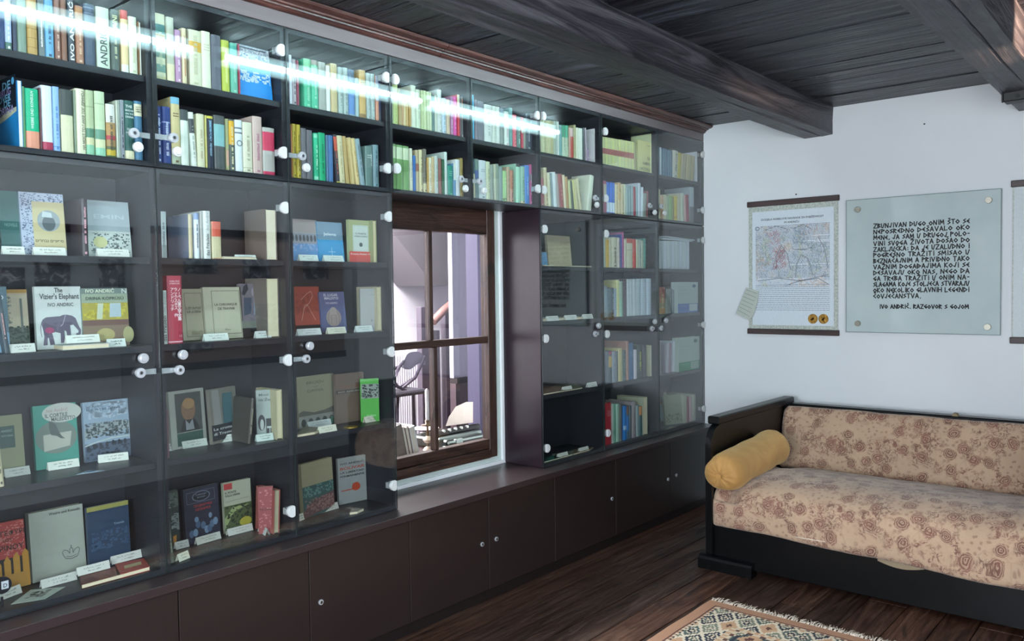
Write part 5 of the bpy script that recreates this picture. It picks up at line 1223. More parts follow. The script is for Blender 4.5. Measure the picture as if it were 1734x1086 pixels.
row(sh(D_[7], 'lower'), GU(7, 'lower'), ZL, 1105, 300, 10.86, [
 (112, 155, 220, '#bdb894', {}), (160, 215, 325, '#d2ae8c', {'t': '#b08458'}), (218, 262, 325, '#c4bf9c'), (265, 318, 340, '#94ae86', {'b': [(.4, 1, '#a4b494')]}), (320, 372, 345, '#8fb46e'), (375, 408, 360, '#8a8456'), (412, 468, 345, '#d6bc4c', {'b': [(.1, .2, '#c79a3a')]}), (472, 530, 300, '#c4bfa8', {}), (532, 592, 290, '#cfd4c0', {'t': '#b4b9a4'}), (600, 630, 330, '#c99a94', {'L': -3}), (634, 690, 325, '#98384c', {'L': -4}), (700, 775, 180, '#a9b4bc', {'L': -2, 'b': [(0, .45, '#6a6a6e')], 'd': .2})])
# lower right cabinets
G6 = lambda l: '%s shelf of the cabinet second from the white wall' % l
zA, zB, zC, zD = SH_LO[0]+.0115, SH_LO[1]+.0115, SH_LO[2]+.0115, Z_BOT+TS+.0005
row('top shelf, lower cabinet second from wall', G6('top'), zA, 1015, 380, 9.126, [
 (72, 106, 190, '#b4c2b4'), (110, 162, 238, '#d2aa3c'), (164, 200, 205, '#bdb99c'), (203, 292, 198, '#cfcab0', {'t': '#5f5c4c'}), (295, 328, 205, '#c9bcb4', {'t': '#8a7c74'}), (335, 355, 155, '#4a5f9c'), (357, 392, 120, '#b45a88'), (394, 425, 240, '#d2ccb4'), (438, 528, 215, '#cfcbb2', {'b': [(.84, 1, '#c2543e'), (.6, .61, '#4a4a40')]}), (530, 578, 230, '#cc4f44'), (580, 612, 235, '#c4c9ac'), (620, 655, 235, '#aab2a8', {'t': '#8a928a'}), (657, 690, 250, '#b4b9a2', {'t': '#8f947e'}), (696, 728, 215, '#4f8f86', {'t': '#8fc0b4'})], ys=.035)
row('second shelf, lower cabinet second from wall', G6('second'), zB, 1015, 460, 9.126, [
 (72, 135, 225, '#9fb0b8', {'d': .18}), (138, 190, 260, '#5f767c'), (194, 236, 250, '#36464c', {'t': '#b9c6c6', 'd': .17}), (242, 275, 260, '#8fa2b4'), (278, 322, 130, '#cfcf94', {'d': .2}), (325, 372, 150, '#8fbfa4', {'b': [(.5, 1, '#9fb4a4')]}), (378, 436, 120, '#54484c', {'t': '#7a6e70'}), (440, 482, 118, '#c2cccf', {'n': 'white'}), (484, 528, 118, '#bac6ca', {'n': 'white'}), (530, 575, 118, '#c6d0d4', {'n': 'white'}), (584, 650, 112, '#b4c2c8', {'n': 'pale blue'}), (654, 742, 110, '#b9c8d2', {'n': 'pale blue'}), (745, 848, 108, '#c4d4e0', {'n': 'pale blue'})], ys=.035)
row('third shelf, lower cabinet second from wall', G6('third'), zC, 1015, 560, 9.126, [
 (80, 118, 320, '#5d6a72', {'d': .17}), (120, 158, 325, '#6f7c88', {'t': '#a9b4bc'}), (160, 208, 325, '#4f5a66', {'b': [(.5, .85, '#c9a85c'), (.9, 1, '#a0405c')]}), (212, 262, 330, '#8f9aa8', {'t': '#c6ccd4'}), (266, 300, 320, '#5f6a70'), (303, 368, 280, '#c9c088', {}), (372, 420, 310, '#4f6464', {'t': '#8fa6a4'}), (428, 465, 165, '#a67c70', {'d': .21}), (468, 538, 195, '#3a6894', {'t': '#6f98c0', 'd': .19}), (548, 592, 300, '#d2ccd6', {'hmax': .2}), (600, 672, 225, '#3c4a46', {'t': '#c9cf5c', 'd': .18}), (690, 735, 230, '#45444a', {'d': .14}), (782, 885, 230, '#b4b594', {'fore': True, 'n': 'cream', 'd': .16})], ys=.04)
row('bottom shelf, lower cabinet second from wall', G6('bottom'), zD, 1015, 650, 9.053, [
 (110, 198, 305, '#b4303a', {'t': '#d8a0a4', 'd': .18}), (202, 222, 310, '#b9c0b8'), (226, 264, 310, '#74a890', {'t': '#4f8a70'}), (266, 315, 315, '#a9ccb8'), (322, 358, 320, '#6a6a66'), (380, 430, 350, '#2f7cc4', {'b': [(.3, .42, '#a9c8e6')]}), (432, 466, 350, '#3f5a6c', {'b': [(.75, 1, '#6a4a42'), (.25, .7, '#2a74bc')]}), (470, 505, 340, '#4f5c62'), (512, 572, 280, '#a49a9c', {'t': '#6c6466', 'd': .2}), (578, 622, 335, '#93a4a4', {}), (626, 668, 350, '#3c6268', {'b': [(.7, 1, '#c98a4c')]}), (672, 740, 215, '#b4b79c', {'L': -2, 'd': .2, 'fore': True, 'n': 'large pale'})], ys=.035)
G7 = lambda l: '%s shelf of the cabinet nearest the white wall' % l
row('top shelf, lower cabinet nearest wall', G7('top'), zA, 1015, 380, 9.126, [(916+30*k, 944+30*k, 250+1*k, ['#bcc6cc', '#c6ced4', '#b4bec8', '#c9d0dc'][k % 4], {'n': 'white', 'hard': False, 'd': .19}) for k in range(16)], ys=.04)
row('second shelf, lower cabinet nearest wall', G7('second'), zB, 1015, 460, 9.126, [(928, 1030, 240, '#a86a44', {'b': [(0, .22, '#b9843c'), (.22, .42, '#8f7a54'), (.62, 1, '#9a4a3c')], 't': '#d2b98c', 'y': .045}), (1040, 1100, 270, '#7c8480'), (1104, 1135, 265, '#5a6468'), (1138, 1165, 280, '#6f7c80')], ys=.045)
row('third shelf, lower cabinet nearest wall', G7('third'), zC, 1015, 560, 9.126, [(934, 962, 205, '#8a8684', {}), (965, 990, 215, '#5c5658'), (992, 1012, 220, '#7a6a7c'), (1045, 1078, 190, '#a9a4b0', {'L': 4}), (1085, 1112, 195, '#8f6f7c', {'L': 4}), (1148, 1192, 165, '#c4ccd4', {'L': 3})], ys=.05)
row('bottom shelf, lower cabinet nearest wall', G7('bottom'), zD, 1015, 650, 9.053, [(1295, 1352, 190, '#a9ad94', {'d': .19, 'n': 'wide pale green'}), (1356, 1385, 200, '#8a4a50'), (1388, 1430, 205, '#c9a4a8'), (1432, 1485, 170, '#b4b8a4', {'d': .2})], ys=.05)
# ------------------------------------------------------------------ face-out books, labels and papers on display
def design(parent, o, W, H, shapes):
    """o: frame matrix of the cover (x right, y up, z out of the cover). shapes in cover fractions"""
    layers = {}; k = 0
    for sh_ in shapes:
        k += 1; off = .0003+.00012*k; kind = sh_[0]; c = sh_[-1]
        bm = layers.setdefault(c, NB())
        def V(u, v): return bm.verts.new(o @ Vector((u*W, v*H, off)))
        if kind == 'r':
            _, u0, v0, u1, v1, _c = sh_; bm.faces.new([V(u0, v0), V(u1, v0), V(u1, v1), V(u0, v1)])
        elif kind == 'e':
            _, u, v, ru, rv, _c = sh_; bm.faces.new([V(u+ru*math.cos(2*math.pi*i/28), v+rv*math.sin(2*math.pi*i/28)) for i in range(28)])
        elif kind == 'p':
            bm.faces.new([V(u, v) for u, v in sh_[1]])
        elif kind == 'f':   # frame lines
            _, u0, v0, u1, v1, t, _c = sh_; tu, tv = t/W, t/H
            for a in ((u0, v0, u1, v0+tv), (u0, v1-tv, u1, v1), (u0, v0, u0+tu, v1), (u1-tu, v0, u1, v1)): bm.faces.new([V(a[0], a[1]), V(a[2], a[1]), V(a[2], a[3]), V(a[0], a[3])])
        elif kind == 'l':   # polyline strokes
            _, pts, wd_, _c = sh_
            for (a, b), (c2, d2) in zip(pts, pts[1:]):
                dx, dy = (c2-a)*W, (d2-b)*H; L = math.hypot(dx, dy) or 1; nx, ny = -dy/L*wd_/2/W, dx/L*wd_/2/H
                bm.faces.new([V(a-nx, b-ny), V(c2-nx, d2-ny), V(c2+nx, d2+ny), V(a+nx, b+ny)])
        elif kind == 's':   # scattered specks: a rough engraved texture
            _, u0, v0, u1, v1, n, sz, seed, _c = sh_; r = random.Random(seed)
            for _i in range(n):
                u, v = r.uniform(u0, u1), r.uniform(v0, v1); a = sz*r.uniform(.4, 1.3)/W; b = sz*r.uniform(.3, 1.0)/H; g = r.uniform(-.5, .5)
                u2, v2 = min(u1, u+a), min(v1, v+b); bm.faces.new([V(u, v), V(u2, min(v1, v+g*b*.5+.001)), V(u2, v2), V(u, v2)])
        elif kind == 't':
            _, txt, u, v, size, wid, _c = sh_
            me = text_mesh(txt, size, 'LEFT', bold=size*.015, width=wid*W if wid else None); add_mesh(bm, me, o @ Matrix.Translation((u*W, v*H, off+.0002)))
    out = []
    for c, bm in layers.items():
        bm.normal_update(); out.append(mesh_obj('cover_print', bm, mat(c, .5), parent))
    return out
def face_book(xl, xr, ybl, ybr, ytop, zs, c, shapes, label, y=None, th=.016, back=6, dy=0.0, yr=None, cat='book', name='display_book', grp='books shown cover out'):
    if y is not None:
        y2 = yr if yr is not None else y
        BL, BR = onY((xl, ybl), y), onY((xr, ybr), y2); BL.z = BR.z = zs
    else:
        BL, BR = onZ((xl, ybl), zs), onZ((xr, ybr), zs)
        for P_ in (BL, BR):
            pass
        BL = onY((xl, ybl), min(max(BL.y, .035), .19)); BR = onY((xr, ybr), min(max(BR.y, .035), .19)); BL.z = BR.z = zs
    d = (BR-BL); d.z = 0; W = d.length; d.normalize(); ang = math.atan2(d.y, d.x)
    n = Vector((d.y, -d.x, 0))
    # height: top-left pixel against the upright plane of the cover
    r_ = _ray((xl, ytop)); t = (BL-CAMPOS).dot(n)/r_.dot(n); H = max(.08, min(.255, (CAMPOS+r_*t).z-zs))
    BL.z += th*math.sin(R_(back))+.0004
    root = empty(name, BL, (0, 0, ang)); root.rotation_mode = 'XYZ'; root.rotation_euler = (R_(-back), 0, ang)
    tag(root, label, cat, grp)
    bm = NB(); t_ = .0018
    box(bm, 0, W, 0, t_, 0, H); box(bm, 0, W, th-t_, th, 0, H); box(bm, 0, t_, t_, th-t_, 0, H)
    mesh_obj('cover', bm, mat(c, .45), root)
    bm = NB(); box(bm, t_+.0004, W-.0015, t_+.0003, th-t_-.0003, .001, H-.001); mesh_obj('pages', bm, M_page, root)
    o = Matrix(((1, 0, 0, 0), (0, 0, -1, 0), (0, 1, 0, 0), (0, 0, 0, 1)))
    if shapes: design(root, o, W, H, shapes)
    return root
LAB_N = [0]
def lighten(c, k=.55):
    return '#'+''.join('%02x' % int(int(c[i:i+2], 16)+(240-int(c[i:i+2], 16))*k) for i in (1, 3, 5))
def tent(xl, xr, yb, zs, label, c='#cfd8c4', y=None, rot=None, h=.026):
    if y is None:
        P0, P1 = onZ((xl, yb[0]), zs), onZ((xr, yb[1]), zs)
        P0 = onY((xl, yb[0]), min(max(P0.y, .02), .16)); P1 = onY((xr, yb[1]), min(max(P1.y, .02), .16))
    else: P0, P1 = onY((xl, yb[0]), y), onY((xr, yb[1]), y)
    P0.z = P1.z = zs+.0004; d = P1-P0; W = d.length; ang = math.atan2(d.y, d.x)
    c = lighten(c)
    root = empty('tent_label', P0, (0, 0, ang if rot is None else R_(rot))); tag(root, label, 'label', 'folded paper labels')
    bm = NB()
    prism(bm, [(0, 0), (.0005, 0), (.0095, h-.0008), (.0185, 0), (.019, 0), (.0095, h)], 0, W, 'x')
    mesh_obj('card', bm, mat(c, .75), root)
    # two written lines on the sloping front
    L_ = math.hypot(.0095, h); nrm = Vector((0, -h, .0095)).normalized(); upv = Vector((0, .0095, h)).normalized()
    o = Matrix(((1, 0, 0, 0), (0, upv.y, nrm.y, 0), (0, upv.z, nrm.z, 0), (0, 0, 0, 1)))
    r = random.Random(LAB_N[0]); LAB_N[0] += 1; shp = []
    for v, u0, u1 in ((.60, .2, .82), (.26, .32, .72)):
        u = u0
        while u < u1:
            w_ = r.uniform(.02, .05); shp.append(('l', [(u, v+r.uniform(-.02, .08)), (u+w_*.5, v+r.uniform(.06, .2)), (u+w_, v+r.uniform(-.02, .06))], .0009, '#5a6058')); u += w_+(.012 if r.random() > .2 else .05)
    design(root, o, W, L_, shp)
    return root
def flat(corners, zs, th, c, label, shapes=None, cat='booklet', name='booklet', pages=True, y=None):
    """lying booklet; corners in pixels, front-left, front-right, back-right, back-left"""
    if zs > 1.2:
        a, b = onY(corners[0], .022), onY(corners[1], .022); P_ = [a, b, b+Vector((-.01, .13, 0)), a+Vector((.01, .13, 0))]
    else:
        P_ = [onZ(q, zs+th) for q in corners]
        for p in P_: p.y = min(max(p.y, .016), .235)
    root = empty(name, (P_[0].x, P_[0].y, zs)); tag(root, label, cat, 'papers and booklets lying in the cabinets'); o0 = Vector(root.location)
    def pr(a, z0, z1, ins=0):
        cx = sum(p.x for p in a)/4; cy = sum(p.y for p in a)/4
        return [((cx+(p.x-cx)*(1-ins))-o0.x, (cy+(p.y-cy)*(1-ins))-o0.y) for p in a]
    if pages and th > .004:
        bm = NB(); prism(bm, pr(P_, 0, 0), .0005, .002, 'z'); prism(bm, pr(P_, 0, 0), th-.0018, th, 'z'); mesh_obj('cover', bm, mat(c, .5), root)
        bm = NB(); prism(bm, pr(P_, 0, 0, .03), .0022, th-.002, 'z'); mesh_obj('pages', bm, M_page, root)
    else:
        bm = NB(); prism(bm, pr(P_, 0, 0), .0004, th, 'z'); mesh_obj('sheet', bm, mat(c, .6), root)
    if shapes:
        U_ = P_[1]-P_[0]; V_ = P_[3]-P_[0]; W = U_.length; H = V_.length; U_.normalize(); V_.normalize()
        o = Matrix(((U_.x, V_.x, 0, 0), (U_.y, V_.y, 0, 0), (0, 0, 1, th), (0, 0, 0, 1)))
        design(root, o, W, H, shapes)
    return root
S1, S2, S3, S4 = zA, zB, zC, zD
INK = '#33383a'
fb = face_book
# --- first cabinet, top shelf
fb(4, 40, 436, 436, 322, S1, '#3f6d6a', [('t', 'NOVELE', .2, .45, .014, .6, '#7fa09c')], 'dark teal book standing cover out, leftmost on the top display shelf of the first cabinet', y=.13)
fb(39, 114, 436, 437, 324, S1, '#b9c3d6', [('s', .02, .01, .98, .99, 650, .0045, 3, '#6a7590'), ('r', .27, .10, 1.0, .86, '#c9bd92'), ('e', .63, .56, .26, .17, '#9aa4a6'), ('e', .63, .52, .15, .12, '#5f6a6e'), ('p', [(.48, .62), (.72, .61), (.70, .69), (.50, .71)], '#c6d2d4'), ('t', '\u05dd\u05d9\u05e8\u05d7\u05d1\u05e0 \u05dd\u05d9\u05e8\u05d5\u05e4\u05d9\u05e1', .30, .22, .012, .64, '#55523c')], 'blue speckled book with yellow panel, round portrait and Hebrew title', y=.12)
mk = mk_book(onY((140, 430), .06).x, .06, S1, .021, .185, .15, '#3a3038', text='#e0a8b4', seed=5); tag(mk, 'dark thin book with pinkish spine lettering right of the speckled book', 'book')
fb(151, 224, 437, 438, 338, S1, '#a3b0b4', [('r', 0, 0, 1, .46, '#c2ccc6'), ('s', .04, .05, .96, .42, 120, .007, 6, '#5c6a6a'), ('e', .28, .26, .16, .10, '#c9c992'), ('t', 'EMIN', .15, .68, .02, .7, '#b6c4c8')], 'pale grey book with a drawn townscape, top display shelf of the first cabinet', y=.10)
tent(5, 43, (434, 435), S1, 'folded paper label before the dark teal book', y=.055); tent(58, 113, (436, 436), S1, 'folded paper label before the blue speckled book', y=.055); tent(166, 220, (438, 439), S1, 'folded paper label before the pale townscape book', y=.045)
# second shelf
fb(-16, 18, 600, 600, 486, S2, '#5d7784', [('r', 0, 0, 1, .3, '#7fa4bc'), ('t', 'IVO', .1, .8, .02, .7, '#d2dadf')], 'blue grey book cut by the left edge of view on the second display shelf', y=.07, back=5)
mk = mk_book(onY((8, 560), .04).x, .04, S2, .012, .175, .14, '#3b4750', text='#d9a4a0', lean=-6, seed=8); tag(mk, 'thin dark leaning book with red spine letters at the far left of the second shelf', 'book')
fb(12, 52, 585, 584, 491, S2, '#b4ab92', [('r', 0, .94, 1, 1, '#a8864c'), ('r', 0, 0, 1, .38, '#4f5c50'), ('s', .02, .02, .98, .40, 90, .008, 2, '#2f3a34'), ('s', .05, .4, .3, .9, 40, .006, 4, '#6f766e'), ('r', .66, .3, .76, .85, '#5d6662')], 'cream and dark green pictured book left of the elephant book', y=.12)
el = [(.11, .52), (.14, .60), (.22, .645), (.40, .655), (.52, .66), (.58, .685), (.66, .69), (.78, .665), (.86, .61), (.90, .50), (.93, .42), (.97, .36), (.96, .27), (.90, .22), (.85, .25), (.86, .29), (.90, .29), (.91, .34), (.86, .40), (.80, .47), (.73, .46), (.74, .30), (.74, .20), (.66, .20), (.64, .33), (.60, .36), (.60, .10), (.51, .09), (.51, .30), (.40, .33), (.33, .31), (.36, .18), (.38, .06), (.28, .06), (.25, .22), (.23, .20), (.22, .06), (.13, .06), (.16, .25), (.14, .40)]
el = [(u, .02+v*.80*.95) for u, v in el]
fb(63, 141, 582, 581, 486, S2, '#c4ccc9', [('p', el, '#615c6c'), ('l', [(.12, .44), (.09, .34), (.10, .24), (.11, .2)], .0018, '#615c6c'), ('e', .28, .30, .10, .05, '#9a4c6c'), ('l', [(.52, .36), (.57, .39), (.64, .54)], .0016, '#b9b4c2'), ('t', 'The', .42, .905, .021, .18, INK), ('t', "Vizier's Elephant", .10, .80, .024, .86, INK), ('t', 'IVO ANDRIC', .26, .68, .016, .56, '#4f5558')], 'white book with a large standing grey elephant on its cover', y=.11, back=3)
fb(142, 220, 584, 588, 489, S2, '#6f827c', [('r', 0, .75, 1, .905, '#96a68f'), ('r', 0, .45, 1, .75, '#a39a3e'), ('s', .03, .47, .97, .74, 40, .012, 11, '#c2b53c'), ('p', [(.30, .47), (.42, .47), (.46, .74), (.34, .74)], '#b9c4ac'), ('p', [(.58, .50), (.84, .50), (.84, .74), (.60, .74)], '#a9bcc2'), ('r', 0, .36, 1, .455, '#6c5048'), ('r', 0, 0, 1, .36, '#7d6c58'), ('e', .48, .20, .20, .11, '#a8a06a'), ('e', .98, .19, .12, .14, '#a0a072'), ('t', 'IVO ANDRIĆ', .08, .925, .016, .62, '#dfe6c8'), ('t', 'DRINA KÖPRÜSÜ', .08, .80, .014, .82, '#2c3a2c'), ('t', 'N', .86, .91, .022, .11, '#cfdacf')], 'green and yellow painted book beside the elephant book', y=.10, yr=.095, back=3)
q0 = onY((70, 596), .05); bk = flat([(106, 597), (186, 594), (178, 584), (70, 586)], S2, .016, '#aab4b0', 'pale book lying flat in front of the elephant book')
tent(113, 170, (581, 580), S2+.0175, 'folded label resting on the lying book before the elephant cover', c='#cfdcca', y=.07); tent(18, 61, (596, 594), S2, 'folded label before the cream and dark green book', c='#a9b4a4', y=.045); tent(183, 214, (590, 588), S2, 'folded label before the green and yellow painted book', c='#b7cfc2', y=.05)
# third shelf
fb(-8, 44, 806, 800, 708, S3, '#8c9070', [('r', .22, .45, .72, .82, '#3c5650'), ('t', 'ANDRIĆ', .28, .72, .01, .38, '#8fa69c'), ('t', 'PONT DRINA', .28, .64, .009, .38, '#8fa69c')], 'olive book with a dark green title panel at the far left of the third shelf', th=.02)
mk = mk_book(onY((-3, 790), .035).x, .035, S3, .016, .185, .13, '#b9b394', text='#3f3a34', lean=-4, seed=12); tag(mk, 'thin leaning book with cream lettered spine at the left edge of the third shelf', 'book')
fb(62, 135, 798, 783, 690, S3, '#3f8f80', [('e', .50, .48, .48, .26, '#6f7d74'), ('p', [(.20, .27), (.80, .32), (.86, .55), (.20, .53)], '#aeb1a4'), ('p', [(.35, .78), (.50, .68), (.56, .56), (.62, .49), (.70, .44), (.60, .45), (.50, .50), (.38, .52), (.34, .64)], '#565f5c'), ('e', .66, .86, .46, .155, '#b4bab2'), ('t', 'Ivo Andrić', .30, .88, .016, .5, '#a88f88'), ('t', 'IL CORTILE', .26, .80, .017, .52, '#3f4644'), ('t', 'MALEDETTO', .40, .735, .017, .56, '#3f4644')], 'green book with a pale oval title and grey smudged picture, third shelf', back=5)
br = [('r', 0, 0, 1, .30, '#4b596c'), ('s', .02, .02, .98, .30, 90, .009, 5, '#27323e'), ('p', [(0, .36), (.2, .42), (.5, .47), (.8, .47), (1, .45), (1, .62), (.7, .66), (.5, .60), (.25, .66), (0, .52)], '#8e9c9e'), ('s', .02, .38, .98, .64, 150, .009, 9, '#4d5a5c'), ('p', [(0, .28), (.3, .335), (.6, .37), (1, .37), (1, .345), (.6, .345), (.3, .31), (0, .255)], '#aab8b8')]
br += [('e', .07+.135*k, .225+.012*min(k, 4), .035, .045, '#1f2932') for k in range(7)]
fb(151, 227, 782, 768, 683, S3, '#8a9fb0', br+[('s', .02, .7, .98, .98, 60, .02, 13, '#a4b6c4'), ('t', 'Ivo Andrić', .06, .90, .013, .36, '#54687c'), ('t', 'Мостът на Дрина', .06, .85, .013, .74, '#54687c')], 'blue grey book with an engraved stone bridge on its cover', back=4)
flat([(129, 804), (166, 803), (178, 797), (150, 797)], S3, .001, '#c2d6e4', 'small blue and white card lying on the third shelf edge', [('r', .2, .3, .8, .7, '#3f6c94')], 'card', 'card')
tent(9, 52, (807, 802), S3, 'folded label before the olive book with green panel', c='#8f9a86'); tent(82, 135, (798, 790), S3, 'folded label before the green book with the pale oval', c='#b9c9b0'); tent(167, 218, (785, 779), S3, 'folded label before the engraved bridge book', c='#b9c9b2')
# bottom
fb(-24, 48, 1003, 990, 895, S4, '#a33a38', [('r', 0, 0, 1, .46, '#17181a'), ('s', .02, .48, .98, .98, 180, .006, 21, '#c47a70')]+[('p', [(.02+.22*k, .0), (.18+.22*k, .0), (.18+.22*k, .34+.04*k), (.10+.22*k, .44+.03*k), (.02+.22*k, .34+.04*k)], '#b8862f') for k in range(5)]+[('r', 0, 0, 1, .22, '#b08234'), ('p', [(0, .62), (.40, .70), (.36, .86), (0, .9)], '#c2872f'), ('t', 'ΓΕΦΥΡΙ', .42, .80, .020, .56, '#1a1414'), ('t', 'τΟΥ', .46, .71, .013, .24, '#1a1414'), ('t', 'ΔΡΙΝΟΥ', .22, .58, .022, .74, '#1a1414')], 'red and ochre book with Greek title above a bridge of arches, bottom left', back=6)
crown = [('l', [(.62, .24), (.58, .29), (.56, .34), (.60, .37), (.66, .35), (.70, .30)], .0016, INK), ('l', [(.70, .30), (.70, .36), (.73, .39), (.76, .36), (.76, .30)], .0016, INK), ('l', [(.76, .30), (.80, .35), (.86, .37), (.89, .34), (.87, .29), (.84, .24)], .0016, INK), ('l', [(.62, .24), (.73, .22), (.84, .24)], .0022, INK), ('l', [(.63, .27), (.73, .25), (.83, .27)], .0016, INK), ('l', [(.73, .39), (.73, .42)], .0016, INK), ('l', [(.715, .41), (.745, .41)], .0016, INK)]
fb(56, 147, 990, 962, 873, S4, '#9aa096', crown+[('t', 'Wesire und Konsuln', .36, .92, .012, .58, '#2e3130')], 'tall off-white book with a small drawn crown at lower right of its cover', back=5, th=.03)
fb(152, 222, 960, 940, 862, S4, '#23374f', [('r', 0, .93, 1, 1, '#8a8748'), ('s', .05, .3, .95, .6, 80, .01, 4, '#35506c'), ('t', 'Travnik', .62, .66, .010, .26, '#7d94a8')], 'dark blue book standing behind the lying red books, bottom shelf of the first cabinet', y=.15, back=3)
flat([(156, 1000), (215, 978), (196, 959), (135, 972)], S4, .015, '#6a3a34', 'brown red book lying flat at the bottom of the first cabinet')
flat([(216, 981), (272, 966), (245, 945), (196, 955)], S4, .015, '#a33630', 'bright red book with a cream title strip lying flat, bottom of the first cabinet', [('r', .25, .35, .78, .62, '#b4ac80')])
flat([(18, 1024), (85, 1020), (111, 994), (52, 999)], S4, .001, '#b4c0b4', 'white sheet with a small grey drawing lying on the bottom shelf', [('s', .2, .25, .8, .75, 90, .009, 3, '#8a948c')], 'paper', 'drawing_sheet', pages=False)
tent(71, 131, (998, 982), S4, 'folded label before the crowned white book', c='#7f8676'); tent(132, 187, (974, 962), S4+.016, 'folded label resting on the brown red lying book', c='#9fa694', y=.10); tent(193, 244, (958, 944), S4+.016, 'folded label resting on the bright red lying book', c='#8f9686', y=.13); tent(-4, 38, (1020, 1004), S4, 'folded label at the left edge before the Greek titled book', c='#9fa68f')
b0 = onY((4, 992), .045); bdg = empty('round_badge', (b0.x, .045, S4)); tag(bdg, 'round dark badge with a white letter D square leaning at the bottom left', 'badge')
bm = NB(); zc_ = max(.026, b0.z-S4); cyl(bm, (0, 0, zc_), (0, .006, zc_), .0255, 28); cyl(bm, (0, .008, .0006), (0, .008, .03), .004, 8); mesh_obj('disc', bm, mat('#141b26', .3), bdg)
design(bdg, Matrix(((1, 0, 0, -.012), (0, 0, -1, 0), (0, 1, 0, zc_-.012), (0, 0, 0, 1))), .026, .024, [('r', .35, 0, 1.1, 1, '#c9ced6'), ('t', 'D', .52, .2, .017, .4, '#141b26')])
# --- second cabinet, top shelf
def spine(px0, px1, ytop, zs, c, label, y=.035, d=.15, **k):
    x0 = onY((px0, 438 if zs == S1 else 580), y).x; x1 = onY((px1, 438 if zs == S1 else 580), y).x; h = onY((px0, ytop), y).z-zs
    txt = k.pop('txt', None)
    b = mk_book(x0, y, zs, max(.005, x1-x0-.001), h, d, c, **k); tag(b, label, 'book', 'books standing in the display cabinets')
    if txt:
        for tx, tc, sz, u, v in txt:
            me = text_mesh(tx, sz, 'LEFT', bold=sz*.012); bm = NB(); add_mesh(bm, me, Matrix.Translation(((x1-x0)*u, -.0008, h*v)) @ Matrix(((0, -1, 0, 0), (0, 0, -1, 0), (1, 0, 0, 0), (0, 0, 0, 1)))); mesh_obj('title', bm, mat(tc, .5), b)
    return b
spine(272, 285, 358, S1, '#c2cdd0', 'pale grey spine at the left of the second cabinet top shelf', bands=[(0, .28, '#9aa6a6')], text='#7d8a8c')
spine(321, 328, 363, S1, '#7f879c', bands=[(0, 1, '#cdbf9c')], label='thin tan spine in the second cabinet, left of the white one')
spine(331, 340, 361, S1, '#dfe6ea', 'thin white spine with blue top in the second cabinet', bands=[(.86, 1, '#8da4cc')], text='#6a7480')
spine(341, 345, 358, S1, '#b9b9b4', 'very thin grey booklet left of the black lettered white spine')
spine(346, 359, 357, S1, '#dfe3e0', 'thick white spine with large black lettering, top shelf of the second cabinet', txt=[('das Fräulein', '#3f4648', .0165, .68, .06), ('Ivo Andrić', '#a0a8a8', .0155, .68, .60)])
spine(361, 377, 375, S1, '#c9c19c', 'orange and beige spine right of the black lettered white spine, top shelf', bands=[(.60, 1, '#d0614a'), (0, .02, '#b0604a')])
spine(451, 470, 354, S1, '#75675f', 'cream page edges of a book turned backwards, top shelf second cabinet', fore=True, page='#e2d9bf')
flat([(378, 440), (434, 441), (428, 430), (384, 429)], S1, .010, '#a9a69a', 'grey booklet lying flat on the top shelf of the second cabinet')
fb(306, 324, 438, 438, 392, S1, '#36507c', [('t', 'VIZIR', .1, .8, .01, .8, '#8fa6cc')], 'small dark blue book behind the thin spines, second cabinet', y=.14, th=.01)
fb(436, 453, 441, 441, 400, S1, '#4a5654', [('s', .05, .05, .95, .95, 40, .007, 7, '#97a39c')], 'small dark pictured booklet beside the reversed book, second cabinet', y=.12, th=.008)
tent(400, 435, (441, 441), S1, 'folded label on the top shelf before the lying booklet', c='#b4cfc0', y=.03, h=.018)
# second shelf
spine(275, 286, 492, S2, '#c4cec8', 'white spine with large black lettering, left end of the second shelf', y=.03, txt=[('das Fräulein', '#3f4648', .0185, .70, .05), ('Ivo Andrić', '#a0a8a8', .016, .70, .60)])
jp = spine(286.6, 312, 467, S2, '#a8384c', 'tall crimson Japanese book with white characters in the second cabinet', y=.03, bands=[(.02, .035, '#e2c4c8')])
for tx, u, v in (('ノーベル賞文学全集', .80, .90), ('ラックスネス 他', .52, .90), ('アンドリッチ', .24, .90)):
    bm = NB(); n_ = len(tx); stp = .0155 if n_ > 7 else .0165
    for k, chh in enumerate(tx):
        if chh == ' ': continue
        if chh == 'ー': chh = '|'
        me = text_mesh(chh, .0165, 'CENTER', bold=.0003); add_mesh(bm, me, Matrix.Translation((.045*u+.004, -.0009, .222*v-.018-k*stp*.82)) @ Matrix(((.85, 0, 0, 0), (0, 0, -1, 0), (0, .85, 0, 0), (0, 0, 0, 1))))
    mesh_obj('characters', bm, mat('#ecd9db', .5), jp)
bm = NB(); me = text_mesh('NOBEL PRIZE', .007, 'LEFT', width=.036); add_mesh(bm, me, Matrix.Translation((.006, -.0009, .213)) @ Matrix(((1, 0, 0, 0), (0, 0, -1, 0), (0, 1, 0, 0), (0, 0, 0, 1)))); me = text_mesh('LITERATURE', .007, 'LEFT', width=.036); add_mesh(bm, me, Matrix.Translation((.006, -.0009, .205)) @ Matrix(((1, 0, 0, 0), (0, 0, -1, 0), (0, 1, 0, 0), (0, 0, 0, 1))))
me = text_mesh('13', .011, 'LEFT'); add_mesh(bm, me, Matrix.Translation((.036, -.0009, .022)) @ Matrix(((1, 0, 0, 0), (0, 0, -1, 0), (0, 1, 0, 0), (0, 0, 0, 1)))); mesh_obj('title', bm, mat('#ecd9db', .5), jp)
fr2 = lambda a: [('f', .16, .07, .90, .92, .0016, a)]
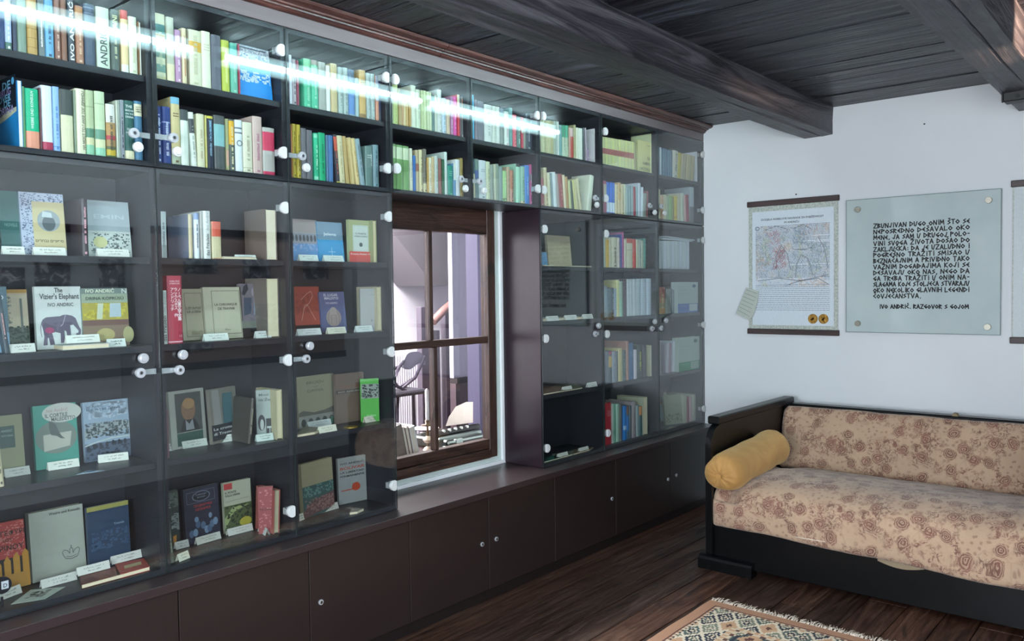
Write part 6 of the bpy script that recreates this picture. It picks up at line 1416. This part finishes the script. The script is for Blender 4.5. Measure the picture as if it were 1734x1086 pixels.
fb(311, 351, 578, 577, 490, S2, '#a3a08a', fr2('#4c4c40')+[('t', 'IL EST UN PONT', .2, .60, .013, .64, '#3a3a34'), ('t', 'SUR LA DRINA', .22, .53, .013, .6, '#3a3a34'), ('r', .36, .10, .84, .18, '#8f8a72')], 'beige framed book half hidden by the crimson Japanese book', y=.13)
fb(350, 416, 574, 573, 487, S2, '#b3b49e', [('f', .20, .09, .92, .93, .0016, '#4c4c40'), ('t', 'LA CHRONIQUE', .26, .64, .013, .58, '#3a3a34'), ('t', 'DE TRAVNIK', .34, .56, .013, .44, '#3a3a34'), ('t', 'Plon', .48, .16, .008, .14, '#55564a')], 'cream book with a thin line frame right of the beige framed one', y=.12)
fb(418, 462, 574, 574, 481, S2, '#6f6a72', [('r', 0, 0, 1, .17, '#15181c'), ('r', 0, .17, 1, .30, '#6f766c'), ('p', [(.08, .80), (.16, .95), (.30, 1), (.34, .9), (.18, .78)], '#2a3038'), ('e', .58, .84, .14, .1, '#8d8a98'), ('e', .60, .78, .09, .035, '#a33a44'), ('p', [(.10, .40), (.36, .44), (.44, .74), (.14, .74)], '#39485a'), ('p', [(.48, .42), (.86, .42), (.90, .72), (.52, .74)], '#8a98a8'), ('e', .74, .58, .09, .09, '#2f5f8a'), ('p', [(.60, .18), (.94, .18), (.98, .36), (.62, .36)], '#a3404c'), ('t', 'Andrić', .66, .31, .01, .26, '#dfcfcf')], 'colourful illustrated book cover next to the reversed book, second shelf', y=.12)
spine(461, 482, 471, S2, '#6f6862', 'thick cream page edges of a reversed book, second shelf of second cabinet', fore=True, page='#d8d0b0', y=.05)
tent(347, 388, (578, 577), S2, 'folded label before the cream line framed book', c='#b9cfbc', y=.05); tent(434, 460, (574, 573), S2, 'folded label before the colourful illustrated cover', c='#a9bfb2', y=.05)
# third shelf
fb(292, 351, 764, 750, 665, S3, '#a4a99e', [('r', .16, .04, .90, .26, '#2f5446'), ('r', .16, .27, .90, .95, '#4c504c'), ('e', .52, .66, .20, .20, '#8a6a50'), ('e', .54, .76, .17, .09, '#a88458'), ('p', [(.36, .48), (.70, .48), (.82, .28), (.26, .28)], '#2c2f30'), ('p', [(.42, .48), (.52, .40), (.62, .48), (.66, .30), (.42, .30)], '#8f9498'), ('l', [(.40, .66), (.50, .65)], .0016, '#4a3428'), ('l', [(.56, .65), (.66, .66)], .0016, '#4a3428'), ('l', [(.47, .53), (.58, .53)], .0014, '#5c3a30'), ('l', [(.52, .64), (.54, .58)], .0014, '#6a4a38')], 'white framed book with a painted portrait of a bald man with glasses', back=4, th=.014)
fb(361, 405, 754, 742, 661, S3, '#77766c', [('p', [(.10, .32), (.40, .32), (.34, .98), (.08, .98)], '#8f8f8c'), ('p', [(.44, .32), (.80, .32), (.84, .90), (.48, .90)], '#3f6a72'), ('l', [(.48, .90), (.44, .6), (.5, .33)], .0016, '#24302f'), ('l', [(.84, .9), (.92, .6), (.82, .33)], .0016, '#24302f'), ('r', 0, .05, 1, .34, '#20262a'), ('t', 'La cronaca', .05, .24, .014, .88, '#c9cfcc'), ('t', 'di Travnik', .05, .15, .014, .78, '#c9cfcc')], 'beige and teal book with bold white lettering on a dark band', back=4)
mk = mk_book(onY((420, 742), .05).x, .05, S3, .014, .17, .12, '#3c3830', text='#a3a08a', lean=7, seed=3); tag(mk, 'small dark book leaning in the middle of the third shelf, second cabinet', 'book')
fb(444, 478, 748, 742, 661, S3, '#8f9c96', [('t', 'Most', .12, .88, .014, .5, '#4c5a58'), ('t', 'na Žepi', .12, .78, .014, .7, '#4c5a58'), ('e', .24, .34, .18, .16, '#171a1c'), ('e', .26, .30, .09, .11, '#a9b2ae'), ('r', .46, .05, 1, .42, '#22272a'), ('r', .5, .22, .9, .26, '#a9b2ae'), ('r', .80, .05, .86, .24, '#a9b2ae'), ('r', .62, .05, .66, .24, '#a9b2ae')], 'grey green book with a black and white figure drawing on the third shelf', y=.10, yr=.07, back=1)
x0_ = onY((478, 745), .045).x; mk = mk_book(x0_, .045, S3, .028, .192, .14, '#b3ad8c', fore=True, page='#d2caa6', seed=4); tag(mk, 'cream page edges beside the black and white figure book', 'book')
spine2 = mk_book(onY((281, 757), .04).x, .04, S3, .012, .17, .13, '#6c4a52', seed=6); tag(spine2, 'thin maroon spine at the left end of the third shelf, second cabinet', 'book')
tent(280, 294, (764, 762), S3, 'small folded label at the left end of the third shelf, second cabinet', c='#8f9a92'); tent(310, 352, (761, 753), S3, 'folded label before the painted portrait book', c='#9fb49c'); tent(365, 406, (750, 743), S3, 'folded label before the beige and teal book', c='#a4b5a0'); tent(435, 464, (749, 745), S3, 'folded mint label before the figure drawing book', c='#8fb8a6')
# bottom
fb(282, 306, 932, 926, 835, S4, '#2c3432', [('t', 'IĆ', .05, .70, .022, .3, '#c4cac6'), ('s', .1, .7, .98, .98, 40, .012, 5, '#59655c'), ('s', .4, .3, .98, .6, 40, .01, 6, '#7f8886'), ('p', [(.5, .05), (.7, .05), (.75, .22), (.5, .2)], '#a8702c')], 'dark pictured book ending in the letters IĆ at the left of the bottom shelf', back=3)
mk = mk_book(onY((285, 960), .03).x, .03, S4, .012, .17, .12, '#4f5a4e', text='#aab09c', lean=-5, seed=14); tag(mk, 'thin greenish magazine standing at the lower left corner of the second cabinet', 'magazine')
fg = [('f', .08, .72, .90, .93, .0014, '#70788a'), ('e', .50, .83, .26, .095, '#70788a'), ('e', .50, .83, .23, .08, '#1c2128'), ('t', 'ŠUMADIJA', .34, .85, .008, .32, '#7d8594'), ('t', 'BOSNA', .38, .80, .008, .24, '#7d8594'), ('t', 'ТРАВНИЧКА', .26, .64, .013, .54, '#b0433c'), ('t', 'ХРОНИКА', .30, .57, .013, .46, '#b0433c')]
r = random.Random(4)
fg += [('e', .18+.1*k+r.uniform(-.03, .03), .16+.16*r.random()+(.10 if k in (2, 6) else 0), .07, .07, ['#566a84', '#6f87a0', '#48607c'][k % 3]) for k in range(8)]+[('e', .32, .42, .06, .05, '#6f87a0'), ('e', .72, .44, .05, .05, '#6f87a0')]
fb(316, 374, 925, 905, 832, S4, '#2e3140', fg, 'dark navy book with oval emblem, red title and blue crowd on its cover', back=4)
fb(382, 428, 905, 892, 820, S4, '#a4a894', [('r', .02, .86, .32, .98, '#a83a3c'), ('r', 0, .06, 1, .54, '#4c5a3a'), ('p', [(.0, .10), (.34, .40), (.9, .50), (.3, .50), (0, .3)], '#8a9a68'), ('s', .02, .08, .98, .52, 90, .009, 8, '#2c3628'), ('e', .75, .17, .22, .09, '#a09a3c'), ('t', 'IL PONTE', .05, .78, .011, .4, '#2c2c2a'), ('t', 'SULLA DRINA', .05, .72, .011, .54, '#2c2c2a'), ('l', [(.04, .62), (.9, .64)], .0008, '#55584c')], 'cream book with red corner and a green bridge photograph on the bottom shelf', back=3)
fb(438, 463, 902, 900, 826, S4, '#8a3a3e', [('s', .05, .05, .95, .95, 40, .007, 7, '#b06a68'), ('t', 'Na Drini', .1, .5, .012, .8, '#4a1c22')], 'red patterned book leaning near the right end of the bottom shelf', y=.09, yr=.055, back=2)
x0_ = onY((463, 903), .045).x; mk = mk_book(x0_, .045, S4, .026, .168, .13, '#9a5450', fore=True, page='#a8a288', lean=3, seed=9); tag(mk, 'cream page edges of the red book at the bottom of the second cabinet', 'book')
tent(298, 321, (931, 924), S4, 'folded label before the dark pictured IĆ book', c='#8f9684'); tent(334, 375, (924, 912), S4, 'folded label before the navy crowd book', c='#8f957e'); tent(387, 429, (906, 896), S4, 'folded label before the green bridge photograph book', c='#8a907e'); tent(436, 449, (900, 908), S4, 'small turned label beside the red patterned book', c='#8aa096'); tent(304, 322, (956, 945), S4, 'yellowish folded label at the lower left corner of the second cabinet', c='#b4ba8e')
# --- third cabinet
fb(493, 541, 443, 443, 370, S1, '#6d9fd0', [('r', 0, .68, 1, 1, '#a89a96'), ('r', 0, .42, 1, .68, '#a3a4ac')]+[('e', .12+.13*k, .55, .045, .08, '#6c6a70') for k in range(7)]+[('s', 0, .25, 1, .42, 40, .01, 5, '#9fb4d8')], 'blue book with a bridge of arches, leftmost on the top shelf of the third cabinet', y=.11)
fb(541, 584, 444, 445, 375, S1, '#4fa0d2', [('r', 0, .55, 1, 1, '#7d98ac'), ('t', 'Jelena', .25, .66, .018, .5, '#dfe9ef'), ('l', [(.52, .12), (.52, .36)], .0016, '#dfeff6'), ('l', [(.38, .25), (.66, .25)], .0014, '#dfeff6')], 'bright light blue book with a white cross mark, top shelf of the third cabinet', y=.105)
fb(592, 633, 445, 446, 372, S1, '#a3a97a', [('r', .16, .26, .80, .88, '#c9d4cb'), ('f', .18, .28, .78, .86, .0008, '#6f8f88'), ('t', 'O PONTE', .26, .66, .011, .44, '#3c4a44'), ('t', 'SOBRE O DRINA', .22, .60, .009, .54, '#3c4a44'), ('e', .48, .42, .07, .05, '#44504c'), ('r', 0, 0, 1, .26, '#cc4a40'), ('t', 'Premio Nobel 1961', .05, .18, .010, .9, '#eadfd6')], 'olive book with white title panel and red prize band, third cabinet top shelf', y=.075, back=1)
x0_ = onY((632, 445), .055).x; mk = mk_book(x0_, .055, S1, .021, .182, .14, '#8f9668', fore=True, page='#d9cca0', bands=[(0, .26, '#cc4a40')], seed=9); tag(mk, 'cream page edges beside the red banded book, top shelf of third cabinet', 'book')
tent(508, 540, (443, 443), S1, 'folded label before the blue arches book', c='#b9d4c9', y=.05); tent(550, 583, (444, 444), S1, 'folded label before the bright light blue book', c='#b9d4c9', y=.05)
fb(502, 546, 570, 570, 486, S2, '#a04838', [('r', 0, 0, 1, .18, '#1f2022'), ('s', .05, .4, .95, .85, 60, .009, 4, '#8a4038'), ('l', [(.25, .28), (.40, .60), (.50, .62), (.60, .50), (.78, .28)], .0016, '#e0b4a4'), ('l', [(.28, .72), (.50, .84), (.68, .90), (.74, .80), (.60, .66), (.34, .52)], .0016, '#e0b4a4')], 'brick red book with a white line ornament on the second shelf', y=.13)
fb(546, 588, 566, 566, 495, S2, '#5f6488', [('t', 'EL LUGAR', .16, .89, .015, .56, '#d9d4dc'), ('t', 'MALDITO', .18, .81, .015, .56, '#d9d4dc'), ('t', 'IVO ANDRIC', .22, .70, .011, .48, '#c4bccb'), ('e', .50, .36, .30, .22, '#9a8c88'), ('e', .50, .50, .15, .12, '#a39690'), ('l', [(.30, .2), (.28, .4), (.36, .52)], .0014, '#5c5258'), ('l', [(.70, .2), (.72, .4), (.64, .52)], .0014, '#5c5258'), ('l', [(.4, .2), (.42, .42), (.58, .42), (.6, .2)], .0014, '#5c5258')], 'purple book with white capitals above a carved stone figure', y=.12)
fb(612, 644, 563, 564, 489, S2, '#8f9290', [('t', 'Ivo Andrić', .5, .84, .009, .4, '#6a6e6e'), ('e', .6, .25, .06, .03, '#6f7474')], 'plain grey book turned sideways, right of the purple book', y=.10, yr=.06, back=0)
x0_ = onY((644.5, 563), .055).x; mk = mk_book(x0_, .055, S2, .026, .192, .14, '#b3ab8e', fore=True, page='#cdc4a2', seed=9); tag(mk, 'cream page edges beside the plain grey book, second shelf of third cabinet', 'book')
tent(505, 545, (570, 569), S2, 'folded label before the brick red book', c='#a3afa8', y=.05); tent(556, 587, (567, 566), S2, 'yellowish folded label before the purple book', c='#b9b48c', y=.045); tent(604, 632, (564, 562), S2, 'folded label before the plain grey book', c='#b0c4bc', y=.05)
fb(507, 569, 728, 716, 640, S3, '#99967c', [('t', 'BROEN', .24, .84, .016, .46, '#6b6a58'), ('t', 'over', .42, .77, .008, .14, '#6b6a58'), ('t', 'DRINA', .26, .68, .016, .44, '#6b6a58'), ('p', [(0, .30), (.12, .34), (.4, .28), (.7, .30), (1, .36), (1, .22), (0, .22)], '#5c5c52'), ('r', 0, .0, 1, .23, '#8f9088')]+[('e', .12+.19*k, .10, .065, .075, '#3c423e') for k in range(5)]+[('r', .85, 0, 1, .14, '#4a7a68')], 'khaki book with a row of stone arches along the bottom', back=3)
fb(570, 618, 714, 708, 635, S3, '#6f5f54', [('r', 0, .60, 1, .67, '#3a3836'), ('t', 'IVO ANDRIĆ', .08, .615, .010, .82, '#b4aca0'), ('t', 'Prokleta avlija', .12, .72, .012, .74, '#8a4a3c')], 'brown book with a dark lettered band beside the khaki book', y=.15, back=1)
fb(619, 650, 714, 714, 642, S3, '#3c9a2a', [('r', .04, .54, 1, .88, '#7f8a80'), ('s', .05, .55, .98, .87, 70, .008, 7, '#22282a'), ('t', 'Нобел', .3, .12, .011, .5, '#9fd09a')], 'vivid green book with a grey picture panel, third shelf of third cabinet', y=.11, yr=.07, back=1)
x0_ = onY((650, 714), .065).x; mk = mk_book(x0_, .065, S3, .023, .178, .13, '#48a834', fore=True, page='#cfcf9c', seed=9); tag(mk, 'pale page edges of the vivid green book', 'book')
flat([(504, 742), (541, 737), (537, 727), (504, 724)], S3, .012, '#8f8670', 'tan booklet lying flat at the left end of the third shelf, third cabinet')
tent(523, 562, (724, 718), S3, 'folded label before the khaki arches book', c='#9aaba4'); tent(572, 608, (717, 712), S3, 'folded label before the brown banded book', c='#93a69e'); tent(619, 641, (717, 713), S3, 'small folded label before the vivid green book', c='#b0ae80'); tent(541, 571, (735, 730), S3, 'yellowish folded label at the shelf edge near the gold medal', c='#bcb98f')
c0 = onZ((594, 723), S3+.003); c0.y = max(.03, min(.2, c0.y)); bm = NB(); cyl(bm, (c0.x, c0.y, S3+.0006), (c0.x, c0.y, S3+.0036), .030, 30); cyl(bm, (c0.x, c0.y, S3+.0036), (c0.x, c0.y, S3+.0042), .024, 30); bmesh.ops.translate(bm, verts=bm.verts, vec=(-c0.x, -c0.y, -S3)); cn = mesh_obj('gold_medal', bm, mat('#a88c3c', .35, .7)); cn.location = (c0.x, c0.y, S3); tag(cn, 'round gold medal lying on the third shelf of the third cabinet', 'medal')
fb(515, 567, 880, 862, 788, S4, '#9a9276', [('r', 0, 0, 1, .57, '#3f5c58'), ('s', .01, .36, .99, .56, 70, .01, 7, '#6a8f88'), ('p', [(0, .0), (1, .08), (1, .36), (.6, .32), (.3, .28), (0, .12)], '#6a4c4c'), ('s', .02, .04, .98, .32, 120, .009, 8, '#9a7672')], 'cream book with a teal and pink river picture, bottom shelf of the third cabinet', back=3, th=.02)
fb(576, 623, 852, 846, 778, S4, '#8b8f8e', [('t', 'IVO ANDRIĆ', .08, .85, .012, .84, '#17191a'), ('t', 'BOLIVAR', .06, .74, .017, .88, '#a8432c'), ('t', 'LA LIBERTAD', .06, .66, .011, .86, '#17191a'), ('t', 'PERMANENTE', .06, .58, .011, .86, '#17191a'), ('e', .62, .34, .15, .09, '#a8432c'), ('p', [(.10, .30), (.55, .31), (.55, .285), (.1, .28)], '#a8432c'), ('p', [(.48, .44), (.58, .38), (.54, .36)], '#a8432c')], 'grey book with bold black and red capitals over a red emblem', back=2)
tent(543, 574, (870, 861), S4, 'folded label before the river picture book', c='#8a856e'); tent(506, 516, (884, 880), S4, 'small folded label at the lower left corner of the third cabinet', c='#a8a486')
flat([(592, 868), (612, 868), (616, 861), (596, 861)], S4, .012, '#8f8c84', 'small white card box lying before the grey book with red emblem', None, 'box', 'card_box')
# --- sixth cabinet (right of the window)
fb(930, 969, 457, 457, 398, S1, '#b9ac90', [], 'plain cream book standing cover out in the cabinet right of the window', y=.14, back=5)
fb(919, 928, 456, 456, 430, S1, '#6f9cc4', [], 'small light blue booklet beside the plain cream book', y=.10, th=.006)
flat([(921, 456), (1002, 458), (1000, 454), (930, 453)], S1, .006, '#c9c0a4', 'long cream booklet lying at the top shelf edge right of the window')
flat([(920, 551), (955, 550), (975, 536), (925, 537)], S2, .014, '#aaa88e', 'left crumpled cream booklet on the second shelf right of the window'); flat([(956, 549), (1004, 546), (1005, 537), (977, 536)], S2, .013, '#b0ad96', 'right crumpled cream booklet on the second shelf right of the window')
tent(927, 947, (547, 546), S2, 'leftmost small folded label on the second shelf right of the window', c='#c9cfc0', y=.016); tent(958, 978, (546, 545), S2+.0, 'middle small folded label on the second shelf right of the window', c='#c9cfc0', y=.014); tent(988, 1005, (545, 544), S2, 'rightmost small folded label on the second shelf right of the window', c='#c9cfc0', y=.016)
flat([(924, 672), (958, 664), (944, 655), (920, 658)], S3, .010, '#6c625a', 'brown booklet lying on the third shelf right of the window'); flat([(958, 664), (995, 657), (975, 649), (935, 654)], S3, .008, '#7d7c66', 'olive booklet lying on the third shelf right of the window')
tent(954, 970, (667, 664), S3, 'left folded label on the third shelf right of the window', c='#b4b9a8'); tent(996, 1012, (660, 657), S3, 'right folded label on the third shelf right of the window', c='#b4b9a8')
flat([(923, 787), (950, 778), (935, 773), (922, 776)], S4, .008, '#2f6a60', 'teal booklet at the bottom corner right of the window'); flat([(940, 777), (976, 770), (972, 763), (935, 769)], S4, .008, '#8a9080', 'grey pictured booklet on the bottom shelf right of the window', [('s', .1, .1, .9, .9, 40, .012, 5, '#3f4640')]); flat([(985, 771), (1018, 764), (1005, 757), (969, 762)], S4, .008, '#7a6c54', 'beige brown booklet on the bottom shelf right of the window')
tent(946, 963, (782, 777), S4, 'left folded label on the bottom shelf right of the window', c='#b0b59c'); tent(982, 998, (773, 768), S4, 'right folded label on the bottom shelf right of the window', c='#b0b59c')
# --- last cabinet
fb(1148, 1182, 533, 531, 478, S2, '#a9b6b4', [('r', 0, 0, 1, .30, '#3f64a8'), ('r', .56, .05, .96, .28, '#b9c6c6'), ('e', .80, .87, .09, .055, '#3c4668'), ('l', [(.12, .74), (.45, .74)], .0014, '#7d8a8c'), ('l', [(.12, .64), (.55, .64)], .0014, '#7d8a8c'), ('l', [(.1, .22), (.45, .22)], .0014, '#9fb4d8')], 'grey and blue box with a round emblem, second shelf nearest the white wall', y=.022, th=.05, cat='box', name='slipcase', back=0, grp='boxed volumes')
fb(1150, 1185, 630, 627, 573, S3, '#a6b5ac', [('r', 0, 0, 1, .27, '#35865c'), ('r', .56, .03, .96, .25, '#8fa69a'), ('e', .80, .87, .09, .055, '#4a5a58'), ('l', [(.12, .74), (.5, .74)], .0014, '#7d8a84'), ('l', [(.12, .64), (.5, .64)], .0014, '#7d8a84'), ('l', [(.1, .2), (.45, .2)], .0014, '#9fd0b4')], 'grey and green box with a round emblem, third shelf nearest the white wall', y=.022, th=.05, cat='box', name='slipcase', back=0, grp='boxed volumes')
fb(1128, 1157, 722, 722, 671, S4, '#8f967e', [('s', .05, .08, .95, .36, 50, .010, 5, '#4c5442'), ('l', [(.4, .68), (.6, .62), (.8, .7), (.7, .55)], .0016, '#4c5442')], 'grey green book with rough lettering leaning at the bottom nearest the wall', y=.10, yr=.05, back=8, th=.02)
fb(1119, 1136, 724, 722, 662, S4, '#5a5450', [('e', .7, .8, .18, .12, '#b4ab98'), ('p', [(0, .1), (.35, .1), (.2, .95), (0, .95)], '#9fb0b4'), ('p', [(.05, .6), (.25, .6), (.18, .8), (.05, .8)], '#b06a48')], 'dark book with a small face on its cover at the bottom nearest the wall', y=.14, th=.012)
flat([(1124, 729), (1140, 728), (1152, 723), (1135, 723)], S4, .001, '#b4b79c', 'cream sheet lying before the grey green leaning book', None, 'paper', 'paper_sheet', pages=False)
# papers lying on top of the white volumes
zt_ = S1+.192
for k, (q, h_) in enumerate((((1120, 1172), 0), ((1124, 1175), .009))):
    a, b = onY((q[0], 405), .05).x, onY((q[1], 405), .05).x
    root = empty('paper_stack', ((a+b)/2, .12, zt_+h_*1.35)); tag(root, ['lower', 'upper'][k]+' white paper bundle lying on the white volumes nearest the wall', 'paper')
    bm = NB(); n_ = 8; up_ = []; lo_ = []
    for j in range(n_+1):
        t = j/n_; x = (a-b)/2+(b-a)*t; z = .0015+.004*math.sin(t*3.1+.6+k); up_.append((x, z+.006)); lo_.append((x, z-.0008 if k else .0006))
    prism(bm, lo_+up_[::-1], -.075, .09, 'y'); mesh_obj('sheets', bm, mat('#c4ccd4', .7), root)

# --- covers seen among the upper rows
db = ALLB[19]
design(db, Matrix(((0, 0, -1, -.0005), (-1, 0, 0, .1665), (0, 1, 0, 0), (0, 0, 0, 1))), .158, .222, [('r', 0, 0, 1, 1, '#1f8fd2'), ('r', 0, .50, 1, 1, '#151f2c'), ('p', [(0, .40), (.5, .44), (1, .50), (1, .56), (.5, .54), (0, .47)], '#cfd2b4'), ('e', .86, .92, .07, .05, '#5fb4e2'), ('t', 'DE', .30, .84, .034, .42, '#7fc4e8'), ('t', 'BRUG', .12, .76, .028, .62, '#a08fc4'), ('t', 'OVER', .10, .68, .028, .64, '#7fc4e8'), ('t', 'DE', .36, .60, .028, .34, '#7fc4e8'), ('t', 'DRINA', .08, .51, .030, .80, '#a9a0d2')])
fb(406, 462, 163, 172, 72, ZU, '#1f8ede', [('r', 0, .60, 1, 1, '#a3acb8'), ('s', .02, .62, .98, .98, 160, .006, 5, '#e6eaf0'), ('s', .02, .62, .98, .85, 60, .007, 6, '#3f5c8c'), ('s', .04, .30, .96, .52, 70, .011, 7, '#d6ebf4'), ('r', .04, .94, .9, .965, '#4a525c')], 'bright blue book with a silvery top standing cover out behind the second upper door', y=.05)
fb(1081, 1103, 293, 296, 237, ZU, '#d6d69c', [('t', 'NA', .72, .42, .030, .2, '#5a5c48'), ('t', 'KAMENU', .36, .25, .026, .58, '#5a5c48'), ('t', 'U POČITELJU', .10, .06, .026, .84, '#5a5c48'), ('t', 'I. ANDRIĆ', .66, .86, .008, .28, '#5a5c48')], 'pale yellow book with tall grey cover lettering behind the seventh upper door', y=.035, back=0, th=.012)
fb(993, 1007, 274, 276, 218, ZU, '#6c5248', [('t', 'DITO', .3, .70, .016, .6, '#2c2220'), ('t', 'ANDRIĆ', .1, .84, .008, .5, '#2c2220')], 'brown book cover behind the rolled pink papers, sixth upper door', y=.09, back=0, th=.01)
for k in range(3):
    a = onY((995, 262+7*k), .05); b = onY((1008, 257+11*k), .06); a.z = ZU+.012+.026*(2-k); bm = NB(); dd = Vector((.055, -.018, .0)); 
    root = empty('rolled_paper', (a.x+.012, .075, ZU+.0125+.0245*(2-k))); tag(root, '%s pink rolled paper on the upper shelf behind the sixth door' % ['topmost', 'middle', 'lowest'][k], 'paper roll')
    cyl(bm, (-.022, -.03, 0), (.030, .05, 0), .0118, 16); mesh_obj('roll', bm, mat('#b594b4', .6), root)
fb(974, 1004, 355, 357, 305, ZL, '#a8a48c', [('e', .55, .36, .18, .20, '#4f78a8'), ('t', 'PRIČE', .45, .72, .016, .4, '#5a5648'), ('l', [(.1, .74), (.4, .75)], .001, '#5a5648'), ('t', 'IVO ANDRIĆ', .35, .88, .008, .4, '#5a5648')], 'khaki book with a blue oval standing cover out behind the sixth upper door', y=.09, back=4, th=.01)
def fit_bay():
    bpy.context.view_layer.update()
    for o in list(sc.objects):
        if o.parent or o.get('kind') == 'structure' or o.location.y > .26 or o.location.y < .002 or o.get('category') in (None, 'cabinet', 'worktop', 'cornice', 'ceiling lamp'): continue
        P_ = [c.matrix_world @ Vector(b) for c in ([o] if o.type == 'MESH' else [])+[c for c in o.children_recursive if c.type == 'MESH'] for b in c.bound_box]
        if not P_: continue
        a, b = min(p.x for p in P_), max(p.x for p in P_); ya, yb = min(p.y for p in P_), max(p.y for p in P_)
        i = max(k for k in range(8) if XD[k] < (a+b)/2); lo, hi = XD[i]+TS+.0014, XD[i+1]-TS-.0014
        if b > hi: o.location.x -= b-hi; a -= b-hi
        if a < lo: o.location.x += lo-a
        if yb > .2485: o.location.y -= yb-.2485
        elif ya < .0035: o.location.y += .0035-ya
fit_bay()
